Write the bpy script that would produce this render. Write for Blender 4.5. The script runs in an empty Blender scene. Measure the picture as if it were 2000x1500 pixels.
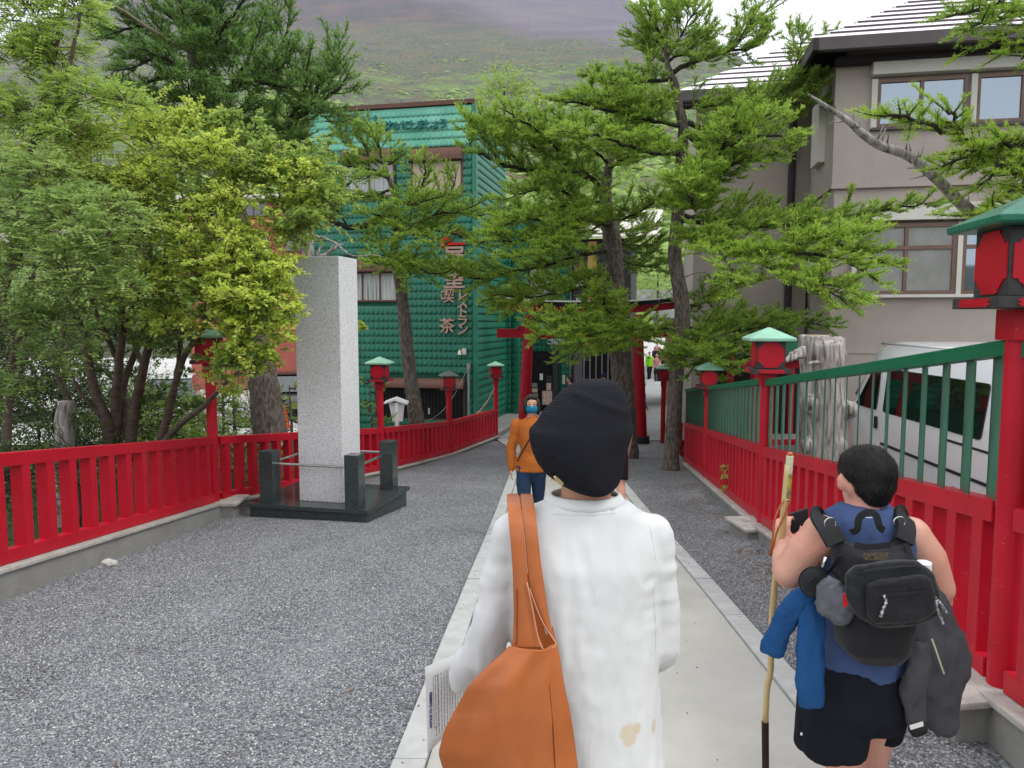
import bpy, bmesh, math, random
import numpy as np
from mathutils import Vector, Matrix, noise
from math import radians as R, sin, cos, tan, pi

sc = bpy.context.scene
C = sc.collection
# ------------------------------------------------------------------ camera
HC = 1.65            # eye height above the ground at the photographer's feet
F = 1450.0           # focal length in photo pixels (photo 2000 x 1500)
PITCH = R(4.9)
cd = bpy.data.cameras.new('camera'); cam = bpy.data.objects.new('camera', cd); C.objects.link(cam)
cam.location = (0, 0, HC); cam.rotation_euler = (R(90) - PITCH, 0, 0)
cd.sensor_width = 36; cd.lens = 36 * F / 2000; cd.clip_start = 0.05; cd.clip_end = 12000
sc.camera = cam
# ------------------------------------------------------------------ sky and sun (overcast)
SUN_EL, SUN_AZ = R(56), R(112)     # azimuth from +Y towards +X
w = bpy.data.worlds.new('World'); sc.world = w; w.use_nodes = True
nt = w.node_tree; nt.nodes.clear()
n_out = nt.nodes.new('ShaderNodeOutputWorld'); n_bg = nt.nodes.new('ShaderNodeBackground')
n_sky = nt.nodes.new('ShaderNodeTexSky'); n_sky.sky_type = 'NISHITA'; n_sky.sun_disc = False
n_sky.sun_elevation = SUN_EL; n_sky.sun_rotation = SUN_AZ; n_sky.altitude = 2300; n_sky.dust_density = 2.5
n_tc = nt.nodes.new('ShaderNodeTexCoord'); n_mp = nt.nodes.new('ShaderNodeMapping')
n_mp.inputs['Scale'].default_value = (1, 1, 2.2)
n_no = nt.nodes.new('ShaderNodeTexNoise'); n_no.inputs['Scale'].default_value = 2.2
n_no.inputs['Detail'].default_value = 7; n_no.inputs['Roughness'].default_value = .55
n_rp = nt.nodes.new('ShaderNodeValToRGB')
n_rp.color_ramp.elements[0].position = .3; n_rp.color_ramp.elements[0].color = (8.2, 8.5, 9.2, 1)
n_rp.color_ramp.elements[1].position = .7; n_rp.color_ramp.elements[1].color = (10.6, 10.7, 10.9, 1)
n_mx = nt.nodes.new('ShaderNodeMix'); n_mx.data_type = 'RGBA'; n_mx.inputs[0].default_value = .93
nt.links.new(n_tc.outputs['Generated'], n_mp.inputs[0]); nt.links.new(n_mp.outputs[0], n_no.inputs['Vector'])
nt.links.new(n_no.outputs['Fac'], n_rp.inputs[0])
nt.links.new(n_sky.outputs[0], n_mx.inputs[6]); nt.links.new(n_rp.outputs[0], n_mx.inputs[7])
nt.links.new(n_mx.outputs[2], n_bg.inputs[0]); n_bg.inputs[1].default_value = .138
nt.links.new(n_bg.outputs[0], n_out.inputs[0])
sl = bpy.data.lights.new('sun', 'SUN'); sun = bpy.data.objects.new('sun', sl); C.objects.link(sun)
sl.energy = 1.25; sl.angle = R(22); sl.color = (1, .965, .91)
sd = Vector((sin(SUN_AZ) * cos(SUN_EL), cos(SUN_AZ) * cos(SUN_EL), sin(SUN_EL)))
sun.rotation_euler = sd.to_track_quat('Z', 'Y').to_euler(); sun.location = (20, 0, 30)
sc.view_settings.view_transform = 'Standard'; sc.view_settings.look = 'None'
sc.view_settings.gamma = 1; sc.view_settings.exposure = 0.42; sc.view_settings.use_curve_mapping = False
sc.cycles.use_denoising = True; sc.cycles.max_bounces = 6; sc.cycles.diffuse_bounces = 3
sc.cycles.glossy_bounces = 3; sc.cycles.transmission_bounces = 4; sc.cycles.transparent_max_bounces = 6
sc.cycles.caustics_reflective = False; sc.cycles.caustics_refractive = False
sc.cycles.volume_bounces = 0

rng = np.random.default_rng(7); random.seed(7)
cP, sP = cos(PITCH), sin(PITCH)

def P(px, py, Y):
    """world point seen at photo pixel (px, py) at forward distance Y"""
    u = (px - 1000) / F; v = -(py - 750) / F
    k = Y / (cP + v * sP)
    return Vector((u * k, Y, HC + (-sP + v * cP) * k))

GY = [-400, -10, 0, 3.35, 5.6, 8.2, 9.4, 14, 18, 21, 30, 45, 80, 130, 400]
GZ = [30, .8, 0, -.28, -.49, -.77, -.88, -1.28, -1.6, -1.72, -1.8, -1.85, -.45, 2.5, 20]
def G(y): return float(np.interp(y, GY, GZ))

# ------------------------------------------------------------------ object helpers
def link(o, parent=None):
    C.objects.link(o)
    if parent is not None:
        o.parent = parent
        loc = Vector((0, 0, 0)); p = parent
        o.matrix_parent_inverse = world_of(parent).inverted()
    return o
def world_of(o):
    m = Matrix.LocRotScale(o.location, o.rotation_euler, o.scale)
    if o.parent: return world_of(o.parent) @ o.matrix_parent_inverse @ m
    return m
def tag(o, label=None, cat=None, group=None, kind=None):
    if label: o['label'] = label
    if cat: o['category'] = cat
    if group: o['group'] = group
    if kind: o['kind'] = kind
    return o
def thing(name, label, cat, loc, group=None):
    o = bpy.data.objects.new(name, None); o.empty_display_size = .1; o.location = loc
    C.objects.link(o); return tag(o, label, cat, group)

class MB:
    """collects shapes into one mesh"""
    def __init__(s): s.v = []; s.f = []; s.m = []; s.n = 0
    def add(s, vs, fs, mi=0):
        b = s.n
        s.v.extend([tuple(p) for p in vs]); s.n += len(vs)
        s.f.extend([tuple(b + i for i in f) for f in fs]); s.m.extend([mi] * len(fs))
    def box(s, c, size, ax=None, mi=0, taper=1.0):
        c = Vector(c); X, Y, Z = ax if ax else (Vector((1, 0, 0)), Vector((0, 1, 0)), Vector((0, 0, 1)))
        hx, hy, hz = [d / 2 for d in size]; vs = []
        for sz in (-1, 1):
            t = taper if sz > 0 else 1
            for sx, sy in ((-1, -1), (1, -1), (1, 1), (-1, 1)):
                vs.append(c + X * (sx * hx * t) + Y * (sy * hy * t) + Z * (sz * hz))
        s.add(vs, [(3, 2, 1, 0), (4, 5, 6, 7), (0, 1, 5, 4), (1, 2, 6, 5), (2, 3, 7, 6), (3, 0, 4, 7)], mi)
    def beam(s, a, b, wx, wz, up=Vector((0, 0, 1)), mi=0):
        """bar with square ends from a to b; wz along up, wx sideways"""
        a = Vector(a); b = Vector(b); d = (b - a); L = d.length; d.normalize()
        sx = d.cross(up).normalized(); sz = up.normalized() if abs(up.normalized().dot(d)) < .35 else sx.cross(d).normalized()
        vs = []
        for p in (a, b):
            for i, j in ((-1, -1), (1, -1), (1, 1), (-1, 1)):
                vs.append(p + sx * (i * wx / 2) + sz * (j * wz / 2))
        s.add(vs, [(3, 2, 1, 0), (4, 5, 6, 7), (0, 1, 5, 4), (1, 2, 6, 5), (2, 3, 7, 6), (3, 0, 4, 7)], mi)
    def tube(s, pts, rad, n=8, mi=0, cap=True, flat=1.0):
        pts = [Vector(p) for p in pts]; k = len(pts)
        if not hasattr(rad, '__len__'): rad = [rad] * k
        vs = []; prev = None
        for i, p in enumerate(pts):
            d = (pts[min(i + 1, k - 1)] - pts[max(i - 1, 0)])
            if d.length < 1e-9: d = Vector((0, 0, 1))
            d.normalize()
            if prev is None:
                a = Vector((1, 0, 0)) if abs(d.x) < .8 else Vector((0, 1, 0))
                a = (a - d * a.dot(d)).normalized()
            else:
                a = prev - d * prev.dot(d)
                a = a.normalized() if a.length > 1e-6 else d.orthogonal().normalized()
            prev = a; b = d.cross(a)
            for j in range(n):
                t = 2 * pi * j / n
                vs.append(p + (a * cos(t) + b * (sin(t) * flat)) * rad[i])
        fs = [(i * n + j, i * n + (j + 1) % n, (i + 1) * n + (j + 1) % n, (i + 1) * n + j) for i in range(k - 1) for j in range(n)]
        if cap:
            fs.append(tuple(range(n - 1, -1, -1))); fs.append(tuple((k - 1) * n + j for j in range(n)))
        s.add(vs, fs, mi)
    def loft(s, rings, n=24, mi=0, cap=True, ax=None, ex=2.0):
        """rings: (centre, rx, ry) horizontal superellipses (or in axes ax)"""
        X, Y = ax if ax else (Vector((1, 0, 0)), Vector((0, 1, 0)))
        vs = []; k = len(rings)
        for c, rx, ry in rings:
            c = Vector(c)
            for j in range(n):
                t = 2 * pi * j / n; ct, st = cos(t), sin(t)
                vs.append(c + X * (math.copysign(abs(ct) ** (2 / ex), ct) * rx) + Y * (math.copysign(abs(st) ** (2 / ex), st) * ry))
        fs = [(i * n + j, i * n + (j + 1) % n, (i + 1) * n + (j + 1) % n, (i + 1) * n + j) for i in range(k - 1) for j in range(n)]
        if cap:
            fs.append(tuple(range(n - 1, -1, -1))); fs.append(tuple((k - 1) * n + j for j in range(n)))
        s.add(vs, fs, mi)
    def ball(s, c, r, mi=0, n=12, ax=None):
        c = Vector(c); rx, ry, rz = r if hasattr(r, '__len__') else (r, r, r)
        X, Y, Z = ax if ax else (Vector((1, 0, 0)), Vector((0, 1, 0)), Vector((0, 0, 1)))
        m = max(5, n // 2 + 1); vs = [c + Z * rz]; 
        for i in range(1, m):
            a = pi * i / m
            for j in range(n):
                t = 2 * pi * j / n
                vs.append(c + X * (rx * sin(a) * cos(t)) + Y * (ry * sin(a) * sin(t)) + Z * (rz * cos(a)))
        vs.append(c - Z * rz); L = len(vs) - 1
        fs = [(0, 1 + j, 1 + (j + 1) % n) for j in range(n)]
        for i in range(m - 2):
            for j in range(n):
                a = 1 + i * n + j; b = 1 + i * n + (j + 1) % n
                fs.append((a, a + n, b + n, b))
        o = 1 + (m - 2) * n
        fs += [(L, o + (j + 1) % n, o + j) for j in range(n)]
        s.add(vs, fs, mi)
    def prism(s, poly, z0, z1, fr=None, mi=0):
        """extrude a 2D polygon; fr maps (a,b,c)->world, c from z0 to z1"""
        fr = fr or (lambda a, b, c: Vector((a, b, c))); n = len(poly)
        vs = [fr(a, b, z0) for a, b in poly] + [fr(a, b, z1) for a, b in poly]
        fs = [tuple(range(n - 1, -1, -1)), tuple(range(n, 2 * n))] + [(i, (i + 1) % n, n + (i + 1) % n, n + i) for i in range(n)]
        s.add(vs, fs, mi)
    def mesh(s, name, mats, smooth=False, bevel=0, fixn=False):
        me = bpy.data.meshes.new(name); me.from_pydata(s.v, [], s.f)
        for m in (mats if isinstance(mats, (list, tuple)) else [mats]): me.materials.append(m)
        me.polygons.foreach_set('material_index', s.m)
        if fixn or bevel:
            bm = bmesh.new(); bm.from_mesh(me)
            bmesh.ops.recalc_face_normals(bm, faces=bm.faces)
            if bevel:
                ed = [e for e in bm.edges if len(e.link_faces) == 2 and e.calc_face_angle(0) > .5]
                bmesh.ops.bevel(bm, geom=ed, offset=bevel, segments=2, profile=.7, affect='EDGES', clamp_overlap=True)
            bm.to_mesh(me); bm.free()
        if smooth:
            me.polygons.foreach_set('use_smooth', [True] * len(me.polygons))
            if smooth != True: me.set_sharp_from_angle(angle=R(smooth))
        me.update(); return me
    def build(s, name, mats, parent=None, smooth=False, bevel=0, fixn=True):
        return link(bpy.data.objects.new(name, s.mesh(name, mats, smooth, bevel, fixn)), parent)

def np_mesh(name, verts, tris, mat, tint=None, smooth=False):
    verts = np.asarray(verts, np.float32).reshape(-1, 3); tris = np.asarray(tris, np.int32).reshape(-1, 3)
    me = bpy.data.meshes.new(name)
    me.vertices.add(len(verts)); me.vertices.foreach_set('co', verts.ravel())
    me.loops.add(tris.size); me.loops.foreach_set('vertex_index', tris.ravel())
    me.polygons.add(len(tris)); me.polygons.foreach_set('loop_start', np.arange(len(tris), dtype=np.int32) * 3)
    if tint is not None:
        at = me.attributes.new('tint', 'FLOAT', 'POINT'); at.data.foreach_set('value', np.asarray(tint, np.float32))
    me.materials.append(mat); me.update(calc_edges=True)
    if smooth: me.polygons.foreach_set('use_smooth', [True] * len(me.polygons))
    return me

def remesh(mb, voxel, smooth=6, fac=.5):
    """weld overlapping shapes of a MB into one continuous smooth surface"""
    me = mb.mesh('tmp', [], fixn=True)
    o = bpy.data.objects.new('tmp', me); C.objects.link(o)
    m = o.modifiers.new('r', 'REMESH'); m.mode = 'VOXEL'; m.voxel_size = voxel; m.adaptivity = 0
    m2 = o.modifiers.new('s', 'SMOOTH'); m2.iterations = smooth; m2.factor = fac
    dg = bpy.context.evaluated_depsgraph_get()
    out = bpy.data.meshes.new_from_object(o.evaluated_get(dg))
    bpy.data.objects.remove(o); bpy.data.meshes.remove(me)
    out.materials.clear()
    out.polygons.foreach_set('use_smooth', [True] * len(out.polygons))
    return out
def body_obj(name, me, mat, parent=None):
    me.name = name; me.materials.clear()
    for m in (mat if isinstance(mat, (list, tuple)) else [mat]): me.materials.append(m)
    return link(bpy.data.objects.new(name, me), parent)
def displace(me, fn):
    """move each vertex along its normal by fn(co)"""
    n = len(me.vertices); co = np.empty(n * 3, np.float32); no = np.empty(n * 3, np.float32)
    me.vertices.foreach_get('co', co); me.vertices.foreach_get('normal', no)
    co = co.reshape(-1, 3); no = no.reshape(-1, 3)
    d = np.array([fn(Vector(c)) for c in co], np.float32)
    co = co + no * d[:, None]
    me.vertices.foreach_set('co', co.ravel()); me.update()
def text_mesh(body, size, depth, mat, name, rot, loc, parent=None, align='CENTER', bold=0.0, sx=1.0, kind=None, spacing=1.0):
    cu = bpy.data.curves.new('txt', 'FONT'); cu.body = body; cu.size = size; cu.extrude = depth; cu.align_x = align; cu.align_y = 'CENTER'
    cu.offset = bold; cu.resolution_u = 3; cu.space_character = spacing
    o = bpy.data.objects.new('txt', cu); C.objects.link(o)
    dg = bpy.context.evaluated_depsgraph_get(); me = bpy.data.meshes.new_from_object(o.evaluated_get(dg))
    bpy.data.objects.remove(o)
    if sx != 1.0:
        for v in me.vertices: v.co.x *= sx
    M = Matrix.Translation(Vector(loc)) @ rot.to_4x4()
    me.transform(M); me.materials.clear(); me.materials.append(mat)
    return link(bpy.data.objects.new(name, me), parent)

# ------------------------------------------------------------------ materials
def new_mat(name):
    m = bpy.data.materials.new(name); m.use_nodes = True
    t = m.node_tree; b = t.nodes['Principled BSDF']; return m, t, b
def mat(name, col, rough=.6, metal=0, var=.12, vscale=3, bump=0, bscale=60, spec=.22, col2=None, v2=None, detail=6, coat=0, stretch=None):
    m, t, b = new_mat(name)
    b.inputs['Roughness'].default_value = rough; b.inputs['Metallic'].default_value = metal
    b.inputs['Specular IOR Level'].default_value = spec; b.inputs['Coat Weight'].default_value = coat
    tc = t.nodes.new('ShaderNodeTexCoord'); vec = tc.outputs['Object']
    if stretch:
        mp = t.nodes.new('ShaderNodeMapping'); mp.inputs['Scale'].default_value = stretch
        t.links.new(vec, mp.inputs[0]); vec = mp.outputs[0]
    n = t.nodes.new('ShaderNodeTexNoise'); n.inputs['Scale'].default_value = vscale; n.inputs['Detail'].default_value = detail
    n.inputs['Roughness'].default_value = .6
    t.links.new(vec, n.inputs['Vector'])
    r = t.nodes.new('ShaderNodeValToRGB'); r.color_ramp.elements[0].position = .32; r.color_ramp.elements[1].position = .68
    c2 = col2 or tuple(min(1, c * (1 + var)) for c in col); c1 = tuple(c * (1 - var) for c in col) if not col2 else col
    r.color_ramp.elements[0].color = (*c1, 1); r.color_ramp.elements[1].color = (*c2, 1)
    t.links.new(n.outputs['Fac'], r.inputs[0]); t.links.new(r.outputs[0], b.inputs['Base Color'])
    rr = t.nodes.new('ShaderNodeMapRange'); rr.inputs[3].default_value = max(0, rough - .1); rr.inputs[4].default_value = min(1, rough + .12)
    t.links.new(n.outputs['Fac'], rr.inputs[0]); t.links.new(rr.outputs[0], b.inputs['Roughness'])
    if bump:
        n2 = t.nodes.new('ShaderNodeTexNoise'); n2.inputs['Scale'].default_value = bscale; n2.inputs['Detail'].default_value = 4
        t.links.new(vec, n2.inputs['Vector'])
        bp = t.nodes.new('ShaderNodeBump'); bp.inputs['Strength'].default_value = bump; bp.inputs['Distance'].default_value = .01
        t.links.new(n2.outputs['Fac'], bp.inputs['Height']); t.links.new(bp.outputs[0], b.inputs['Normal'])
    return m
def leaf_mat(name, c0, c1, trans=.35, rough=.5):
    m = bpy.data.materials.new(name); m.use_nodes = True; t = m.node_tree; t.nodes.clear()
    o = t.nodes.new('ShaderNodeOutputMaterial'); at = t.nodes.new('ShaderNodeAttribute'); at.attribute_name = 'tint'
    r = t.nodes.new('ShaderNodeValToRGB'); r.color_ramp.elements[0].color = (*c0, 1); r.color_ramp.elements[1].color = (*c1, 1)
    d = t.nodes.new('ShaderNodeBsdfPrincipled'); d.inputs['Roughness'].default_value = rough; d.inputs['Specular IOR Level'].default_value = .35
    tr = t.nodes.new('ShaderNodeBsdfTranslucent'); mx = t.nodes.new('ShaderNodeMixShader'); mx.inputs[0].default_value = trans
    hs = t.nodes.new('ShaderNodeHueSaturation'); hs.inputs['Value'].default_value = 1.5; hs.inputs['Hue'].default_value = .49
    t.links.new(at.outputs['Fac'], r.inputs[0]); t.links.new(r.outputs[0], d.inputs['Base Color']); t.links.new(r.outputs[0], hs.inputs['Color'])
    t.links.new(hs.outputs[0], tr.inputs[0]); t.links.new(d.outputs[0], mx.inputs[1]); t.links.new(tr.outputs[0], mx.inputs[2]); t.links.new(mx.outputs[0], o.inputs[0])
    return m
def glass_mat(name, col, rough=.05):
    m, t, b = new_mat(name); b.inputs['Base Color'].default_value = (*col, 1); b.inputs['Roughness'].default_value = rough
    b.inputs['Specular IOR Level'].default_value = 1.0; b.inputs['Coat Weight'].default_value = .6; b.inputs['Coat Roughness'].default_value = .02
    return m

M = {}
M['red'] = mat('red_paint', (.40, .004, .016), .42, col2=(.50, .007, .024), vscale=2.2, bump=.12, bscale=70, spec=.28, detail=10)
def weather(mt, grime=(.10, .02, .02), amount=.5):
    t = mt.node_tree; b = t.nodes['Principled BSDF']; src = b.inputs['Base Color'].links[0].from_socket; tc = t.nodes.new('ShaderNodeTexCoord')
    mp = t.nodes.new('ShaderNodeMapping'); mp.inputs['Scale'].default_value = (1, 1, .35); t.links.new(tc.outputs['Object'], mp.inputs[0])
    n = t.nodes.new('ShaderNodeTexNoise'); n.inputs['Scale'].default_value = 9; n.inputs['Detail'].default_value = 12; n.inputs['Roughness'].default_value = .72; t.links.new(mp.outputs[0], n.inputs['Vector'])
    r = t.nodes.new('ShaderNodeMapRange'); r.inputs[1].default_value = .56; r.inputs[2].default_value = .74; r.inputs[4].default_value = amount; t.links.new(n.outputs['Fac'], r.inputs[0])
    m2 = t.nodes.new('ShaderNodeMix'); m2.data_type = 'RGBA'; t.links.new(r.outputs[0], m2.inputs[0]); t.links.new(src, m2.inputs[6]); m2.inputs[7].default_value = (*grime, 1)
    n2 = t.nodes.new('ShaderNodeTexNoise'); n2.inputs['Scale'].default_value = 55; n2.inputs['Detail'].default_value = 3; t.links.new(tc.outputs['Object'], n2.inputs['Vector'])
    r2 = t.nodes.new('ShaderNodeMapRange'); r2.inputs[1].default_value = .70; r2.inputs[2].default_value = .73; r2.inputs[4].default_value = .7; t.links.new(n2.outputs['Fac'], r2.inputs[0])
    m3 = t.nodes.new('ShaderNodeMix'); m3.data_type = 'RGBA'; t.links.new(r2.outputs[0], m3.inputs[0]); t.links.new(m2.outputs[2], m3.inputs[6]); m3.inputs[7].default_value = (.36, .16, .15, 1); t.links.new(m3.outputs[2], b.inputs['Base Color'])
weather(M['red'], (.24, .010, .016), .6)
M['darkred'] = mat('dark_red_paint', (.30, .004, .014), .42, var=.1, vscale=4)
M['blackiron'] = mat('black_metal_fitting', (.045, .043, .042), .5, var=.3, vscale=12, bump=.2, bscale=120)
M['greenroof'] = mat('pale_green_copper', (.27, .50, .36), .55, var=.12, vscale=6, bump=.15, bscale=70)
M['greenroof_dark'] = mat('dark_green_copper', (.022, .14, .085), .3, var=.25, vscale=8, bump=.4, bscale=40)
M['greyroof'] = mat('grey_lantern_roof', (.12, .14, .125), .6, var=.15, vscale=8)
M['greenpaint'] = mat('green_paint', (.012, .135, .062), .35, var=.1, vscale=5)
M['louver'] = mat('green_louver_paint', (.045, .15, .095), .36, var=.3, vscale=3.5, stretch=(1, 1, .6))
M['concrete'] = mat('plinth_concrete', (.22, .212, .19), .9, col2=(.30, .295, .275), vscale=2.5, bump=.5, bscale=45)
M['coping'] = mat('pale_coping_stone', (.42, .40, .36), .85, var=.2, vscale=9, bump=.35, bscale=60)
M['kerb'] = mat('kerb_concrete', (.42, .42, .405), .85, var=.13, vscale=7, bump=.25, bscale=120)
M['white'] = mat('white_paint', (.78, .78, .76), .5, var=.04)
M['brown'] = mat('brown_metal', (.13, .062, .045), .5, var=.12, vscale=4)
M['alu'] = mat('grey_aluminium', (.35, .35, .35), .4, metal=.6, var=.08)
M['black'] = mat('black_rubber', (.02, .02, .021), .6, var=.2)
M['steel'] = mat('stainless_steel', (.62, .62, .62), .18, metal=1, var=.05)
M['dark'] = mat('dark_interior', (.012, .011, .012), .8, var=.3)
M['glass'] = glass_mat('window_glass', (.03, .036, .042))
M['curtain'] = mat('curtain', (.42, .43, .42), .9, var=.35, vscale=8, stretch=(6, 6, .15))
M['skin'] = mat('skin', (.64, .36, .265), .5, col2=(.60, .275, .20), vscale=9, bump=.12, bscale=200)
M['skin_tan'] = mat('tanned_skin', (.50, .26, .165), .5, var=.08, vscale=12, bump=.08, bscale=220)
for n_ in ('skin', 'skin_tan'):
    q_ = M[n_].node_tree.nodes['Principled BSDF']; q_.inputs['Subsurface Weight'].default_value = .12; q_.inputs['Subsurface Scale'].default_value = .012; q_.inputs['Subsurface Radius'].default_value = (1, .35, .2); q_.inputs['Specular IOR Level'].default_value = .4
M['hair'] = mat('black_hair', (.012, .011, .011), .45, var=.4, vscale=30, bump=.6, bscale=160, stretch=(1, 1, .25))
# ------------------------------------------------------------------ setting: terrain, gravel, path, road, mountain
m, t, b = new_mat('gravel_ground')
tc = t.nodes.new('ShaderNodeTexCoord'); vo = t.nodes.new('ShaderNodeTexVoronoi'); vo.inputs['Scale'].default_value = 62
t.links.new(tc.outputs['Object'], vo.inputs['Vector'])
vr = t.nodes.new('ShaderNodeValToRGB'); vr.color_ramp.interpolation = 'LINEAR'
e = vr.color_ramp.elements; e[0].position = 0; e[0].color = (.07, .072, .078, 1); e[1].position = 1; e[1].color = (.43, .43, .42, 1)
for p_, c_ in ((.35, (.15, .153, .163, 1)), (.7, (.22, .225, .232, 1)), (.9, (.30, .30, .30, 1))):
    x = e.new(p_); x.color = c_
sx = t.nodes.new('ShaderNodeSeparateColor'); t.links.new(vo.outputs['Color'], sx.inputs[0]); t.links.new(sx.outputs[0], vr.inputs[0])
nz = t.nodes.new('ShaderNodeTexNoise'); nz.inputs['Scale'].default_value = .9; nz.inputs['Detail'].default_value = 8; t.links.new(tc.outputs['Object'], nz.inputs['Vector'])
nm = t.nodes.new('ShaderNodeMapRange'); nm.inputs[1].default_value = .3; nm.inputs[2].default_value = .7; nm.inputs[3].default_value = .8; nm.inputs[4].default_value = 1.12
t.links.new(nz.outputs['Fac'], nm.inputs[0])
mu = t.nodes.new('ShaderNodeMix'); mu.data_type = 'RGBA'; mu.blend_type = 'MULTIPLY'; mu.inputs[0].default_value = 1
t.links.new(vr.outputs[0], mu.inputs[6]); t.links.new(nm.outputs[0], mu.inputs[7]); t.links.new(mu.outputs[2], b.inputs['Base Color'])
bp = t.nodes.new('ShaderNodeBump'); bp.inputs['Strength'].default_value = 1; bp.inputs['Distance'].default_value = .012; bp.invert = True
t.links.new(vo.outputs['Distance'], bp.inputs['Height']); t.links.new(bp.outputs[0], b.inputs['Normal'])
b.inputs['Roughness'].default_value = .85; M['gravel'] = m
m, t, b = new_mat('gravel_stone'); oi = t.nodes.new('ShaderNodeObjectInfo')
vr = t.nodes.new('ShaderNodeValToRGB'); e = vr.color_ramp.elements
e[0].position = 0; e[0].color = (.09, .093, .102, 1); e[1].position = 1; e[1].color = (.58, .57, .55, 1)
for p_, c_ in ((.4, (.175, .182, .195, 1)), (.75, (.27, .276, .285, 1)), (.93, (.37, .37, .36, 1))):
    x = e.new(p_); x.color = c_
t.links.new(oi.outputs['Random'], vr.inputs[0]); t.links.new(vr.outputs[0], b.inputs['Base Color']); b.inputs['Roughness'].default_value = .8
M['pebble'] = m
M['soil'] = mat('soil_and_moss', (.055, .045, .032), .95, col2=(.05, .075, .025), vscale=1.6, bump=.8, bscale=25)
M['slab'] = mat('path_concrete', (.37, .36, .325), .85, col2=(.47, .458, .415), vscale=1.7, bump=.3, bscale=130, detail=9)
M['asphalt'] = mat('old_asphalt', (.13, .13, .132), .9, col2=(.19, .19, .19), vscale=.8, bump=.4, bscale=160, detail=9)
M['asphalt_light'] = mat('pale_asphalt', (.24, .24, .235), .9, col2=(.31, .31, .30), vscale=.6, bump=.3, bscale=120)
M['plaza'] = mat('pale_gravel_plaza', (.42, .41, .39), .95, col2=(.56, .55, .53), vscale=.5, bump=.5, bscale=9, detail=10)

def sheet(name, xs, ys, zf, mt, holes=None, kind='structure'):
    vs = []; fs = []; nx = len(xs(0.0)) if callable(xs) else len(xs)
    for y in ys:
        row = xs(y) if callable(xs) else xs
        for x in row: vs.append((x, y, zf(x, y)))
    for i in range(len(ys) - 1):
        for j in range(nx - 1):
            a = i * nx + j; fs.append((a, a + 1, a + nx + 1, a + nx))
    me = bpy.data.meshes.new(name); me.from_pydata(vs, [], fs); me.materials.append(mt)
    me.polygons.foreach_set('use_smooth', [True] * len(fs)); o = link(bpy.data.objects.new(name, me))
    return tag(o, kind=kind)
nz2 = lambda x, y, s=1.0: noise.noise(Vector((x * s, y * s, 3.1)))
# natural ground, one sheet out to the foot of the mountain
gx = sorted(set([-900, -500, -300, -180, -120, -80] + list(np.arange(-60, 61, 2.5)) + [80, 120, 180, 300, 500, 900]))
gy = sorted(set([-400, -200, -100, -60, -40, -25, -15] + list(np.arange(-10, 50, 1.5)) + [52, 58, 65, 72, 80, 86, 92, 100, 115, 130, 160, 200, 250, 300, 400]))
def terr(x, y):
    return G(y) - .16 + .08 * nz2(x, y, .35) - (.0 if abs(x) < 40 else (abs(x) - 40) * .02)
ter = sheet('ground', gx, gy, terr, M['soil'])

def fxL(y): return float(np.interp(y, [-3, 1.5, 9.4, 14, 17.5, 21], [-4.3, -4.1, -3.83, -2.55, -1.5, -.46]))
def fxR(y): return 2.2 + .13 * (y - 3.35)
def pL(y): return -.632 + .0433 * y
def pR(y): return pL(y) + 2.03
def gz(x, y): return G(y) + .012 * nz2(x, y, 1.3) + .03 * max(0, nz2(x, y, .5))
gyy = list(np.arange(-3, 20.6, .3))
sheet('gravel_yard', lambda y: list(np.linspace(fxL(y) + .02, min(fxR(y), 4.3) - .02, 30)), gyy, gz, M['gravel'])

# loose stones lying on the gravel in the near part of the yard (one uncountable mass)
def pebble_nodes():
    g = bpy.data.node_groups.new('loose_stones', 'GeometryNodeTree')
    g.interface.new_socket('Geometry', in_out='INPUT', socket_type='NodeSocketGeometry')
    g.interface.new_socket('Geometry', in_out='OUTPUT', socket_type='NodeSocketGeometry')
    N = g.nodes.new; gi = N('NodeGroupInput'); go = N('NodeGroupOutput')
    di = N('GeometryNodeDistributePointsOnFaces'); di.inputs['Density'].default_value = 8200; di.inputs['Seed'].default_value = 3
    ico = N('GeometryNodeMeshIcoSphere'); ico.inputs['Radius'].default_value = 1; ico.inputs['Subdivisions'].default_value = 1
    sm = N('GeometryNodeSetMaterial'); sm.inputs['Material'].default_value = M['pebble']
    ins = N('GeometryNodeInstanceOnPoints')
    rr = N('FunctionNodeRandomValue'); rr.data_type = 'FLOAT_VECTOR'; rr.inputs[0].default_value = (0, 0, 0); rr.inputs[1].default_value = (.5, .5, 6.28)
    rs = N('FunctionNodeRandomValue'); rs.data_type = 'FLOAT_VECTOR'; rs.inputs[0].default_value = (.0035, .0035, .002); rs.inputs[1].default_value = (.0088, .0070, .0045)
    L = g.links.new
    L(gi.outputs[0], di.inputs['Mesh']); L(di.outputs['Points'], ins.inputs['Points']); L(ico.outputs['Mesh'], sm.inputs['Geometry']); L(sm.outputs[0], ins.inputs['Instance'])
    L(rr.outputs[0], ins.inputs['Rotation']); L(rs.outputs[0], ins.inputs['Scale']); L(ins.outputs[0], go.inputs[0])
    return g
PN = pebble_nodes()
def stones(name, x0, x1, y0, y1):
    o = sheet(name, lambda y: list(np.linspace(x0(y), x1(y), 8)), list(np.arange(y0, y1 + .01, .3)), lambda x, y: gz(x, y) + .002, M['pebble'], kind='stuff')
    md = o.modifiers.new('stones', 'NODES'); md.node_group = PN
stones('gravel_stones', lambda y: fxL(y) + .05, lambda y: pL(y) - .02, 2.4, 10.2)
stones('gravel_stones', lambda y: pR(y) + .02, lambda y: fxR(y) - .1, 2.4, 9.0)

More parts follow.
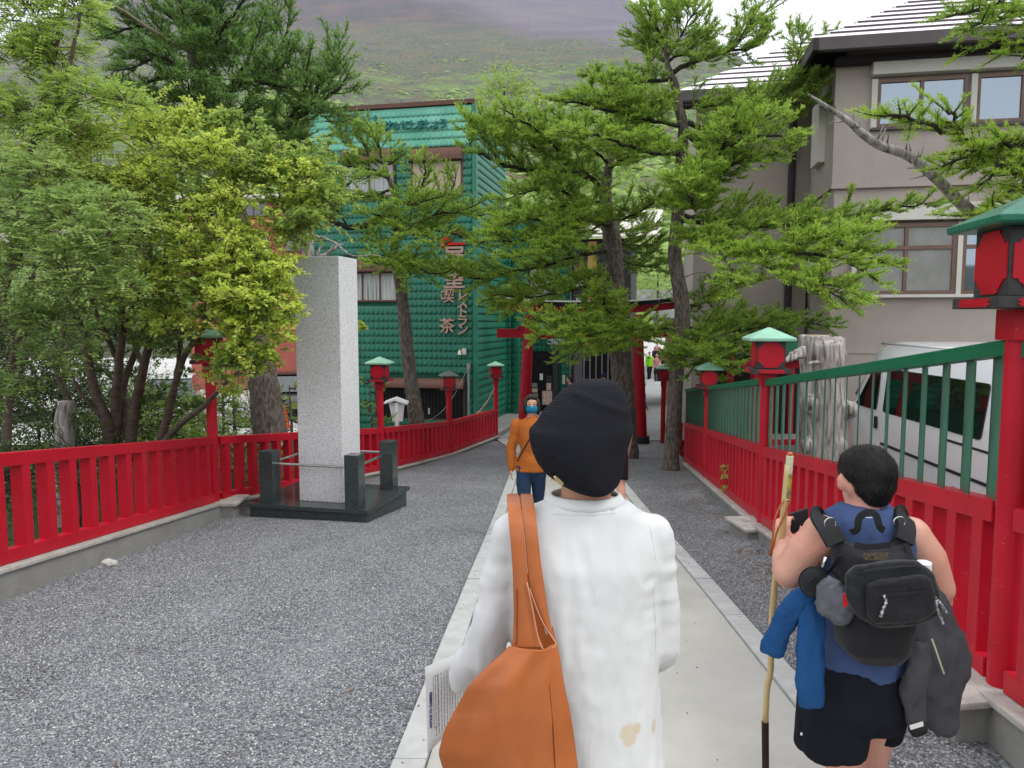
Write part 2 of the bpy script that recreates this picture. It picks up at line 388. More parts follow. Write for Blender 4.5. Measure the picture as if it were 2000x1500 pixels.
k = 200; yy = rng.uniform(2.6, 12, k); ff = np.where(rng.uniform(0, 1, k) < .6, rng.beta(.5, 2.5, k), rng.uniform(0, 1, k)); ff = np.where(rng.uniform(0, 1, k) < .5, ff, 1 - ff)
mb = MB()
for y_, f_ in zip(yy, ff):
    x_ = pL(y_) + .02 + f_ * 1.99; r_ = random.uniform(.0025, .0062); mb.ball((x_, y_, G(y_) + (.055 if f_ < .06 or f_ > .94 else .038)), (r_, r_ * .8, r_ * .6), n=5)
M['darkstone'] = mat('dark_stray_stones', (.11, .11, .112), .9, var=.4, vscale=40)
tag(mb.build('stray_stones', M['darkstone']), kind='stuff')
# concrete path with kerb stones along both edges
path = bpy.data.objects.new('path', None); C.objects.link(path); path.location = (.4, 0, 0); path['kind'] = 'structure'
def strip(name, xa, xb, ya, yb, top, th, mt, parent, bevel=.006):
    mb = MB(); n = max(1, int((yb - ya) / .5)); vs = []
    for i in range(n + 1):
        y = ya + (yb - ya) * i / n; z = G(y) + top
        for x, zz in ((xa(y), z - th), (xb(y), z - th), (xb(y), z), (xa(y), z)): vs.append((x, y, zz))
    fs = [(3, 2, 1, 0), (4 * n, 4 * n + 1, 4 * n + 2, 4 * n + 3)]
    for i in range(n):
        for j in range(4): fs.append((4 * i + j, 4 * i + (j + 1) % 4, 4 * i + 4 + (j + 1) % 4, 4 * i + 4 + j))
    mb.add(vs, fs); return mb.build(name, mt, parent, bevel=bevel)
y = -3.0
while y < 19.4:
    strip('slab', lambda q: pL(q) + .146, lambda q: pR(q) - .146, y + .003, min(y + 4.5, 19.5) - .003, .034, .12, M['slab'], path, .003); y += 4.5
y = -3.0
while y < 19.4:
    strip('kerb_stone', lambda q: pL(q), lambda q: pL(q) + .14, y + .004, y + .996, .05 + random.uniform(-.002, .003), .16, M['kerb'], path)
    strip('kerb_stone', lambda q: pR(q) - .14, lambda q: pR(q), y + .004, y + .996, .05 + random.uniform(-.002, .003), .16, M['kerb'], path); y += 1.0
mb = MB()
mb.prism([(-.44, 20.7), (.2, 17.2), (.28, 20.7)], 0, .035, lambda a, b_, c: Vector((a, b_, G(b_) + .0 + c)))
tag(mb.build('path_landing', M['slab']), kind='structure')
# road beyond the gate
sheet('road', list(np.linspace(-3, 9, 12)), list(np.arange(20.55, 45.1, 1.0)), lambda x, y: G(y) + .012, M['asphalt_light'])
sheet('road', list(np.linspace(-12, 30, 12)), list(np.arange(45.0, 52.1, 1.0)), lambda x, y: G(y) + .02, M['asphalt'])
sheet('plaza', list(np.linspace(-14, 45, 30)), list(np.arange(52.0, 92, 2.0)), lambda x, y: G(y) + .03 + .25 * max(0, nz2(x, y, .15)), M['plaza'])
# car parks left and right
sheet('car_park', list(np.linspace(-40, -5.5, 14)), list(np.arange(19.5, 60, 1.5)), lambda x, y: max(terr(x, y), G(y) - .1) + .12, M['plaza'])
sheet('car_park', lambda q: list(np.linspace(fxR(q) + .3, fxR(q) + 14, 14)), list(np.arange(0, 20, .8)), lambda x, y: G(min(y, 14)) * .9 - .06, M['asphalt'])
# pavement along the green building
mb = MB(); mb.prism([(-1.25, 21.6), (-.35, 21.3), (.75, 26.2), (-.1, 26.4)], -.2, .14, lambda a, b_, c: Vector((a, b_, G(b_) + c)))
tag(mb.build('pavement', M['concrete'], bevel=.01), kind='structure')

# ------------------------------------------------------------------ mountain
m, t, b = new_mat('mountain_slope')
N = t.nodes.new; Lk = t.links.new
ge = N('ShaderNodeNewGeometry'); sp = N('ShaderNodeSeparateXYZ'); Lk(ge.outputs['Position'], sp.inputs[0])
def noi(scale, det=8, st=None, rough=.6):
    n = N('ShaderNodeTexNoise'); n.inputs['Scale'].default_value = scale; n.inputs['Detail'].default_value = det; n.inputs['Roughness'].default_value = rough
    if st:
        mp = N('ShaderNodeMapping'); mp.inputs['Scale'].default_value = st; Lk(ge.outputs['Position'], mp.inputs[0]); Lk(mp.outputs[0], n.inputs['Vector'])
    else: Lk(ge.outputs['Position'], n.inputs['Vector'])
    return n.outputs['Fac']
def ramp(fac, pts):
    r = N('ShaderNodeValToRGB'); e = r.color_ramp.elements
    e[0].position = pts[0][0]; e[0].color = (*pts[0][1], 1); e[1].position = pts[-1][0]; e[1].color = (*pts[-1][1], 1)
    for p_, c_ in pts[1:-1]: x = e.new(p_); x.color = (*c_, 1)
    Lk(fac, r.inputs[0]); return r.outputs[0]
def math_(op, a, b_):
    n = N('ShaderNodeMath'); n.operation = op
    for i, q in enumerate((a, b_)):
        if isinstance(q, (int, float)): n.inputs[i].default_value = q
        else: Lk(q, n.inputs[i])
    return n.outputs[0]
def mix_(f, a, b_):
    n = N('ShaderNodeMix'); n.data_type = 'RGBA'
    for i, q in ((0, f), (6, a), (7, b_)):
        if isinstance(q, (int, float)): n.inputs[i].default_value = q
        elif isinstance(q, tuple): n.inputs[i].default_value = (*q, 1)
        else: Lk(q, n.inputs[i])
    return n.outputs[2]
scree = ramp(noi(.012, 10, (1, 1, 3)), [(.3, (.05, .042, .05)), (.5, (.085, .068, .070)), (.64, (.15, .082, .070)), (.75, (.08, .068, .072))])
lava = ramp(noi(.006, 9, (1, 1, 4)), [(.3, (.11, .098, .135)), (.55, (.165, .135, .16)), (.7, (.19, .165, .19))])
green = ramp(noi(.35, 6), [(.3, (.07, .12, .03)), (.7, (.22, .31, .08))])
# distance from us along the slope decides how green it is
dd = math_('DIVIDE', sp.outputs[1], 1000.0)
patch = math_('ADD', noi(.030, 10, (1, 1, 2.2), .68), math_('MULTIPLY', noi(.004, 5), .55))
lim = ramp(math_('DIVIDE', dd, 2.0), [(.0, (.0, .0, .0)), (.06, (.28, .28, .28)), (.3, (.33, .33, .33)), (.5, (.40, .40, .40)), (.62, (.62, .62, .62)), (1.0, (.9, .9, .9))])
gf = N('ShaderNodeMapRange'); Lk(math_('SUBTRACT', patch, lim), gf.inputs[0]); gf.inputs[1].default_value = .40; gf.inputs[2].default_value = .46
specks = ramp(noi(.16, 5, (1, .5, 1), .75), [(.42, (0, 0, 0)), (.58, (1, 1, 1))])
far_green = math_('MULTIPLY', specks, ramp(math_('DIVIDE', dd, 2.0), [(0, (.45, .45, .45)), (.3, (.55, .55, .55)), (.56, (.62, .62, .62)), (.70, (.55, .55, .55)), (.80, (.0, .0, .0))]))
dx_ = math_('ADD', math_('ADD', dd, math_('MULTIPLY', sp.outputs[0], .0011)), math_('MULTIPLY', noi(.005, 6), .35))
hi = N('ShaderNodeMapRange'); Lk(dx_, hi.inputs[0]); hi.inputs[1].default_value = 1.60; hi.inputs[2].default_value = 1.72
base_ = mix_(hi.outputs[0], scree, lava)
inv = math_('SUBTRACT', 1.0, hi.outputs[0])
fac = math_('MULTIPLY', math_('MAXIMUM', gf.outputs[0], far_green), inv)
Lk(mix_(fac, base_, green), b.inputs['Base Color']); b.inputs['Roughness'].default_value = .95; b.inputs['Specular IOR Level'].default_value = .1
bn = N('ShaderNodeTexNoise'); bn.inputs['Scale'].default_value = .35; bn.inputs['Detail'].default_value = 9; Lk(ge.outputs['Position'], bn.inputs['Vector'])
bb = N('ShaderNodeBump'); bb.inputs['Strength'].default_value = 1.0; bb.inputs['Distance'].default_value = 5.0; Lk(bn.outputs['Fac'], bb.inputs['Height']); Lk(bb.outputs[0], b.inputs['Normal'])
M['mountain'] = m
rs_ = list(np.geomspace(84, 2150, 74)); us = list(np.linspace(-1.3, 1.15, 150))
vs = []; fs = []
def ridge(u): return min(.49, .606 - .55 * abs(u + .2) + .0 * u) if abs(u + .2) > .05 else .49
for r_ in rs_:
    for u in us:
        E = max(.04, ridge(u) + .006 * noise.noise(Vector((u * 9, 1, 1))))
        e_ = float(np.interp(r_, [84, 110, 250, 500, 900, 1500, 2400, 3300], [.012, .045, .145, .235, .31, .38, .53, .62]))
        e_ = min(e_, E * (1 if r_ < 2400 else .97)) if r_ > 900 else e_ * min(1, E / .34)
        wob = noise.fractal(Vector((u * r_ * .012, r_ * .012, 2.2)), .9, 2.1, 5) * .006
        wob += noise.noise(Vector((u * 5, r_ * .002, 7))) * .012 * min(1, r_ / 400)
        e_ = e_ + wob * min(1, (r_ - 70) / 80)
        if r_ > 1850: e_ = min(e_, E)
        vs.append((u * r_, r_, HC + e_ * r_ - (1.4 if r_ < 100 else 0)))
nu = len(us)
for i in range(len(rs_) - 1):
    for j in range(nu - 1):
        a = i * nu + j; fs.append((a, a + 1, a + nu + 1, a + nu))
me = bpy.data.meshes.new('mountain'); me.from_pydata(vs, [], fs); me.materials.append(M['mountain']); me.polygons.foreach_set('use_smooth', [True] * len(fs))
mo = link(bpy.data.objects.new('mountain', me)); tag(mo, kind='structure')

# low scrub growing in patches on the near mountain slope (one uncountable mass)
def slope_z(u, r_):
    fi = (math.log(r_ / 84) / math.log(2150 / 84)) * 73; i = min(72, int(fi)); fj = (u + 1.3) / 2.45 * 149; j = min(148, int(fj)); a = fi - i; c = fj - j
    z = [vs[(i + p) * nu + j + q][2] for p in (0, 1) for q in (0, 1)]
    return (z[0] * (1 - c) + z[1] * c) * (1 - a) + (z[2] * (1 - c) + z[3] * c) * a
SV = []; ST_ = []; STI = []; nb0 = 0
ico = [Vector(p) for p in ((0, 0, 1), (.9, 0, .35), (.28, .85, .35), (-.73, .53, .35), (-.73, -.53, .35), (.28, -.85, .35), (1.05, .3, -.3), (0, 1.1, -.3), (-1.1, 0, -.3), (0, -1.1, -.3))]
icf = [(0, 1, 2), (0, 2, 3), (0, 3, 4), (0, 4, 5), (0, 5, 1), (1, 6, 2), (2, 6, 7), (2, 7, 3), (3, 7, 8), (3, 8, 4), (4, 8, 9), (4, 9, 5), (5, 9, 1), (1, 9, 6)]
cnt = 0
while cnt < 7500:
    r_ = 84 + 1250 * rng.random() ** .8; u = rng.uniform(-.62, .45)
    x_, y_ = u * r_, r_
    p_ = noise.noise(Vector((x_ * .012, y_ * .010, 3))) + .7 * noise.noise(Vector((x_ * .035, y_ * .03, 5))) + .25 * (1 - r_ / 700)
    if r_ > 120 and p_ < .12 + .1 * rng.random() and rng.random() > .10: 
        cnt += .02; continue
    h_ = rng.uniform(1.0, 3.0) * (1.2 if r_ < 400 else 1) * (.7 if r_ > 900 else 1.0); zz = slope_z(u, r_); cnt += 1; a_ = rng.uniform(0, 6.28); ti = rng.random()
    for v_ in ico: 
        k_ = rng.uniform(.7, 1.3); X_ = v_.x * cos(a_) - v_.y * sin(a_); Y_ = v_.x * sin(a_) + v_.y * cos(a_); SV.append((x_ + X_ * h_ * 1.7 * k_, y_ + Y_ * h_ * 1.3 * k_, zz + v_.z * h_ * .8 * k_)); STI.append(ti)
    ST_ += [(nb0 + a, nb0 + b_, nb0 + c) for a, b_, c in icf]; nb0 += len(ico)
M['scrub'] = leaf_mat('scrub_green', (.09, .16, .03), (.28, .40, .09), .15, .8)
tag(link(bpy.data.objects.new('mountain_scrub', np_mesh('mountain_scrub', SV, ST_, M['scrub'], STI))), kind='stuff')
# ------------------------------------------------------------------ fences, plinths, lantern posts
BAL = {}
def bal_mesh(h, w_=.1, mt='red', name='baluster'):
    k = (round(h, 2), w_, mt)
    if k not in BAL:
        mb = MB(); mb.box((0, 0, 0), (w_, w_, h)); BAL[k] = mb.mesh(name, M[mt], bevel=.006)
    return BAL[k]
def place(name, me, loc, rz, parent):
    o = bpy.data.objects.new(name, me); o.location = loc; o.rotation_euler = (0, 0, rz)
    return link(o, parent)
def rail(name, a, b, wx, wz, mt, parent):
    mb = MB(); mb.beam(a, b, wx, wz); return mb.build(name, M[mt], parent, bevel=.008)
def low_fence(name, a, b, ha, hb, pitch, label, group, post_r=.09, mt='red'):
    """a, b: base points of the two ends; ha, hb: height there"""
    a = Vector(a); b = Vector(b); d = b - a; L = Vector((d.x, d.y, 0)).length; rz = math.atan2(d.y, d.x) - pi / 2
    t = thing('fence', label, 'fence', (a + b) / 2, group)
    u = d.normalized(); a2 = a + u * post_r; b2 = b - u * post_r
    Z = Vector((0, 0, 1))
    rail('top_rail', a2 + Z * (ha - .05), b2 + Z * (hb - .05), .106, .106, mt, t)
    rail('bottom_rail', a2 + Z * .055, b2 + Z * .055, .106, .106, mt, t)
    n = max(2, int(round((b2 - a2).length / pitch)))
    for i in range(n):
        f = (i + .5) / n; p = a2.lerp(b2, f); h = ha + (hb - ha) * f
        place('baluster', bal_mesh(h - .2 + .02, mt=mt), p + Z * (h / 2 + .003), rz, t)
    return t
def plinth(name, a, b, ha, hb, label, group, wd=.24):
    a = Vector(a); b = Vector(b)
    t = thing(name, label, 'low wall', (a + b) / 2 - Vector((0, 0, (ha + hb) / 2)), group)
    Z = Vector((0, 0, 1)); dep = .35
    d = (b - a); sx = Vector((d.y, -d.x, 0)).normalized(); vs = []
    n = 8
    def seg(w0, z0, z1, nm, mt):
        mb = MB()
        for p, h in ((a, ha), (b, hb)):
            for s, zz in ((-1, z0), (1, z0), (1, z1), (-1, z1)):
                mb.v.append(tuple(p + sx * (s * w0 / 2) + Z * (zz if zz > -.1 else -h - dep)))
        mb.n = 8; mb.f = [(3, 2, 1, 0), (4, 5, 6, 7), (0, 1, 5, 4), (1, 2, 6, 5), (2, 3, 7, 6), (3, 0, 4, 7)]; mb.m = [0] * 6
        return mb.build(nm, M[mt], t, bevel=.008)
    seg(wd, -1, -.034, 'wall_body', 'concrete'); seg(wd + .05, -.034, -.002, 'coping', 'coping')
    return t

def scallop(w_, h, n=3):
    """half-lobed panel outline: rectangle with scalloped corners"""
    pts = []
    cx, cz = w_ / 2, h / 2; cr = min(w_, h) * .24
    def corner(sx_, sz_):
        # from vertical side to horizontal side, small bumps inwards
        p = [(cx, cz - cr), (cx - cr * .15, cz - cr * .92), (cx - cr * .32, cz - cr * .98), (cx - cr * .42, cz - cr * .72), (cx - cr * .62, cz - cr * .6),
             (cx - cr * .72, cz - cr * .38), (cx - cr * .95, cz - cr * .32), (cx - cr * .95, cz - cr * .1), (cx - cr * 1.15, cz)]
        return [(sx_ * x, sz_ * z) for x, z in p]
    return corner(1, -1)[::-1] + corner(1, 1) + corner(-1, 1)[::-1] + corner(-1, -1)
LANT = {}
def lantern_post(label, x, y, zb, zp, rz, roof='greenroof', round_=True, sc_=1.0, mt='red', pier=None):
    """zb: foot of post, zp: underside of the platform"""
    t = thing('lantern_post', label, 'lantern', (x, y, zb), 'red lantern posts along the fences')
    ax = (Vector((cos(rz), sin(rz), 0)), Vector((-sin(rz), cos(rz), 0)), Vector((0, 0, 1)))
    O = Vector((x, y, zp)); Z = ax[2]
    mb = MB(); mb.tube([(x, y, zb), (x, y, zp - .14)], .064 * sc_, 20); mb.build('post', M[mt], t, smooth=40)
    mb = MB(); mb.box(O - Z * .07, (.15 * sc_, .15 * sc_, .14), ax); mb.build('collar', M[mt], t, bevel=.005)
    mb = MB(); mb.box(O + Z * .028, (.39 * sc_, .39 * sc_, .05), ax); pl = mb.build('platform', M['blackiron'], t, bevel=.004)
    for k in range(4):
        a = rz + k * pi / 2; nx = Vector((cos(a), sin(a), 0)); tx = Vector((-sin(a), cos(a), 0))
        mb = MB(); w_ = .39 * sc_; pp = [(p * w_ * .36 + 0, q * .0) for p, q in ()]
        prof = [(-.11, -.019), (-.13, -.008), (-.115, 0), (-.13, .008), (-.11, .019), (.11, .019), (.13, .008), (.115, 0), (.13, -.008), (.11, -.019)]
        mb.prism([(p * sc_, q) for p, q in prof], 0, .005, lambda p, q, c: O + Z * .028 + nx * (w_ / 2 + c) + tx * p + Z * q); mb.build('edge_panel', M[mt], pl)
    hb = .27 * sc_
    mb = MB(); mb.box(O + Z * (.056 + hb / 2), (.275 * sc_, .275 * sc_, hb), ax); bx = mb.build('lantern_box', M['blackiron'], t, bevel=.004)
    for k in range(4):
        a = rz + k * pi / 2; nx = Vector((cos(a), sin(a), 0)); tx = Vector((-sin(a), cos(a), 0))
        mb = MB(); mb.prism([(p, q) for p, q in scallop(.25 * sc_, hb * .93)], 0, .007, lambda p, q, c: O + Z * (.056 + hb / 2 + q) + nx * (.1375 * sc_ + c) + tx * p)
        mb.build('panel', M[mt], bx)
    z0 = .056 + hb; r_ = .222 * sc_
    mb = MB()
    def ring(r, z): return [O + Z * z + ax[0] * (i * r) + ax[1] * (j * r) for i, j in ((-1, -1), (1, -1), (1, 1), (-1, 1))]
    vs = ring(r_ * .96, z0) + ring(r_, z0 + .01) + ring(r_ * 1.0, z0 + .035) + ring(.012, z0 + .035 + .105 * sc_)
    fs = [(3, 2, 1, 0), (12, 13, 14, 15)] + [(4 * k + j, 4 * k + (j + 1) % 4, 4 * k + 4 + (j + 1) % 4, 4 * k + 4 + j) for k in range(3) for j in range(4)]
    mb.add(vs, fs); mb.build('roof', M[roof], t, bevel=.004)
    return t

Lp = [(-4.12, 1.5, .24), (-3.83, 9.4, -.675), (-2.5, 14.0, -1.20), (-1.50, 17.6, -1.52), (-.46, 21.0, -1.62)]
Lh = [.90, .84, .81, .77, .75]
labs = ['near red fence along the left edge of the yard, before the first lantern post', 'red fence passing behind the stone pillar', 'red fence right of the stone pillar, below the white notice board', 'far end of the red fence beside the green tiled wall']
for i in range(4):
    low_fence('fence', Lp[i], Lp[i + 1], Lh[i], Lh[i + 1], (.30, .29, .26, .25)[i], labs[i], 'red fence runs on the left side')
    hs = (.24, .18, .06, .05, .04)
    plinth('low_wall', Vector(Lp[i]), Vector(Lp[i + 1]), hs[i], hs[i + 1],
           ['long concrete plinth with pale coping under the near left fence', 'concrete plinth running behind the black granite base', 'low plinth under the fence right of the stone pillar', 'last low plinth under the fence by the green wall'][i], 'concrete plinths under the left fence')
# small pier of the plinth at the first lantern post
t = thing('pier', 'short concrete pier with stone cap at the foot of the left lantern post', 'pier', (-3.76, 9.45, -.95))
mb = MB(); mb.box((-3.72, 9.5, -.88), (.34, .42, .36)); mb.build('pier_body', M['concrete'], t, bevel=.01)
mb = MB(); mb.box((-3.71, 9.5, -.685), (.42, .5, .04)); mb.build('cap', M['coping'], t, bevel=.01)
def az(i): return math.atan2(Lp[i][1] - Lp[i - 1][1], Lp[i][0] - Lp[i - 1][0])
lantern_post('red lantern post half hidden by the leafy shrub left of the stone pillar', *Lp[1][:2], Lp[1][2] - .01, 1.105, R(8))
lantern_post('red lantern post with pale green roof just right of the stone pillar', *Lp[2][:2], Lp[2][2] - .01, .50, R(-8))
lantern_post('red lantern post with weathered grey roof before the barred window', *Lp[3][:2], Lp[3][2] - .01, -.005, R(12), roof='greyroof')
lantern_post('smallest lantern post on the left, where the fence ends at the green wall', *Lp[4][:2], Lp[4][2] - .01, .03, R(12))

# right side: red lower fence with green louvers above
def RP(y): return fxR(y)
Ry = [1.2, 3.35, 8.2, 13.0, 16.6]
Rz = [.18, -.06, -.616, -1.115, -1.50]
LOUV = {}
def louver(h):
    k = round(h, 2)
    if k not in LOUV:
        mb = MB(); mb.box((0, 0, 0), (.008, .30, h)); LOUV[k] = mb.mesh('louver', M['louver'], bevel=.002)
    return LOUV[k]
rl = ['right fence bay nearest the camera, cut by the frame edge', 'right fence bay in front of the white van and the grey stump', 'right fence bay beyond the second lantern post', 'farthest right fence bay beside the pine trunk']
for i in range(4):
    a = Vector((RP(Ry[i]) + (.11 if i < 2 else 0), Ry[i], Rz[i])); b = Vector((RP(Ry[i + 1]) + (.11 if i < 1 else 0), Ry[i + 1], Rz[i + 1]))
    t = low_fence('fence', a, b, .87, .86, .27, rl[i], 'right fence bays with green louvers')
    Z = Vector((0, 0, 1)); u = (b - a).normalized()
    a2 = a + u * .065; b2 = b - u * .065
    rail('green_rail', a2 + Z * 1.595, b2 + Z * 1.575, .09, .075, 'greenpaint', t)
    n = int(round((b2 - a2).length / .27))
    for k in range(n):
        f = (k + .5) / n; p = a2.lerp(b2, f)
        place('louver', louver(.70), p + Z * 1.21, -R(24.5), t)
    hs = [.2, .2, .16, .1, .06]
    plinth('low_wall', a, b, hs[i], hs[i + 1], ['concrete plinth at the right edge of the frame, nearest the camera', 'concrete plinth with stone coping beside the hiker', 'low plinth along the middle of the right fence', 'far low plinth next to the pine trunk'][i], 'concrete plinths under the right fence')
def pier(x, y, z, label):
    t = thing('pier', label, 'pier', (x, y, z - .3)); ax = (Vector((.99, .13, 0)), Vector((-.13, .99, 0)), Vector((0, 0, 1)))
    mb = MB(); mb.box((x, y, z - .2), (.34, .5, .36), ax); mb.build('pier_body', M['concrete'], t, bevel=.012)
    mb = MB(); mb.box((x, y, z - .018), (.42, .58, .034), ax); mb.build('cap', M['coping'], t, bevel=.012)
pier(RP(3.45) - .06, 3.5, Rz[1] + .0, 'concrete pier with chipped stone cap at the foot of the nearest right post')
pier(RP(8.2) - .12, 8.2, Rz[2] + .0, 'small concrete pier cap beside the walking stick')
rr_ = R(-7.5)
lantern_post('large lantern post at the right frame edge with glossy green roof', RP(3.35) + .12, 3.37, Rz[1] - .01, 1.70, rr_, roof='greenroof_dark', sc_=1.12)
lantern_post('lantern post with mint green roof in front of the grey tree stump', RP(8.2), 8.2, Rz[2] - .01, 1.07, rr_, sc_=1.1)
lantern_post('lantern post half hidden by pine needles on the right fence', RP(13.0), 13.0, Rz[3] - .01, .46, rr_)
# last short run of low fence and lantern right of the gate, behind the pine trunk
low_fence('fence', (4.05, 17.6, -1.60), (4.55, 21.5, -1.76), .8, .8, .27, 'short dark red fence behind the pine trunk near the gate', None, mt='darkred')
lantern_post('distant lantern post with green roof seen left of the pine trunk', 4.10, 20.0, -1.72, .02, rr_, mt='darkred')

# ------------------------------------------------------------------ stone monument
m, t, b = new_mat('speckled_granite')
tc = t.nodes.new('ShaderNodeTexCoord')
def gran(name, cols, sc1=95, rough=.55):
    m, t, b = new_mat(name); tc = t.nodes.new('ShaderNodeTexCoord')
    n = t.nodes.new('ShaderNodeTexNoise'); n.inputs['Scale'].default_value = sc1; n.inputs['Detail'].default_value = 3; n.inputs['Roughness'].default_value = .75
    t.links.new(tc.outputs['Object'], n.inputs['Vector'])
    r = t.nodes.new('ShaderNodeValToRGB'); e = r.color_ramp.elements
    e[0].position = .36; e[0].color = (*cols[0], 1); e[1].position = .66; e[1].color = (*cols[2], 1); x = e.new(.5); x.color = (*cols[1], 1)
    t.links.new(n.outputs['Fac'], r.inputs[0]); t.links.new(r.outputs[0], b.inputs['Base Color']); b.inputs['Roughness'].default_value = rough; b.inputs['Specular IOR Level'].default_value = .3 if rough > .3 else .45
    return m
M['granite'] = gran('pale_granite', ((.36, .36, .365), (.68, .68, .68), (.82, .82, .815)), 70)
M['granite_black'] = gran('black_polished_granite', ((.014, .02, .02), (.035, .048, .047), (.10, .12, .12)), 120, .12)
th = R(-13.5)
E1 = Vector((cos(th), sin(th), 0)); E2 = Vector((-sin(th), cos(th), 0)); EZ = Vector((0, 0, 1)); EA = (E1, E2, EZ)
bc = Vector((-1.763, 8.94, 0)) - E1 * .76 + E2 * .70            # centre of the base
zt = -.68
mon = thing('stone_monument', 'tall pale granite pillar on a black granite base', 'monument', (bc.x, bc.y, -.95))
mb = MB(); mb.box(bc - E1 * .09 + EZ * (zt - .22), (1.62, 1.32, .34), EA); mb.build('base', M['granite_black'], mon, bevel=.006)
for i, (s0, s1) in enumerate(((-.94, -.36), (-.36, .16), (.16, .76))):
    for (q0, q1) in ((-.70, -.02), (-.02, .70)):
        mb = MB(); mb.box(bc + EZ * (zt - .025) + E1 * ((s0 + s1) / 2) + E2 * ((q0 + q1) / 2), (s1 - s0 - .004, q1 - q0 - .004, .05), EA)
        mb.build('base_slab', M['granite_black'], mon, bevel=.003)
pc = Vector((-2.155, 9.33, 0)) - E1 * .31 + E2 * .26
mb = MB(); mb.box(pc + EZ * (zt + 1.565), (.62, .52, 3.13), EA); pil = mb.build('pillar', M['granite'], mon, bevel=.012)
# four granite corner posts and steel rails
pp = {}
for i in (-1, 1):
    for j in (-1, 1):
        p = bc + E1 * (.52 if i > 0 else -.66) + E2 * (j * .54 - .02 - (.0 if j > 0 else .0)); pp[i, j] = p
        mb = MB(); mb.box(p + EZ * (zt + .335), (.19, .19, .67), EA); mb.build('corner_post', M['granite_black'], mon, bevel=.008)
for a, b_ in (((-1, -1), (1, -1)), ((1, -1), (1, 1)), ((1, 1), (-1, 1)), ((-1, 1), (-1, -1))):
    mb = MB(); mb.tube([pp[a] + EZ * (zt + .50), pp[b_] + EZ * (zt + .50)], .017, 12); mb.build('rail', M['steel'], mon, smooth=40)
# carved inscription running down the front of the pillar (worn, hardly legible)
fr = Matrix((E1, EZ, -E2)).transposed()
M['carved'] = mat('carved_shadow', (.23, .23, .23), .8)

# ------------------------------------------------------------------ torii gate
ty = 20.0
tor = thing('torii_gate', 'dark red torii gate with black top beam at the end of the path', 'torii gate', (1.87, ty, -1.7))
xl, xr = .42, 3.42; zc = 1.78
for s, x0 in ((1, .30), (-1, 3.52)):
    mb = MB(); mb.tube([(x0, ty, -1.75), (x0 + s * .16, ty, zc + .02)], [.165, .14], 24); mb.build('pillar', M['darkred'], tor, smooth=40)
    mb = MB(); mb.tube([(x0 - s * .005, ty, -1.8), (x0, ty, -1.48)], [.23, .215], 24); mb.build('pillar_foot', M['black'], tor, smooth=40)
    mb = MB()
def curve_beam(x0, x1, zmid, rise, wy, hz, name, mt, n=20, slope=0.0):
    mb = MB(); vs = []; xc = (x0 + x1) / 2
    for i in range(n + 1):
        x = x0 + (x1 - x0) * i / n; k = abs((x - xc) / ((x1 - x0) / 2)); z = zmid + rise * k ** 2.6
        for yy, zz in ((-wy / 2, -hz / 2), (wy / 2, -hz / 2), (wy / 2 + slope, hz / 2), (-wy / 2 - slope, hz / 2)): vs.append((x, ty + yy, z + zz))
    fs = [(3, 2, 1, 0), tuple(4 * n + q for q in range(4))] + [(4 * i + j, 4 * i + (j + 1) % 4, 4 * i + 4 + (j + 1) % 4, 4 * i + 4 + j) for i in range(n) for j in range(4)]
    mb.add(vs, fs); return mb.build(name, M[mt], tor, bevel=.004)
curve_beam(-.50, 4.42, 1.93, .13, .30, .19, 'lintel', 'darkred')
curve_beam(-.56, 4.50, 2.075, .15, .42, .10, 'top_beam', 'black', slope=.03)
curve_beam(-.60, 4.55, 2.148, .155, .52, .04, 'roof_cap', 'white')
mb = MB(); mb.box((1.87, ty, 1.305), (4.55, .16, .24)); mb.build('tie_beam', M['darkred'], tor, bevel=.008)
for x in (.42, 3.40):
    for s in (-1, 1):
        mb = MB(); mb.box((x + s * .2, ty, 1.47), (.12, .19, .085)); mb.build('wedge', M['darkred'], tor, bevel=.004)
mb = MB(); mb.box((1.9, ty, 1.63), (.34, .1, .4)); mb.build('centre_strut', M['darkred'], tor, bevel=.006)
# ------------------------------------------------------------------ buildings
def ray(px, py):
    u = (px - 1000) / F; v = -(py - 750) / F
    return Vector((u, cP + v * sP, -sP + v * cP))
class Wall:
    """vertical plane: origin O (x, y), U along the wall, Nn outward"""
    def __init__(s, O, U, Nn):
        s.O = Vector((O[0], O[1], 0)); s.U = Vector((U[0], U[1], 0)).normalized(); s.N = Vector((Nn[0], Nn[1], 0)).normalized()
    def at(s, px, py):
        d = ray(px, py); e = Vector((0, 0, HC)); t = (s.O - e).dot(s.N) / d.dot(s.N); p = e + d * t
        return (p - s.O).dot(s.U), p.z
    def pt(s, a, z, n=0.0): return s.O + s.U * a + s.N * n + Vector((0, 0, z))
    def ax(s): return (s.U, -s.N, Vector((0, 0, 1)))
    def box(s, mb, a0, a1, z0, z1, n0, n1, mi=0):
        c = s.pt((a0 + a1) / 2, (z0 + z1) / 2, (n0 + n1) / 2); mb.box(c, (a1 - a0, abs(n1 - n0), z1 - z0), s.ax(), mi)
    def part(s, name, mt, parent, a0, a1, z0, z1, n0, n1, bevel=0):
        mb = MB(); s.box(mb, a0, a1, z0, z1, n0, n1); return mb.build(name, M[mt] if isinstance(mt, str) else mt, parent, bevel=bevel)
    def px(s, x0, y0, x1, y1):
        a0, z1 = s.at(x0, y0); a1, z0 = s.at(x1, y1); return min(a0, a1), max(a0, a1), min(z0, z1), max(z0, z1)
M['tile'] = mat('green_metal_tile', (.013, .165, .10), .40, var=.30, vscale=1.1, spec=.5, coat=0)
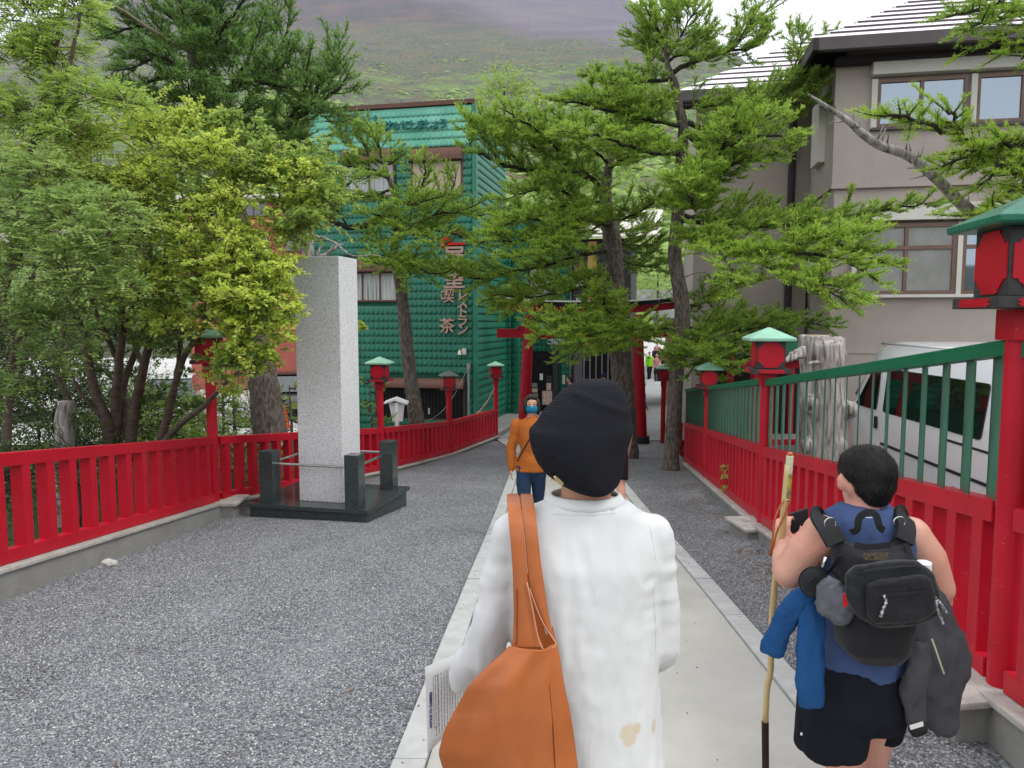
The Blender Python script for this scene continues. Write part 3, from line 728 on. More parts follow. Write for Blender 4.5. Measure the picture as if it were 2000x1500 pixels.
M['tile_faded_skylit'] = mat('faded_skylit_green_tile', (.10, .44, .30), .5, col2=(.24, .58, .44), vscale=1.4, spec=.5)  # paler upper tiles: some fading, plus sky reflection painted into the colour
M['tile_under'] = mat('green_wall_underlay', (.006, .07, .04), .6)
M['letter_pink'] = mat('pinkish_beige_letters', (.46, .30, .235), .5, var=.05)
M['letter_red'] = mat('red_letters', (.55, .012, .014), .4)
M['letter_teal'] = mat('teal_letters', (.018, .15, .15), .4)
M['letter_white'] = mat('white_letters', (.72, .73, .74), .5)
M['beige'] = mat('beige_shutter', (.56, .46, .34), .55, var=.05)
M['yellowawn'] = mat('ochre_awning', (.55, .34, .10), .7, var=.08)
M['greysiding'] = mat('dark_grey_siding', (.05, .047, .047), .7, var=.12)
M['mauve'] = mat('mauve_panel', (.15, .13, .155), .6)
M['cream'] = mat('cream_trim', (.62, .58, .50), .55, var=.05)
M['poster'] = mat('printed_poster', (.75, .72, .68), .4, col2=(.55, .22, .16), vscale=22, detail=2)
M['paperw'] = mat('white_paper', (.78, .77, .75), .6, var=.03)
M['wood_y'] = mat('yellow_wood', (.40, .26, .10), .6)
def tile_template(pu, pz):
    a = pu / 2; h = pz * 1.16
    out = [(-a, h), (a, h), (a, .28 * pz), (a * .86, .12 * pz), (a * .5, .0), (-a * .5, .0), (-a * .86, .12 * pz), (-a, .28 * pz)]
    vs = [(x, z, .004 + .016 * (1 - z / h)) for x, z in out] + [(0, .38 * pz, .025)] + [(x, z, .0) for x, z in out[2:]]
    t = [(i, 8, (i + 1) % 8) for i in range(8)]
    for i in range(2, 7): t += [(i, i + 1, 9 + i - 1), (i, 9 + i - 1, 9 + i - 2)]
    return np.array(vs), np.array([q[::-1] for q in t])
TV, TT = tile_template(.152, .222)
TM = {}
def tile_mesh(w, mt):
    k = (tuple(w.U), mt)
    if k not in TM:
        co = [w.U * v[0] + w.N * v[2] + Vector((0, 0, v[1])) for v in TV]
        TM[k] = np_mesh('tile', [tuple(c) for c in co], TT, M[mt]); 
    return TM[k]
def tile_wall(w, parent, a0, a1, z0, z1, holes, singles, skylit_above=1e9, single_fn=None):
    pu, pz = .152, .222; n = int((a1 - a0) / pu); left = singles
    acc = {'tile': [], 'tile_faded_skylit': []}
    for r_ in range(int((z1 - z0) / pz)):
        z = z0 + r_ * pz
        for c_ in range(n):
            a = a0 + (c_ + .5) * (a1 - a0) / n
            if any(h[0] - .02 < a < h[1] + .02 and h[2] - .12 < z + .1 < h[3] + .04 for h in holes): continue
            p = w.pt(a, z, .004 + random.uniform(0, .003)); mt = 'tile_faded_skylit' if z > skylit_above else 'tile'
            if left > 0 and single_fn and single_fn(a, z):
                o = bpy.data.objects.new('tile', tile_mesh(w, mt)); o.location = p; link(o, parent); left -= 1
            else: acc[mt].append(p)
    for mt, ps in acc.items():
        if not ps: continue
        ps = np.array(ps); co = TV[:, 0:1] * np.array(w.U) + TV[:, 2:3] * np.array(w.N) + TV[:, 1:2] * np.array([0, 0, 1])
        V = (ps[:, None, :] + co[None]).reshape(-1, 3); T = (TT[None] + (np.arange(len(ps)) * len(TV))[:, None, None]).reshape(-1, 3)
        link(bpy.data.objects.new('tiles', np_mesh('tiles', V, T, M[mt])), parent)['kind'] = 'stuff'
    return singles - left
gu = Vector((5.04, -1.06, 0)).normalized(); gn = Vector((-1.06, -5.04, 0)).normalized()
CZ = 7.98; GB = -1.85
corner = Vector((-1.08, 22.0, 0))
wf = Wall(corner, gu, gn)                      # front: a runs from -5.15 (left) to 0
ws = Wall(corner, -gn, gu)                     # side: a runs 0 .. 4.15
gb = thing('restaurant_building', 'green building clad in scalloped metal tiles with Japanese lettering', 'building', tuple(corner + Vector((0, 0, GB))))
def solid(name, poly, z0, z1, mt, parent):
    mb = MB(); mb.prism([(p.x, p.y) for p in poly], z0, z1); return mb.build(name, M[mt], parent)
WL = 5.15
A = wf.pt(-WL, 0); B = corner; D = ws.pt(4.15, 0); E = D + gu * .42; Fp = E - gn * 2.0; Gp = Fp + gu * 1.6; H = Gp - gn * 6; I = A - gn * 12
def inset(p): return p
solid('wall', [A, B, D, D - gu * .2 , I], GB, CZ - .05, 'tile_under', gb)
solid('wall', [D - gu * .3 , E, Fp, Gp, H, H - gu * 2.5], GB, 5.6, 'tile_under', gb)
# openings on the front, measured on the wall plane
w1 = wf.px(803, 291, 905, 380); w2 = wf.px(690, 294, 772, 384); w3 = wf.px(668, 508, 778, 589); w4 = wf.px(733, 737, 909, 822)
z_skylit = wf.at(860, 300)[1]
front_n = tile_wall(wf, gb, -WL, -.09, GB + .12, CZ - .12, [w1, w2, w3, w4], 230, z_skylit, lambda a, z: -3.3 < a and -.4 < z < 3.4)
tile_wall(ws, gb, .09, 4.12, GB + .12, CZ - .12, [], 0, 1e9)
we = Wall(D, gu, gn); tile_wall(we, gb, .02, .42, GB + .12, 5.5, [], 0)
wr = Wall(E, -gn, gu); tile_wall(wr, gb, .02, 2.0, GB + .12, 5.5, [], 0)
for w_, a in ((wf, 0), (we, .42), (we, 0)):
    mb = MB(); mb.box(w_.pt(a, (GB + CZ) / 2 if w_ is wf else (GB + 5.5) / 2), (.13, .13, CZ - GB if w_ is wf else 5.5 - GB), wf.ax()); mb.build('corner_trim', M['tile'], gb, bevel=.006)
wf.part('roof_edge', 'brown', gb, -WL - .05, .07, CZ - .1, CZ + .02, -.2, .08)
ws.part('roof_edge', 'alu', gb, -.08, 4.2, CZ - .1, CZ + .03, -.2, .07)
def win(w_, r, frame_mt, name='window', glass='glass', bars=1, fr=.05, parent=gb, curtain=False, depth=.0, midrail=None):
    a0, a1, z0, z1 = r
    mb = MB()
    w_.box(mb, a0, a1, z1 - fr, z1, -.05, .06); w_.box(mb, a0, a1, z0, z0 + fr, -.05, .06)
    w_.box(mb, a0, a0 + fr, z0 + fr, z1 - fr, -.05, .06); w_.box(mb, a1 - fr, a1, z0 + fr, z1 - fr, -.05, .06)
    for k in range(1, bars + 1):
        a = a0 + (a1 - a0) * k / (bars + 1); w_.box(mb, a - fr * .45, a + fr * .45, z0 + fr, z1 - fr, -.04, .05)
    if midrail: w_.box(mb, a0 + fr, a1 - fr, midrail - fr * .5, midrail + fr * .5, -.045, .055)
    o = mb.build(name, M[frame_mt], parent)
    for k in range(bars + 1):
        b0 = a0 + (a1 - a0) * k / (bars + 1) + fr * .5; b1 = a0 + (a1 - a0) * (k + 1) / (bars + 1) - fr * .5
        w_.part('pane', glass, o, b0, b1, z0 + fr * .6, z1 - fr * .6, .006 + .006 * (k % 2), .016 + .006 * (k % 2))
    if curtain:
        n = 30; mbc = MB(); vs = []
        for i in range(n + 1):
            a = a0 + fr + (a1 - a0 - 2 * fr) * i / n
            for z in (z0 + fr, z1 - fr): vs.append(w_.pt(a, z, .028 + .009 * sin(i * 2.3) + .004 * sin(i * 5.1)))
        mbc.add(vs, [(2 * i, 2 * i + 2, 2 * i + 3, 2 * i + 1) for i in range(n)]); mbc.build('curtain', M['curtain'], o, smooth=True, fixn=False)
    return o
# upper right window with a closed roller shutter under a rounded brown box
def shutter_box(w_, a0, a1, z0, z1, dep=.26):
    mb = MB(); n = 10; poly = [(0, z0), (0, z1)] + [(dep * sin(pi / 2 * i / n) , z0 + (z1 - z0) * (cos(pi / 2 * i / n) * .9 + .1) if i < n else z0) for i in range(n + 1)]
    vs = [w_.pt(a0, z, d) for d, z in poly] + [w_.pt(a1, z, d) for d, z in poly]; k = len(poly)
    mb.add(vs, [tuple(range(k)), tuple(range(2 * k - 1, k - 1, -1))] + [(i, (i + 1) % k, k + (i + 1) % k, k + i) for i in range(k)])
    return mb.build('shutter_box', M['brown'], gb, smooth=30)
zb1 = wf.at(850, 315)[1]
shutter_box(wf, w1[0], w1[1], zb1, w1[3])
sh = wf.part('window', 'brown', gb, w1[0], w1[1], w1[2], zb1, -.04, .03)
ns = 17
for k in range(ns):
    z0 = w1[2] + .06 + (zb1 - w1[2] - .08) * k / ns; wf.part('shutter_slat', 'beige', sh, w1[0] + .07, w1[1] - .07, z0, z0 + (zb1 - w1[2] - .08) / ns * .86, .02, .055, .006)
zb2 = wf.at(730, 315)[1]; shutter_box(wf, w2[0] - .3, w2[1], zb2, w2[3]); win(wf, (w2[0] - .3, w2[1], w2[2], zb2), 'brown', curtain=True)
zb3 = wf.at(720, 531)[1]; shutter_box(wf, w3[0], w3[1], zb3, w3[3]); win(wf, (w3[0] + .1, w3[1], w3[2], zb3), 'brown', curtain=True, bars=2)
zb4 = wf.at(820, 756)[1]; shutter_box(wf, w4[0], w4[1], zb4, w4[3]); o4 = win(wf, (w4[0], w4[1], w4[2], zb4), 'brown', bars=1, glass='dark')
nb = 26
for k in range(nb):
    a = w4[0] + (w4[1] - w4[0]) * (k + .5) / nb; wf.part('window_bar', 'black', o4, a - .011, a + .011, w4[2] + .03, zb4 - .03, .07, .092)
for f in (.42, .60, .82):
    a = w4[0] + (w4[1] - w4[0]) * f; wf.part('window_card', 'paperw', o4, a - .03, a + .03, w4[2] + .18, w4[2] + .36, .02, .03)
wf.part('window_sill', 'tile', gb, w4[0] - .1, w4[1] + .1, w4[2] - .12, w4[2], .03, .1)
# raised lettering
fR = Matrix((wf.U, Vector((0, 0, 1)), wf.N)).transposed()
def letter(w_, ch, px, py, hpx, mt, parent=gb, sx=1.0, bold=.012, dep=.03, n=.055, rot=0):
    bold *= .35
    a, z = w_.at(px, py); _, z1 = w_.at(px, py - hpx / 2); _, z0 = w_.at(px, py + hpx / 2)
    fr = Matrix((w_.U, Vector((0, 0, 1)), w_.N)).transposed()
    if rot: fr = fr @ Matrix.Rotation(rot, 3, 'Z')
    me = text_mesh(ch, (z1 - z0) * 1.08, dep, M[mt], 'letter', fr, w_.pt(a, z, n + dep), parent, sx=sx, bold=bold)
    return me
xs_ = [668, 695, 720]; 
for ch, px, py, h in (('富', 667, 247, 34), ('士', 695, 245, 36), ('山', 721, 243, 40)): letter(wf, ch, px, py, h, 'letter_teal', bold=.016)
for i, ch in enumerate('をきれいにしましょう'): letter(wf, ch, 738 + i * 14.3, 249 - i * .55, 19, 'letter_teal', bold=.014)
letter(wf, '二', 894, 468, 34, 'letter_red', bold=.03); letter(wf, '階', 873, 477, 24, 'letter_red', bold=.022)
for ch, px, py, h, s in (('展', 889, 505, 42, 1.0), ('望', 889, 546, 42, 1.0), ('茶', 875, 638, 29, 1)): letter(wf, ch, px, py, h, 'letter_pink', bold=.024 if h > 30 else .016)
letter(wf, '口', 867.5, 578, 20, 'letter_pink', sx=.5, bold=.02); letter(wf, '契', 879, 579, 28, 'letter_pink', sx=.72, bold=.012)
for i, ch in enumerate('レストラン'): letter(wf, ch, 905, 576 + i * 17.2, 22, 'letter_pink', bold=.016)
# small wall lamp and grey drain pole
a, z = wf.at(901, 687); mb = MB(); mb.tube([wf.pt(a, z + .02, .05), wf.pt(a, z + .02, .2), wf.pt(a, z - .08, .22)], [.03, .035, .06], 10); wf.box(mb, a + .05, a + .17, z - .08, z + .1, .05, .12); mb.build('wall_lamp', M['cream'], gb)
mb = MB(); a, z = wf.at(918, 720); z0 = wf.at(917, 812)[1]; mb.tube([wf.pt(a, z, .16), wf.pt(a, z0 - .2, .16)], .035, 10); wf.box(mb, a - .05, a + .05, z, z + .16, .1, .22); mb.build('drain_pipe', M['alu'], gb, smooth=40)
mb = MB(); a, z = wf.at(613, 415); mb.tube([wf.pt(a + .03, z, .14), wf.pt(a + .03, GB, .14)], .035, 8); mb.build('drain_pipe', M['alu'], gb, smooth=40)
# shop entrance in the recessed front
wd = Wall(Fp, gu, gn)
ed = wd.px(1045, 686, 1091, 830); uw = wd.px(1034, 522, 1086, 590)
tile_wall(wd, gb, .02, 1.58, GB + .12, 5.5, [(ed[0] - .3, ed[1], GB - 1, ed[3]), uw], 70, 1e9, lambda a, z: z < 1.2)
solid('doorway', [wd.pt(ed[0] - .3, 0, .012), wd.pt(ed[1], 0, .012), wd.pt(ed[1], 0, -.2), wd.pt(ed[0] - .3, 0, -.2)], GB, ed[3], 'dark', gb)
wd.part('door_jamb', 'greysiding', gb, ed[1] - .22, ed[1] - .02, GB + .1, ed[3], .01, .08)
for (x0, y0, x1, y1, mt) in ((1055, 729, 1061, 742, 'paperw'), (1068, 733, 1079, 748, 'greysiding'), (1068, 748, 1077, 762, 'poster'), (1060, 763, 1079, 790, 'poster')):
    q = wd.px(x0, y0, x1, y1); wd.part('poster', mt, gb, *q, .085, .1)
for k, (x0, y0) in enumerate(((1040, 748), (1040, 758), (1041, 768))):
    q = wd.px(x0, y0, x0 + 10, y0 + 8); wd.part('shelf_goods', ('alu', 'beige', 'wood_y')[k], gb, *q, .02, .12)
q = wd.px(1099, 732, 1104, 750); wd.part('wall_notice', 'cream', gb, *q, .05, .06)
win(wd, uw, 'greysiding', curtain=False, bars=1, glass='curtain')
mb = MB(); mb.tube([wd.pt(1.62, 5.4, .06), wd.pt(1.62, GB, .06)], .04, 8); mb.build('drain_pipe', M['alu'], gb, smooth=40)
for i, ch in enumerate('ご休憩処'): letter(wd, ch, 1074 + i * 8.6, 668, 11, 'letter_white', n=.06, bold=.008)
for i in range(4):
    q = wd.px(1046 + i * 6, 657, 1050 + i * 6, 662); wd.part('sign_letter', 'yellowawn', gb, *q, .05, .09)
a, z = wd.at(1056, 637); wd.part('sign_letter', mat('sky_blue_sign', (.02, .30, .62), .4), gb, a - .1, a + .16, z - .12, z + .1, .05, .1)

# ---- dark timber shop beside it
db = thing('shop_building', 'dark grey boarded shop with ochre awning and black vertical bars', 'building', (3.0, 27.6, -1.85))
O2 = wd.pt(1.70, 0, .12); wk = Wall(O2, gu, gn); W2 = 2.1
solid('wall', [wk.pt(0, 0), wk.pt(W2, 0), wk.pt(W2, 0, -5), wk.pt(0, 0, -5)], -1.85, 4.6, 'greysiding', db)
for k in range(16):
    z = 1.0 + k * .22; wk.part('siding_board', 'greysiding', db, .02, W2 - .02, z, z + .205, .0, .03, .004)
q = wk.px(1149, 450, 1164, 660); wk.part('pilaster', 'yellowawn', db, q[0], q[1], q[2], 4.5, .02, .1)
z1 = wk.at(1130, 655)[1]; z0 = wk.at(1130, 677)[1]
mb = MB(); vs = [wk.pt(0, z0, .05), wk.pt(.95, z0, .05), wk.pt(W2 + .1, z0 + .3, .9), wk.pt(0, z1, .05), wk.pt(.95, z1, .05), wk.pt(W2 + .1, z1 + .35, .9), wk.pt(W2 + .1, z1 + .35, 0), wk.pt(W2 + .1, z0 + .3, 0), wk.pt(0, z1, 0), wk.pt(0, z0, 0)]
mb.add(vs, [(0, 1, 4, 3), (1, 2, 5, 4), (2, 7, 6, 5), (3, 4, 5, 6, 8), (9, 7, 2, 1, 0), (8, 9, 0, 3)]); mb.build('awning', M['yellowawn'], db)
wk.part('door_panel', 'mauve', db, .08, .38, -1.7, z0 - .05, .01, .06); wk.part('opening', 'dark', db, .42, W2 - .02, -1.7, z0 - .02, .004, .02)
for k in range(8): wk.part('vertical_bar', 'alu', db, .42 + k * .22, .46 + k * .22, -1.7, z0 - .02, .03, .09)
for ch, py, mt in (('小', 526, 'letter_red'), ('春', 541, 'letter_white'), ('茶', 556, 'letter_white'), ('屋', 590, 'letter_white')): letter(wk, ch, 1132, py, 15, mt, db, bold=.02, n=.03)
# pale ribbed roof behind
mb = MB(); 
for k in range(9):
    vs = [wk.pt(-.6 + k * .42, 4.6 + .0, .3), wk.pt(-.6 + k * .42 + .40, 4.6, .3), wk.pt(-.6 + k * .42 + .40, 6.0, -3.4), wk.pt(-.6 + k * .42, 6.0, -3.4)]
    vs += [v + Vector((0, 0, .06)) for v in vs]; m1 = MB(); m1.add(vs, [(3, 2, 1, 0), (4, 5, 6, 7), (0, 1, 5, 4), (1, 2, 6, 5), (2, 3, 7, 6), (3, 0, 4, 7)]); m1.build('roof_sheet', M['cream'], db)

# ---- orange kiosk far right of the gate and a dark red building at far left
ok = thing('kiosk', 'small orange timber kiosk beyond the gate, beside the pine trunk', 'kiosk', (6.0, 30, -1.8))
wo = Wall((6.5, 30), (1, -.1), (-.1, -1)); M['orange_wood'] = mat('orange_timber', (.42, .12, .035), .6, var=.15)
solid('wall', [wo.pt(0, 0), wo.pt(3, 0), wo.pt(3, 0, -3), wo.pt(0, 0, -3)], -1.85, 1.6, 'orange_wood', ok)
for k in range(6): wo.part('wall_board', 'orange_wood', ok, .05 + k * .5, .5 + k * .5, -1.8, 1.5, 0, .04)
wo.part('roof', 'greyroof', ok, -.5, 3.4, 1.6, 1.75, -3.4, .6); wo.part('roof', 'greysiding', ok, -.6, 1.0, .3, .4, 0, 1.2)
rb = thing('tall_building', 'red and orange building glimpsed left of the pale stone pillar', 'building', (-10.5, 36, -1.8))
wl = Wall((-16, 37), (1, -.05), (-.05, -1))
M['redwall'] = mat('faded_red_wall', (.36, .10, .075), .7, var=.12)
solid('wall', [wl.pt(0, 0), wl.pt(7.0, 0), wl.pt(7.0, 0, -8), wl.pt(0, 0, -8)], -1.9, 7.5, 'redwall', rb)
for k in range(4):
    wl.part('ochre_band', 'yellowawn', rb, .0, 7.0, 1.2 + k * 1.7, 1.42 + k * 1.7, 0, .06)
    for j in range(3): win(wl, (.5 + j * 2.2, 1.9 + j * 2.2, 1.6 + k * 1.7, 2.5 + k * 1.7), 'brown', parent=rb)
wl.part('roof', 'cream', rb, -.3, 7.3, 7.5, 7.7, -8.2, .4)

# ------------------------------------------------------------------ taupe building on the right
M['stucco'] = mat('taupe_stucco', (.40, .345, .305), .92, var=.06, vscale=2.2, bump=.35, bscale=70, detail=10)
M['stucco_side'] = M['stucco']
M['roofwhite'] = mat('pale_metal_roof', (.80, .79, .80), .4, metal=0, var=.04)
M['roofseam'] = mat('dark_roof_seam', (.08, .05, .06), .6)
M['fascia'] = mat('dark_brown_fascia', (.10, .085, .085), .55, var=.1)
M['soffit'] = mat('dark_soffit', (.028, .02, .02), .7)
M['winframe'] = mat('bronze_frame', (.17, .11, .085), .4, metal=.2)
M['trimwhite'] = mat('off_white_trim', (.60, .575, .52), .6, var=.04)
hu = Vector((1, -.19, 0)).normalized(); hn = Vector((-.19, -1, 0)).normalized()
W0 = Vector((6.47, 15.3, 0)); wb = Wall(W0, hu, hn); WLn = 13.0; WD = 9.0
ht = thing('lodge_building', 'two storey taupe stucco lodge with pale metal roof and brown framed windows', 'building', (W0.x, W0.y, -1.4))
ZE = wb.at(1700, 118)[1]                                    # top of the wall under the eaves
zl = wb.at(1640, 365)[1]
# main block: upper storey stands a little proud of the lower one
low = [wb.pt(.06, 0, -.05), wb.pt(WLn, 0, -.05), wb.pt(WLn, 0, -WD), wb.pt(.06, 0, -WD)]
up = [wb.pt(0, 0, 0), wb.pt(WLn, 0, 0), wb.pt(WLn, 0, -WD), wb.pt(0, 0, -WD)]
solid('wall', low, -1.5, zl - .001, 'stucco', ht); solid('wall', up, zl, ZE, 'stucco', ht)
# vertical panel joints in the stucco as thin recess-like battens
for k in range(1, 14): 
    a = k * .95 - .2
    wb.part('panel_joint', 'stucco', ht, a - .006, a + .006, zl, ZE, 0, .004); 
wb.part('drip_ledge', 'stucco', ht, -.02, WLn, zl - .04, zl + .05, 0, .045, .008)
wb.part('string_course', 'stucco', ht, .04, WLn, wb.at(1750, 688)[1] - .03, wb.at(1750, 688)[1], -.05, -.035)
wsd = Wall(W0, -hn, -hu)                                   # left flank of the main block
# windows: upper band
uz1 = wb.at(1800, 152)[1]; uz0 = wb.at(1800, 247)[1]
x = wb.at(1706, 200)[0]; mods = []
wb.part('window_header', 'trimwhite', ht, x - .08, WLn, wb.at(1706, 152)[1], wb.at(1706, 118)[1], .0, .22, .008)
M['winglass'] = glass_mat('lodge_glass', (.22, .27, .32), .03); M['winglass'].node_tree.nodes['Principled BSDF'].inputs['Metallic'].default_value = .75
wmod = wb.at(1888, 200)[0] - x
for k in range(5):
    a0 = x + k * (wmod + .1); 
    if a0 + wmod > WLn: break
    win(wb, (a0 + .05, a0 + wmod, uz0, uz1), 'winframe', bars=1, fr=.07, parent=ht, glass='winglass')
    wb.part('mullion', 'trimwhite', ht, a0 - .06, a0 + .045, uz0 - .02, uz1, .0, .1)
wb.part('window_sill', 'fascia', ht, x - .05, WLn - .2, uz0 - .05, uz0, 0, .1)
# lower band
lz1 = wb.at(1800, 436)[1]; lz0 = wb.at(1800, 575)[1]; x = wb.at(1688, 500)[0]
wb.part('window_header', 'trimwhite', ht, x - .05, WLn, wb.at(1688, 433)[1], wb.at(1688, 402)[1], -.05, .17, .008)
wmod = wb.at(1866, 500)[0] - wb.at(1668, 500)[0]
M['frosted'] = mat('frosted_glass', (.27, .27, .25), .25, var=.15, vscale=2)
x = wb.at(1668, 500)[0]
for k in range(5):
    a0 = x + k * (wmod + .06)
    if a0 + wmod > WLn: break
    zm = lz0 + (lz1 - lz0) * .66
    o = win(wb, (a0 + .04, a0 + wmod, lz0, lz1), 'winframe', bars=1, fr=.075, parent=ht, glass='winglass' if k % 2 else 'frosted', midrail=zm)
    wb.part('mullion', 'trimwhite', ht, a0 - .05, a0 + .04, lz0 - .02, lz1, -.04, .08)
wb.part('window_sill', 'trimwhite', ht, wb.at(1640, 575)[0], WLn - .2, lz0 - .06, lz0, -.05, .09)
# flank: small window and wall step, downpipe
FD = 2.3
q0 = wsd.at(1603, 300); wsd.part('flank_window', 'trimwhite', ht, .75, 1.5, wb.at(1640, 300)[1], uz1 - .1, 0, .14)
wsd.part('flank_window', 'trimwhite', ht, .75, 1.5, lz0 + .1, lz1 - .3, 0, .12)
# rear wing
ww = Wall(W0 - hn * FD, hu, hn); ww0 = ww.at(1357, 400)[0]
solid('wall', [ww.pt(ww0, 0), ww.pt(0, 0), ww.pt(0, 0, -6), ww.pt(ww0, 0, -6)], -1.6, ZE - .1, 'stucco', ht)
for k in range(1, 4): ww.part('panel_joint', 'stucco', ht, ww0 + k * .7 - .006, ww0 + k * .7 + .006, zl - .3, ZE - .1, 0, .005)
ww.part('drip_ledge', 'stucco', ht, ww0, 0, ww.at(1450, 408)[1] - .04, ww.at(1450, 408)[1] + .04, 0, .04)
mb = MB(); a = ww.at(1543, 400)[0]; mb.tube([ww.pt(a, ZE + .1, .45), ww.pt(a, ZE - .25, .42), ww.pt(a, ZE - .6, .12), ww.pt(a, 0, .12), ww.pt(a, -1.5, .12)], .085, 12); mb.build('downpipe', M['blackiron'], ht, smooth=40)
mb = MB(); a = ww.at(1403, 570)[0]; mb.tube([ww.pt(a, ww.at(1403, 568)[1], .2), ww.pt(a, -1.5, .2)], .035, 8); mb.build('vent_pipe', M['alu'], ht, smooth=40)
# roofs: each course of the standing sheet roof is a piece of its own
def roof_courses(w_, a0, a1, n0, z0, pitch, depth, nrow, hip_l, hip_r, parent):
    """courses climb from the eave (offset n0 outside the wall) back over the house"""
    run = depth / nrow
    for k in range(nrow):
        d0 = k * run; d1 = (k + 1) * run + .03
        al0, ar0 = a0 + d0 * hip_l, a1 - d0 * hip_r; al1, ar1 = a0 + d1 * hip_l, a1 - d1 * hip_r
        if ar1 - al1 < .1: break
        za, zb = z0 + d0 * pitch, z0 + d1 * pitch
        lift = .045
        b0 = [w_.pt(al0, za + lift, n0 - d0), w_.pt(ar0, za + lift, n0 - d0), w_.pt(ar1, zb, n0 - d1), w_.pt(al1, zb, n0 - d1)]
        vs = b0 + [v - Vector((0, 0, .05)) for v in b0]
        mb = MB(); mb.add(vs, [(0, 1, 2, 3), (7, 6, 5, 4), (1, 0, 4, 5), (2, 1, 5, 6), (3, 2, 6, 7), (0, 3, 7, 4)], 0); mb.m[2] = 1
        mb.build('roof_course', [M['roofwhite'], M['roofseam']], parent, fixn=False)
ez = wb.at(1720, 96)[1]
roof_courses(wb, -.55, WLn + .6, .75, ez, .62, 5.2, 16, 1.0, 1.0, ht)
wb.part('fascia', 'fascia', ht, -.6, WLn + .6, ez - .20, ez + .03, .66, .79); wb.part('soffit', 'soffit', ht, -.55, WLn + .6, ez - .2, ez - .14, -.2, .66)
wsd.part('fascia', 'fascia', ht, -.79, WD, ez - .20, ez + .03, .49, .6); wsd.part('soffit', 'soffit', ht, -.6, WD, ez - .2, ez - .14, -.1, .5)
wb.part('eave_beam', 'soffit', ht, -.05, WLn, ZE - .1, ez - .19, 0, .3)
# the hip on the left flank
roof_courses(wsd, -.75, WD + 3, .6, ez, .62, 5.2, 16, 1.0, .2, ht)
ez2 = ez - .12
roof_courses(ww, ww0 - .5, .9, .6, ez2, .62, 4.6, 13, .95, -.2, ht)
ww.part('fascia', 'fascia', ht, ww0 - .5, -.1, ez2 - .2, ez2 + .03, .52, .64); ww.part('soffit', 'soffit', ht, ww0 - .45, -.1, ez2 - .2, ez2 - .14, -.1, .52)

# ------------------------------------------------------------------ little shrine pavilion behind the right fence
sv = thing('shrine_pavilion', 'small open pavilion with red posts and sloping green copper roof behind the right fence', 'pavilion', (5.0, 14.5, -1.3))
for x, y in ((4.55, 13.9), (5.75, 13.7), (4.6, 15.6), (5.8, 15.4)):
    mb = MB(); mb.tube([(x, y, -1.35), (x, y, 1.0)], .075, 12); mb.build('post', M['red'], sv, smooth=40)
mb = MB()
rp = [(4.72, 13.5, .985), (5.55, 13.4, 1.05), (5.85, 14.4, 1.26), (5.0, 14.7, 1.22), (4.6, 16.0, .8), (6.0, 15.7, .85)]
vs = [Vector(p) for p in rp] + [Vector(p) - Vector((0, 0, .09)) for p in rp]
mb.add(vs, [(0, 1, 2, 3), (3, 2, 5, 4), (9, 8, 7, 6), (10, 11, 8, 9), (0, 6, 7, 1), (1, 7, 8, 2), (2, 8, 11, 5), (5, 11, 10, 4), (4, 10, 9, 3), (3, 9, 6, 0)]); mb.build('roof', M['greenroof_dark'], sv)
mb = MB(); mb.box((5.3, 15.75, -.2), (1.9, .08, 2.2)); mb.build('back_wall', M['soffit'], sv)
mb = MB(); mb.box((5.2, 13.8, .84), (1.9, .1, .14)); mb.build('beam', M['red'], sv)
mb = MB(); mb.box((5.2, 13.75, -.62), (1.6, .1, .1)); mb.build('beam', M['red'], sv)
mb = MB(); mb.box((5.3, 14.7, -1.0), (1.5, 1.2, .6)); mb.build('stone_basin', M['concrete'], sv, bevel=.02)
# ------------------------------------------------------------------ white van behind the right fence
M['vanwhite'] = mat('white_car_paint', (.85, .86, .87), .18, var=.015, coat=.6)
M['vanglass'] = glass_mat('tinted_van_glass', (.006, .012, .010), .04)
M['plastic'] = mat('dark_plastic', (.03, .03, .032), .5)
M['redlamp'] = mat('red_lamp_lens', (.30, .008, .01), .15, coat=.5)
vd = Vector((.079, 1, 0)).normalized(); vx = Vector((vd.y, -vd.x, 0))       # vd: towards the front, vx: towards its right side
VO = Vector((5.46, 8.15, 0)); VZ0 = -.86
def V(a, s, z): return VO + vd * (a * (1.09 if a > 0 else 1)) + vx * s + Vector((0, 0, VZ0 + z * .955))
van = thing('parked_van', 'white high roofed passenger van with dark tinted windows parked behind the green louvers', 'van', tuple(V(2.3, .9, 0)))
def van_ring(a, zb, zt, ins):
    """cross section at distance a from the rear; ins: how far the roof edge leans in"""
    pts = [(0.02, zb), (.0, zb + .35), (.0, 1.15), (.03 + ins * .3, 1.5), (.08 + ins, zt - .16), (.16 + ins, zt - .05), (.35 + ins, zt)]
    L = [V(a, s, z) for s, z in pts]; Rr = [V(a, 1.8 - s, z) for s, z in pts[::-1]]
    return L + Rr
rings = [(-.02, .35, 2.1, .10), (.0, .25, 2.22, .05), (.08, .24, 2.27, .02), (.6, .24, 2.29, 0), (3.2, .24, 2.28, 0), (3.55, .24, 2.22, .03), (3.95, .24, 1.85, .08), (4.35, .25, 1.3, .10), (4.6, .27, 1.0, .07), (4.72, .32, .85, .1)]
mb = MB(); vs = []; k = 14
for a, zb, zt, ins in rings:
    if zt < 1.6:
        pts = [(0.03 + ins * .4, zb), (.02 + ins * .4, zb + .2), (.03 + ins * .4, zb + .3), (.05 + ins * .5, zt - .3), (.08 + ins, zt - .12), (.16 + ins, zt - .04), (.35 + ins, zt)]
        vs += [V(a, s, z) for s, z in pts] + [V(a, 1.8 - s, z) for s, z in pts[::-1]]
    else: vs += van_ring(a, zb, zt, ins)
n = len(rings)
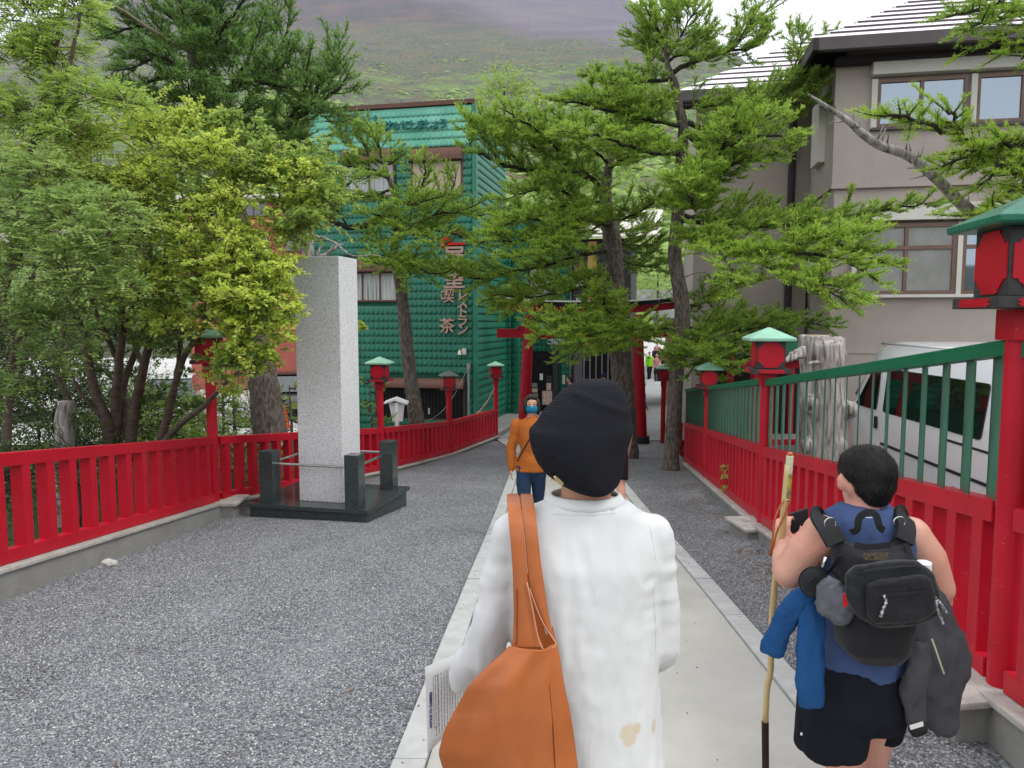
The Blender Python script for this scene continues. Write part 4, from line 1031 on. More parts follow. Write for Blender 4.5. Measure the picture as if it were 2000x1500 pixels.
fs = [(i * k + j, i * k + (j + 1) % k, (i + 1) * k + (j + 1) % k, (i + 1) * k + j) for i in range(n - 1) for j in range(k)] + [tuple(range(k - 1, -1, -1)), tuple((n - 1) * k + j for j in range(k))]
mb.add(vs, fs); body = mb.build('body', M['vanwhite'], van, smooth=38)
def side_panel(name, poly, mt, off=.012, parent=van, r=.06, th_=.02):
    """rounded polygon on the van's left side; poly in (a, z)"""
    pts = []
    for i, p in enumerate(poly):
        p0 = Vector(poly[i - 1]); p1 = Vector(p); p2 = Vector(poly[(i + 1) % len(poly)])
        rr = min(r, (p0 - p1).length * .45, (p2 - p1).length * .45); a = p1 + (p0 - p1).normalized() * rr; c = p1 + (p2 - p1).normalized() * rr
        for q in range(5):
            f = q / 4; pts.append(tuple(a * (1 - f) ** 2 + p1 * 2 * f * (1 - f) + c * f * f))
    def fr(a, z, c):
        s = float(np.interp(z, [0, .35, 1.15, 1.5, 2.12], [.0, .0, .0, .03, .08])); return V(a, s - c, z)
    mb = MB(); mb.prism(pts, off - th_, off, fr); return mb.build(name, M[mt], parent)
side_panel('side_window', [(.42, 1.16), (2.95, 1.16), (2.95, 1.86), (.38, 1.86)], 'vanglass')
dr = side_panel('front_door', [(3.08, .45), (3.95, .45), (4.0, 1.15), (3.75, 1.55), (3.45, 1.95), (3.08, 1.95)], 'vanwhite', .014, r=.04)
side_panel('door_window', [(3.16, 1.16), (3.92, 1.16), (3.62, 1.56), (3.40, 1.86), (3.16, 1.86)], 'vanglass', .02, dr, r=.05)
side_panel('handle', [(3.10, .86), (3.19, .86), (3.19, 1.06), (3.10, 1.06)], 'plastic', .03, dr, r=.03)
side_panel('side_moulding', [(.1, .62), (2.98, .62), (2.98, .66), (.1, .66)], 'plastic', .012, van, r=.01)
side_panel('slide_rail', [(.05, 1.02), (1.3, 1.02), (1.3, 1.05), (.05, 1.05)], 'plastic', .008, van, r=.01)
side_panel('tail_lamp', [(-.0, .78), (.11, .78), (.11, 1.3), (.0, 1.3)], 'redlamp', .014, van, r=.03)
for s in (0, 1):
    mb = MB(); 
mb = MB(); 
for a, z0, z1 in ((.06, .0, 0),): pass
mb = MB(); mb.tube([V(.05, .10, 2.24), V(3.3, .10, 2.25)], .022, 6); mb.build('roof_gutter', M['vanwhite'], van, smooth=True)
mb = MB(); poly = [V(3.62, .28, 2.17), V(3.62, 1.52, 2.17), V(4.42, 1.62, 1.27), V(4.42, .18, 1.27)]; mb.add([p + (vd + Vector((0, 0, .9))).normalized() * .035 for p in poly] + poly, [(0, 1, 2, 3), (7, 6, 5, 4), (0, 4, 5, 1), (1, 5, 6, 2), (2, 6, 7, 3), (3, 7, 4, 0)]); mb.build('windscreen', M['vanglass'], van)
mb = MB(); mb.add([V(-.03, .22, 1.25), V(-.03, 1.58, 1.25), V(-.025, 1.5, 1.95), V(-.025, .3, 1.95), V(.05, .22, 1.25), V(.05, 1.58, 1.25), V(.05, 1.5, 1.95), V(.05, .3, 1.95)], [(3, 2, 1, 0), (4, 5, 6, 7), (0, 1, 5, 4), (1, 2, 6, 5), (2, 3, 7, 6), (3, 0, 4, 7)]); mb.build('rear_window', M['vanglass'], van)
for a in (.85, 3.75):
    for s, sg in ((.02, 1), (1.78, -1)):
        mb = MB(); mb.tube([V(a, s + sg * .0, .33), V(a, s + sg * .2, .33)], .33, 24); wh = mb.build('wheel', M['black'], van, smooth=40)
        mb = MB(); mb.tube([V(a, s - sg * .012, .33), V(a, s + sg * .1, .33)], .2, 16); mb.build('rim', M['alu'], wh, smooth=40)

# ------------------------------------------------------------------ dead grey tree stump
m, t, b = new_mat('weathered_grey_wood'); tc = t.nodes.new('ShaderNodeTexCoord')
mp = t.nodes.new('ShaderNodeMapping'); mp.inputs['Scale'].default_value = (1, 1, .13); t.links.new(tc.outputs['Object'], mp.inputs[0])
wn = t.nodes.new('ShaderNodeTexNoise'); wn.inputs['Scale'].default_value = 22; wn.inputs['Detail'].default_value = 6; wn.inputs['Distortion'].default_value = .7; t.links.new(mp.outputs[0], wn.inputs['Vector'])
r = t.nodes.new('ShaderNodeValToRGB'); e = r.color_ramp.elements
e[0].position = .33; e[0].color = (.06, .045, .035, 1); e[1].position = .62; e[1].color = (.40, .37, .34, 1); x = e.new(.46); x.color = (.24, .215, .19, 1)
t.links.new(wn.outputs['Fac'], r.inputs[0]); t.links.new(r.outputs[0], b.inputs['Base Color']); b.inputs['Roughness'].default_value = .85
bp = t.nodes.new('ShaderNodeBump'); bp.inputs['Strength'].default_value = .9; bp.inputs['Distance'].default_value = .02; t.links.new(wn.outputs['Fac'], bp.inputs['Height']); t.links.new(bp.outputs[0], b.inputs['Normal'])
M['deadwood'] = m
M['deadcut'] = mat('old_saw_cut', (.46, .38, .30), .9, var=.15, vscale=30)
SY = 9.5
st = thing('tree_stump', 'tall weathered grey tree stump with broken branch stubs behind the fence', 'tree stump', tuple(P(1610, 1000, SY)))
def spx(px, py, dy=0): return P(px, py, SY + dy)
mb = MB()
def srow(y, xl_, xr_, dy=0, sq=.85):
    a, c = spx(xl_, y), spx(xr_, y); return ((a + c) / 2 + Vector((0, dy, 0)), (c - a).length / 2, (c - a).length / 2 * sq)
mb.loft([srow(1010, 1548, 1672), srow(940, 1556, 1664), srow(880, 1560, 1654), srow(830, 1564, 1652), srow(785, 1560, 1650), srow(740, 1566, 1646), srow(700, 1562, 1648), srow(672, 1560, 1646), srow(662, 1561, 1622)], 30)
mb.loft([srow(690, 1600, 1650), srow(662, 1604, 1650), srow(658, 1626, 1648)], 16)
mb.loft([srow(680, 1560, 1622), srow(655, 1561, 1620)], 18)
for c_, rr in (((1582, 787), .085), ((1660, 800), .10), ((1578, 800), .06), ((1640, 870), .09), ((1575, 870), .08)): mb.ball(spx(*c_, -.18), (rr, rr, rr * 1.15), n=12)
stubs = [[(1570, 690, -.2), (1545, 700, -.36), (1515, 712, -.5), (1497, 716, -.56)], [(1572, 680, -.2), (1555, 684, -.3), (1538, 694, -.38)], [(1600, 708, -.28), (1588, 708, -.42), (1577, 711, -.5)], [(1645, 685, 0), (1653, 692, -.06), (1657, 696, -.08)]]
for s_ in stubs:
    k = len(s_); mb.tube([spx(*q) for q in s_], [.062 if len(s_) == 4 else .04] + [(.045 if len(s_) == 4 else .028) * (1 - i / (k - .6)) + .006 for i in range(1, k)], 8)
me = remesh(mb, .022, 3)
displace(me, lambda c: .016 * noise.noise(Vector((c.x * 9, c.y * 9, c.z * 1.1))) + .010 * noise.noise(Vector((c.x * 22, c.y * 22, c.z * 1.6))) + .006 * noise.noise(Vector((c.x * 45, c.y * 45, c.z * 3))))
body_obj('trunk', me, M['deadwood'], st)
mb = MB(); c0 = srow(656, 1564, 1618); mb.loft([(c0[0] + Vector((0, 0, -.01)), c0[1], c0[2]), (c0[0] + Vector((0, 0, .012)), c0[1] * .97, c0[2] * .97)], 20); mb.build('saw_cut', M['deadcut'], st)

# ------------------------------------------------------------------ notice board, cars, cones, stones
nb_ = thing('notice_board', 'small white notice board with a little roof behind the left fence, seen from behind', 'notice board', tuple(P(846, 850, 15.3)))
Y_ = 15.6
def q(px, py, d=0): return P(px, py, Y_ + d)
mb = MB(); vs = [q(760, 790), q(789, 783), q(786, 822), q(772, 822)]; vs = [q(759, 787), q(790, 787), q(786, 823), q(767, 823)]
mb.add(vs + [v + Vector((0, .05, 0)) for v in vs], [(0, 1, 2, 3), (7, 6, 5, 4), (0, 4, 5, 1), (1, 5, 6, 2), (2, 6, 7, 3), (3, 7, 4, 0)]); mb.build('board', M['white'], nb_)
mb = MB(); vs = [q(749, 787, -.1), q(771, 779, -.1), q(795, 788, -.1), q(795, 791, -.1), q(771, 783, -.1), q(749, 790, -.1)]; mb.add(vs + [v + Vector((0, .3, .02)) for v in vs], [(5, 4, 3, 2, 1, 0), (6, 7, 8, 9, 10, 11)] + [(i, (i + 1) % 6, 6 + (i + 1) % 6, 6 + i) for i in range(6)]); mb.build('roof', M['white'], nb_)
mb = MB(); mb.box((q(776, 830).x, Y_ - .03, (q(776, 786).z + G(15.6)) / 2), (.08, .08, q(776, 786).z - G(15.6))); mb.build('post', M['white'], nb_)

def car(label, x, y, rz, col, L=4.3, W=1.75, H=1.5, plate=False):
    t = thing('parked_car', label, 'car', (x, y, G(y)), 'cars in the car park behind the trees')
    d = Vector((cos(rz), sin(rz), 0)); s = Vector((-sin(rz), cos(rz), 0)); O = Vector((x, y, G(y) + .02))
    def T(a, b_, z): return O + d * a + s * b_ + Vector((0, 0, z))
    mp_ = mat('car_paint', col, .25, var=.03, coat=.5)
    prof = [(-.5, .35, .55), (-.49, .30, .80), (-.42, .28, .92), (-.2, .28, .95), (.22, .28, .95), (.42, .3, .82), (.49, .33, .66), (.5, .4, .5)]
    mb = MB(); vs = []
    for a, zb, zt in prof:
        w_ = W / 2 * (1 - .16 * abs(a * 2) ** 6)
        for b_, z in ((-w_, zb), (-w_ * 1.0, (zb + zt) / 2), (-w_ * .92, zt), (w_ * .92, zt), (w_, (zb + zt) / 2), (w_, zb)): vs.append(T(a * L, b_, z))
    n_ = len(prof); mb.add(vs, [(6 * i + j, 6 * i + (j + 1) % 6, 6 * i + 6 + (j + 1) % 6, 6 * i + 6 + j) for i in range(n_ - 1) for j in range(6)] + [(5, 4, 3, 2, 1, 0), tuple(6 * (n_ - 1) + j for j in range(6))]); mb.build('body', mp_, t, smooth=40)
    mb = MB(); vs = []
    for a, z, w_ in ((-.44, .93, .9), (-.34, H - .06, .76), (.05, H, .78), (.16, H - .06, .76), (.33, .94, .9)):
        for b_ in (-1, 1): vs.append(T(a * L, b_ * W / 2 * w_, z))
    mb.add(vs, [(0, 2, 3, 1), (2, 4, 5, 3), (4, 6, 7, 5), (6, 8, 9, 7), (0, 8, 6, 4, 2), (1, 3, 5, 7, 9)]); cb = mb.build('cabin', M['vanglass'], t)
    mb = MB(); vs = [T(a * L, b_ * W / 2 * .77, z) for a, z in ((-.35, H - .04), (.05, H + .015), (.16, H - .03)) for b_ in (-1, 1)]; mb.add(vs + [v + Vector((0, 0, .03)) for v in vs], [(0, 1, 3, 2), (2, 3, 5, 4), (6, 8, 9, 7), (8, 10, 11, 9), (0, 2, 8, 6), (2, 4, 10, 8), (1, 7, 9, 3), (3, 9, 11, 5), (0, 6, 7, 1), (4, 5, 11, 10)]); mb.build('roof', mp_, t)
    for a in (-.3, .31):
        for b_ in (-1, 1):
            mb = MB(); mb.tube([T(a * L, b_ * W * .5, .31), T(a * L, b_ * W * .36, .31)], .31, 16); mb.build('wheel', M['black'], t, smooth=40)
    for b_ in (-1, 1):
        mb = MB(); mb.box(T(.485 * L, b_ * W * .36, .68), (.12, .32, .14), (d, s, Vector((0, 0, 1)))); mb.build('headlight', M['cream'], t, bevel=.02)
    mb = MB(); mb.box(T(.502 * L, 0, .52), (.03, .36, .17), (d, s, Vector((0, 0, 1)))); mb.build('number_plate', M['yellowawn'] if plate else M['white'], t)
car('dark purple car with a yellow number plate between the trunk and the stone pillar', -7.9, 27.0, R(-75), (.03, .018, .03), plate=True)
car('dark car half hidden by the left edge of the stone pillar', -6.1, 30.5, R(-75), (.02, .02, .028))
car('white car behind the thick pine trunk on the left', -11.5, 25, R(-70), (.75, .76, .77))
car('white car seen through the shrub stems far left', -17, 26, R(-60), (.72, .73, .75))
def cone(label, x, y):
    t = thing('traffic_cone', label, 'traffic cone', (x, y, G(y)), 'orange cones in the car park')
    O = Vector((x, y, G(y) + .02)); mb = MB(); mb.box(O + Vector((0, 0, .02)), (.38, .38, .04)); mb.build('cone_base', M['letter_red'], t)
    mb = MB(); mb.tube([O + Vector((0, 0, .03)), O + Vector((0, 0, .7))], [.15, .03], 14); mb.build('cone_body', mat('orange_plastic', (.70, .07, .02), .5), t, smooth=40)
cone('orange traffic cone just left of the stone pillar', -7.15, 23.2); cone('orange traffic cone touching the pillar edge, half hidden', -6.35, 23.3)
# pale stone on the gravel
t = thing('stone', 'pale flat stone lying on the gravel beside the left plinth', 'stone', tuple(P(213, 1100, 5.72)))
mb = MB(); c = P(213, 1099, 5.75); mb.ball(c, (.062, .04, .028), n=12); mb.ball(c + Vector((.03, -.01, -.008)), (.04, .035, .02), n=10)
me = remesh(mb, .009, 2); displace(me, lambda p: .012 * noise.noise(p * 40)); body_obj('stone_body', me, M['coping'], t)
# rope tied from the fence to the last lantern post, guy wire
t = thing('rope', 'thin pale rope tied from the left fence up to the last lantern post', 'rope', (-.8, 20.2, -1))
mb = MB(); a = Vector((-.50, 20.9, -.25)); b_ = P(930, 808, 19.8); mb.tube([a.lerp(b_, f) - Vector((0, 0, .1 * sin(pi * f))) for f in np.linspace(0, 1, 8)], .014, 6); mb.build('rope_strand', M['letter_pink'], t, smooth=True)
mb = MB(); mb.tube([P(930, 805, 20.1), P(960, 804, 20.9)], .012, 6); mb.build('rope_strand', M['letter_pink'], t)
t = thing('guy_wire', 'thin wire running from the green wall down behind the left fence', 'wire', (-1.6, 19, -1))
mb = MB(); a = P(912, 722, 21.8); b_ = P(815, 830, 15.6); mb.tube([a.lerp(b_, f) - Vector((0, 0, .35 * sin(pi * f))) for f in np.linspace(0, 1, 12)], .006, 5); mb.build('wire_strand', M['alu'], t)
# grey boulder retaining wall under the far hillside
t = thing('retaining_wall', 'low grey stone retaining wall at the foot of the hillside, seen over the gate', 'stone wall', (16, 83, 0))
mb = MB(); mb.box((16, 84, 2.3), (60, 1.5, 5.5)); mb.build('wall_body', mat('grey_rubble', (.16, .16, .16), .9, col2=(.30, .30, .29), vscale=1.2, bump=1, bscale=2.5), t)
# ------------------------------------------------------------------ thin mountain haze: one closed box of even air
m = bpy.data.materials.new('haze_air'); m.use_nodes = True; t = m.node_tree; t.nodes.clear()
o_ = t.nodes.new('ShaderNodeOutputMaterial'); pv = t.nodes.new('ShaderNodeVolumePrincipled'); pv.inputs['Color'].default_value = (.80, .86, .97, 1); pv.inputs['Density'].default_value = .00014; pv.inputs['Anisotropy'].default_value = .2
t.links.new(pv.outputs[0], o_.inputs['Volume'])
mb = MB(); mb.box((0, 900, 545), (7000, 3400, 1150)); hz = mb.build('haze', m); tag(hz, kind='stuff')
# ------------------------------------------------------------------ trees
m, t, b = new_mat('pine_bark'); tc = t.nodes.new('ShaderNodeTexCoord')
mp = t.nodes.new('ShaderNodeMapping'); mp.inputs['Scale'].default_value = (1, 1, .4); t.links.new(tc.outputs['Object'], mp.inputs[0])
vn = t.nodes.new('ShaderNodeTexNoise'); vn.inputs['Scale'].default_value = 22; vn.inputs['Detail'].default_value = 7; vn.inputs['Roughness'].default_value = .65; t.links.new(mp.outputs[0], vn.inputs['Vector'])
r = t.nodes.new('ShaderNodeValToRGB'); e = r.color_ramp.elements
e[0].position = .34; e[0].color = (.035, .026, .02, 1); e[1].position = .7; e[1].color = (.22, .185, .155, 1); x = e.new(.5); x.color = (.11, .088, .072, 1)
t.links.new(vn.outputs['Fac'], r.inputs[0]); t.links.new(r.outputs[0], b.inputs['Base Color']); b.inputs['Roughness'].default_value = .9
bp = t.nodes.new('ShaderNodeBump'); bp.inputs['Strength'].default_value = 1; bp.inputs['Distance'].default_value = .03; t.links.new(vn.outputs['Fac'], bp.inputs['Height']); t.links.new(bp.outputs[0], b.inputs['Normal'])
M['bark'] = m
M['bark_dark'] = mat('dark_twig_bark', (.035, .028, .023), .9, var=.35, vscale=14)
M['bark_smooth'] = mat('smooth_brown_bark', (.075, .052, .038), .75, col2=(.15, .115, .09), vscale=9, bump=.4, bscale=40, stretch=(1, 1, 2.2))
M['twig_pale'] = mat('pale_twig', (.24, .19, .15), .8, var=.2)
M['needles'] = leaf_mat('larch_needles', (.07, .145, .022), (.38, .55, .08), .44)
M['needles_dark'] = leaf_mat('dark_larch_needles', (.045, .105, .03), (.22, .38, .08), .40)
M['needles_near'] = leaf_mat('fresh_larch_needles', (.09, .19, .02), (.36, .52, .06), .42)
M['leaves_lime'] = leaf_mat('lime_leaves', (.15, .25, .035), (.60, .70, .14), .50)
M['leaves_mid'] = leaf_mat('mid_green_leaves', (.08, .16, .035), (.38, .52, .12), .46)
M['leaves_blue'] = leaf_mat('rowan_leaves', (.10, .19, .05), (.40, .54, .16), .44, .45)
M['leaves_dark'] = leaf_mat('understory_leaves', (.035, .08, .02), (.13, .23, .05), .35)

def norm(a): return a / np.maximum(np.linalg.norm(a, axis=-1, keepdims=True), 1e-9)
def perp(d):
    r = rng.normal(size=d.shape); r -= d * (r * d).sum(-1, keepdims=True); return norm(r)
def needles(base, dirs, lens, tint, n_per, nl=.028, nw=.0045, spread=.75):
    """needle sprays round shoot axes; returns verts, tris, tint"""
    S = len(base); f = np.linspace(.05, 1, n_per)[None, :] + rng.uniform(-.05, .05, (S, n_per))
    p = base[:, None] + dirs[:, None] * (f * lens[:, None])[..., None]
    D = np.repeat(dirs[:, None], n_per, 1)
    o = perp(D); o[..., 2] += .25; o = norm(o)
    nd = norm(D * (1 - spread * .5) + o * spread)
    L = nl * rng.uniform(.7, 1.25, (S, n_per, 1)); W = norm(np.cross(nd, rng.normal(size=nd.shape))) * nw
    v = np.stack([p - W, p + W, p + nd * L], 2).reshape(-1, 3)
    t = np.arange(len(v)).reshape(-1, 3)
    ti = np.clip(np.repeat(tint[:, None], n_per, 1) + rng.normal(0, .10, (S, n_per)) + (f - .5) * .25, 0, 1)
    return v, t, np.repeat(ti.reshape(-1), 3)
def spline(pts, n):
    pts = np.array([tuple(p) for p in pts], float); k = len(pts)
    if k == 2: return pts[0] + (pts[1] - pts[0]) * np.linspace(0, 1, n)[:, None]
    e = np.vstack([2 * pts[0] - pts[1], pts, 2 * pts[-1] - pts[-2]]); out = []
    for s in np.linspace(0, k - 1 - 1e-6, n):
        i = int(s); f = s - i; a, b_, c, d = e[i:i + 4]
        out.append(.5 * ((2 * b_) + (c - a) * f + (2 * a - 5 * b_ + 4 * c - d) * f * f + (3 * b_ - a - 3 * c + d) * f ** 3))
    return np.array(out)
class Conifer:
    def __init__(s, seed, needle='needles', n_per=7, nl=.044, nw=.0088, dens=1.0, shoot=(.08, .18)):
        s.sb = []; s.sd = []; s.sl = []; s.st = []; s.wood = MB(); s.mt = needle; s.n_per = n_per; s.nl = nl; s.nw = nw; s.dens = dens; s.shoot = shoot
    def add_shoots(s, base, d, L, ti): s.sb.append(base); s.sd.append(d); s.sl.append(L); s.st.append(ti)
    def branch(s, pts, r0, bare=.25, tw=.55, gap=.052, rise=.18, light=.5, flat=.55, tipr=.006):
        L = sum(np.linalg.norm(np.diff(spline(pts, 12), axis=0), axis=1)); n = max(8, int(L / .12)); q = spline(pts, n)
        q[1:-1] += rng.normal(0, .012, (n - 2, 3))
        s.wood.tube([Vector(p) for p in q], [r0 * (1 - i / (n - 1)) ** .8 + tipr for i in range(n)], 6)
        pos = np.arange(L * bare, L, gap / s.dens); side = 1
        cum = np.concatenate([[0], np.cumsum(np.linalg.norm(np.diff(q, axis=0), axis=1))])
        for d_ in pos:
            f = d_ / L; p = np.array([np.interp(d_, cum, q[:, i]) for i in range(3)]); p2 = np.array([np.interp(min(d_ + .1, cum[-1]), cum, q[:, i]) for i in range(3)]); p1 = np.array([np.interp(max(d_ - .1, 0), cum, q[:, i]) for i in range(3)])
            ax = norm(p2 - p1); sd_ = norm(np.cross(ax, [0, 0, 1.0]) + 1e-6); side = -side
            up = norm(np.cross(sd_, ax)); 
            ang = rng.uniform(.55, 1.15); roll = rng.normal(0, flat)
            dirn = norm(ax * cos(ang) + (sd_ * side * cos(roll) + up * (sin(roll) + rise)) * sin(ang))
            ln = tw * (1.05 - f * .7) * rng.uniform(.5, 1.2) * min(1, .5 + (f - bare) * 4)
            s.twig(p, dirn, ln, light)
            if ln > .3:
                for h_ in (.45, .7):
                    s2 = 1 if rng.random() < .5 else -1; d2 = norm(dirn * .8 + np.cross(dirn, up) * s2 * rng.uniform(.5, .9) + up * rng.uniform(-.15, .35))
                    s.twig(p + dirn * ln * h_, d2, ln * rng.uniform(.35, .6), light)
        # leader
        s.twig(q[-2], norm(q[-1] - q[-3]), .25, light + .12)
    def twig(s, p, d, ln, light):
        k = max(3, int(ln / .07)); c = [p]; dd = d.copy()
        for i in range(k):
            dd = norm(dd + np.array([0, 0, .05]) + rng.normal(0, .06, 3)); c.append(c[-1] + dd * ln / k)
        c = np.array(c)
        s.wood.tube([Vector(a) for a in c], [.006 * (1 - i / k) + .0022 for i in range(k + 1)], 3, cap=False)
        m_ = max(4, int(ln / .026 * s.dens)); f = np.sort(rng.uniform(.08, 1, m_)) * k; i0 = np.minimum(f.astype(int), k - 1); fr = (f - i0)[:, None]
        b_ = c[i0] * (1 - fr) + c[i0 + 1] * fr; ax = norm(c[i0 + 1] - c[i0]); sd_ = norm(np.cross(ax, np.array([0, 0, 1.0])) + 1e-6)
        sg = np.where(np.arange(m_) % 2, 1, -1)[:, None]
        dirs = norm(ax * rng.uniform(.5, 1.0, (m_, 1)) + sd_ * sg * rng.uniform(.2, .9, (m_, 1)) + np.array([0, 0, 1.0]) * rng.uniform(-.15, .5, (m_, 1)))
        L = rng.uniform(*s.shoot, m_) * (1.1 - .5 * f / k)
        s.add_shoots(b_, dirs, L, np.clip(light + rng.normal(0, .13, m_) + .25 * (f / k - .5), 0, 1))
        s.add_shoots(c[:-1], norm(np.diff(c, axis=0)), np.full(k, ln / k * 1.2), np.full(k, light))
    def cones(s): pass
    def finish(s, thing_, bark='bark_dark'):
        v, t, ti = needles(np.concatenate(s.sb), np.concatenate(s.sd), np.concatenate(s.sl), np.concatenate(s.st), s.n_per, s.nl, s.nw)
        cr = link(bpy.data.objects.new('crown', np_mesh('crown', v, t, M[s.mt], ti)), thing_)
        s.wood.build('branches', M[bark], thing_, smooth=True, fixn=False)
        return len(t)
def trunk(thing_, pts, rad, mt='bark', n=14, amp=.02, name='trunk', res=.07):
    L = sum((Vector(pts[i + 1]) - Vector(pts[i])).length for i in range(len(pts) - 1)); k = max(10, int(L / res))
    q = spline(pts, k); rr = np.interp(np.linspace(0, 1, k), np.linspace(0, 1, len(rad)), rad)
    mb = MB(); mb.tube([Vector(p) for p in q], list(rr), n)
    for i, p in enumerate(mb.v):
        p = Vector(p); a = noise.noise(Vector((p.x * 14, p.y * 14, p.z * 5))) + .6 * noise.noise(Vector((p.x * 30, p.y * 30, p.z * 12)))
        c = Vector(q[i // n]); d = (p - c); mb.v[i] = tuple(p + d.normalized() * a * amp)
    return mb.build(name, M[mt], thing_, smooth=True, fixn=True)
TRI = 0
# ---- pine A: the big larch right of the gate --------------------------------
YA = 14.6
def a_(px, py, d=0): return P(px, py, YA + d)
tA = thing('larch_tree', 'tall larch right of the path, grey trunk rooted in the gravel by the right fence', 'tree', tuple(a_(1308, 920)))
trunk(tA, [a_(1309, 935), a_(1311, 900), a_(1317, 800), a_(1324, 700), a_(1332, 640), a_(1330, 580), a_(1318, 500), a_(1324, 420), a_(1330, 330), a_(1334, 246), a_(1322, 200), a_(1318, 165), a_(1306, 135), a_(1300, 80), a_(1306, 40)],
      [.24, .165, .145, .14, .155, .145, .13, .12, .11, .10, .09, .075, .06, .045, .03], n=18, amp=.016)
cA = Conifer(1, 'needles')
brA = [  # control points (px, py, depth offset), root radius, light
 ([(1311, 144, 0), (1360, 118, .1), (1422, 99, .3), (1455, 62, .5), (1480, 22, .6)], .06, .45), ([(1422, 99, .3), (1465, 95, .2), (1497, 68, 0)], .03, .5),
 ([(1455, 62, .5), (1475, 40, .2), (1492, 48, .1)], .02, .5),
 ([(1306, 135, 0), (1290, 110, .2), (1262, 92, .3), (1236, 75, .5)], .035, .5), ([(1302, 90, 0), (1280, 50, -.2), (1262, 18, -.3)], .03, .55), ([(1304, 60, 0), (1310, 20, .2), (1335, -15, .2)], .03, .5),
 ([(1306, 40, 0), (1300, 0, 0), (1290, -30, 0)], .025, .55), ([(1303, 110, 0), (1330, 70, -.4), (1352, 30, -.6), (1375, 0, -.6)], .03, .55), ([(1306, 120, 0), (1345, 95, -.5), (1390, 60, -.8)], .03, .45),
 ([(1303, 100, 0), (1262, 60, .4), (1245, 30, .5)], .03, .5),
 ([(1316, 155, 0), (1275, 158, -.2), (1222, 162, -.4), (1178, 150, -.6), (1150, 146, -.7)], .045, .45),
 ([(1322, 200, 0), (1280, 205, .4), (1230, 205, .6), (1180, 200, .8)], .04, .42), ([(1322, 195, 0), (1260, 215, -.6), (1195, 190, -1.0), (1140, 175, -1.2)], .045, .5),
 ([(1330, 246, 0), (1270, 235, -.5), (1190, 215, -.9), (1120, 200, -1.2), (1072, 196, -1.4)], .05, .5),
 ([(1330, 210, 0), (1390, 205, -.4), (1440, 195, -.7), (1470, 185, -.8)], .045, .42), ([(1332, 240, 0), (1400, 250, .6), (1470, 215, 1.0), (1540, 150, 1.4), (1610, 90, 1.6), (1672, 70, 1.7)], .065, .42),
 ([(1470, 215, 1.0), (1540, 205, 1.1), (1620, 195, 1.2), (1690, 175, 1.2)], .03, .42), ([(1540, 150, 1.4), (1560, 110, 1.3), (1570, 55, 1.2)], .025, .42), ([(1500, 190, 1.2), (1590, 150, 1.3), (1640, 120, 1.5)], .03, .45),
 ([(1332, 260, 0), (1400, 300, -.8), (1430, 270, -1.2), (1480, 235, -1.5), (1530, 210, -1.7)], .06, .6), ([(1334, 330, 0), (1385, 320, -.7), (1410, 285, -1.2), (1425, 240, -1.5), (1445, 215, -1.6)], .06, .62),
 ([(1400, 310, -1.0), (1450, 270, -1.5), (1520, 265, -1.8), (1565, 262, -2)], .035, .62), ([(1330, 330, 0), (1395, 345, -.8), (1450, 310, -1.2), (1500, 300, -1.4), (1548, 292, -1.5)], .045, .5),
 ([(1330, 300, 0), (1280, 300, -.8), (1215, 280, -1.4), (1150, 262, -1.8), (1090, 258, -2.0)], .05, .62), ([(1330, 290, 0), (1255, 260, .6), (1180, 240, 1.0), (1100, 232, 1.2)], .05, .45),
 ([(1327, 380, 0), (1355, 370, -1.0), (1370, 345, -1.5), (1372, 320, -1.7)], .04, .68), ([(1325, 410, 0), (1350, 400, -1.1), (1330, 360, -1.7), (1310, 340, -2)], .035, .68),
 ([(1324, 420, 0), (1400, 425, .4), (1490, 425, .6), (1560, 432, .5), (1600, 425, .4)], .05, .4), ([(1324, 430, 0), (1420, 440, -.8), (1530, 440, -1.4), (1640, 425, -1.8), (1760, 405, -2.0), (1830, 395, -2.1)], .055, .45),
 ([(1530, 440, -1.4), (1620, 470, -2.0), (1700, 505, -2.4), (1745, 520, -2.5)], .03, .6), ([(1322, 450, 0), (1420, 475, -1.2), (1520, 495, -2.0), (1620, 500, -2.6), (1690, 530, -2.9), (1730, 560, -3.0)], .05, .68),
 ([(1420, 475, -1.2), (1500, 520, -2.2), (1560, 540, -2.7), (1640, 560, -3.0), (1700, 588, -3.1)], .03, .65), ([(1520, 495, -2.0), (1580, 470, -2.4), (1650, 460, -2.6), (1720, 452, -2.7)], .03, .66),
 ([(1322, 460, 0), (1390, 480, -1.6), (1430, 530, -2.4), (1420, 560, -2.6)], .035, .66), ([(1560, 540, -2.6), (1620, 570, -3.0), (1660, 600, -3.2)], .02, .6),
 ([(1328, 600, 0), (1380, 590, .8), (1430, 560, 1.2), (1480, 540, 1.4)], .03, .35),
 ([(1330, 640, 0), (1400, 640, .2), (1480, 632, .1), (1560, 630, 0), (1640, 640, -.1)], .04, .32), ([(1326, 660, 0), (1390, 665, -.9), (1440, 670, -1.3), (1480, 690, -1.5)], .035, .42),
 ([(1322, 680, 0), (1365, 690, -1.4), (1400, 700, -1.9), (1440, 718, -2.2)], .03, .5), ([(1330, 650, 0), (1420, 650, -.5), (1500, 640, -1.0), (1540, 650, -1.1)], .03, .35), ([(1326, 670, 0), (1380, 690, .2), (1430, 700, .3)], .025, .35), ([(1324, 690, 0), (1350, 715, -1.0), (1385, 735, -1.4)], .02, .42),
]
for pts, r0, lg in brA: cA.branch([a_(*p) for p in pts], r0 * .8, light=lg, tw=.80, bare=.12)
TRI += cA.finish(tA)
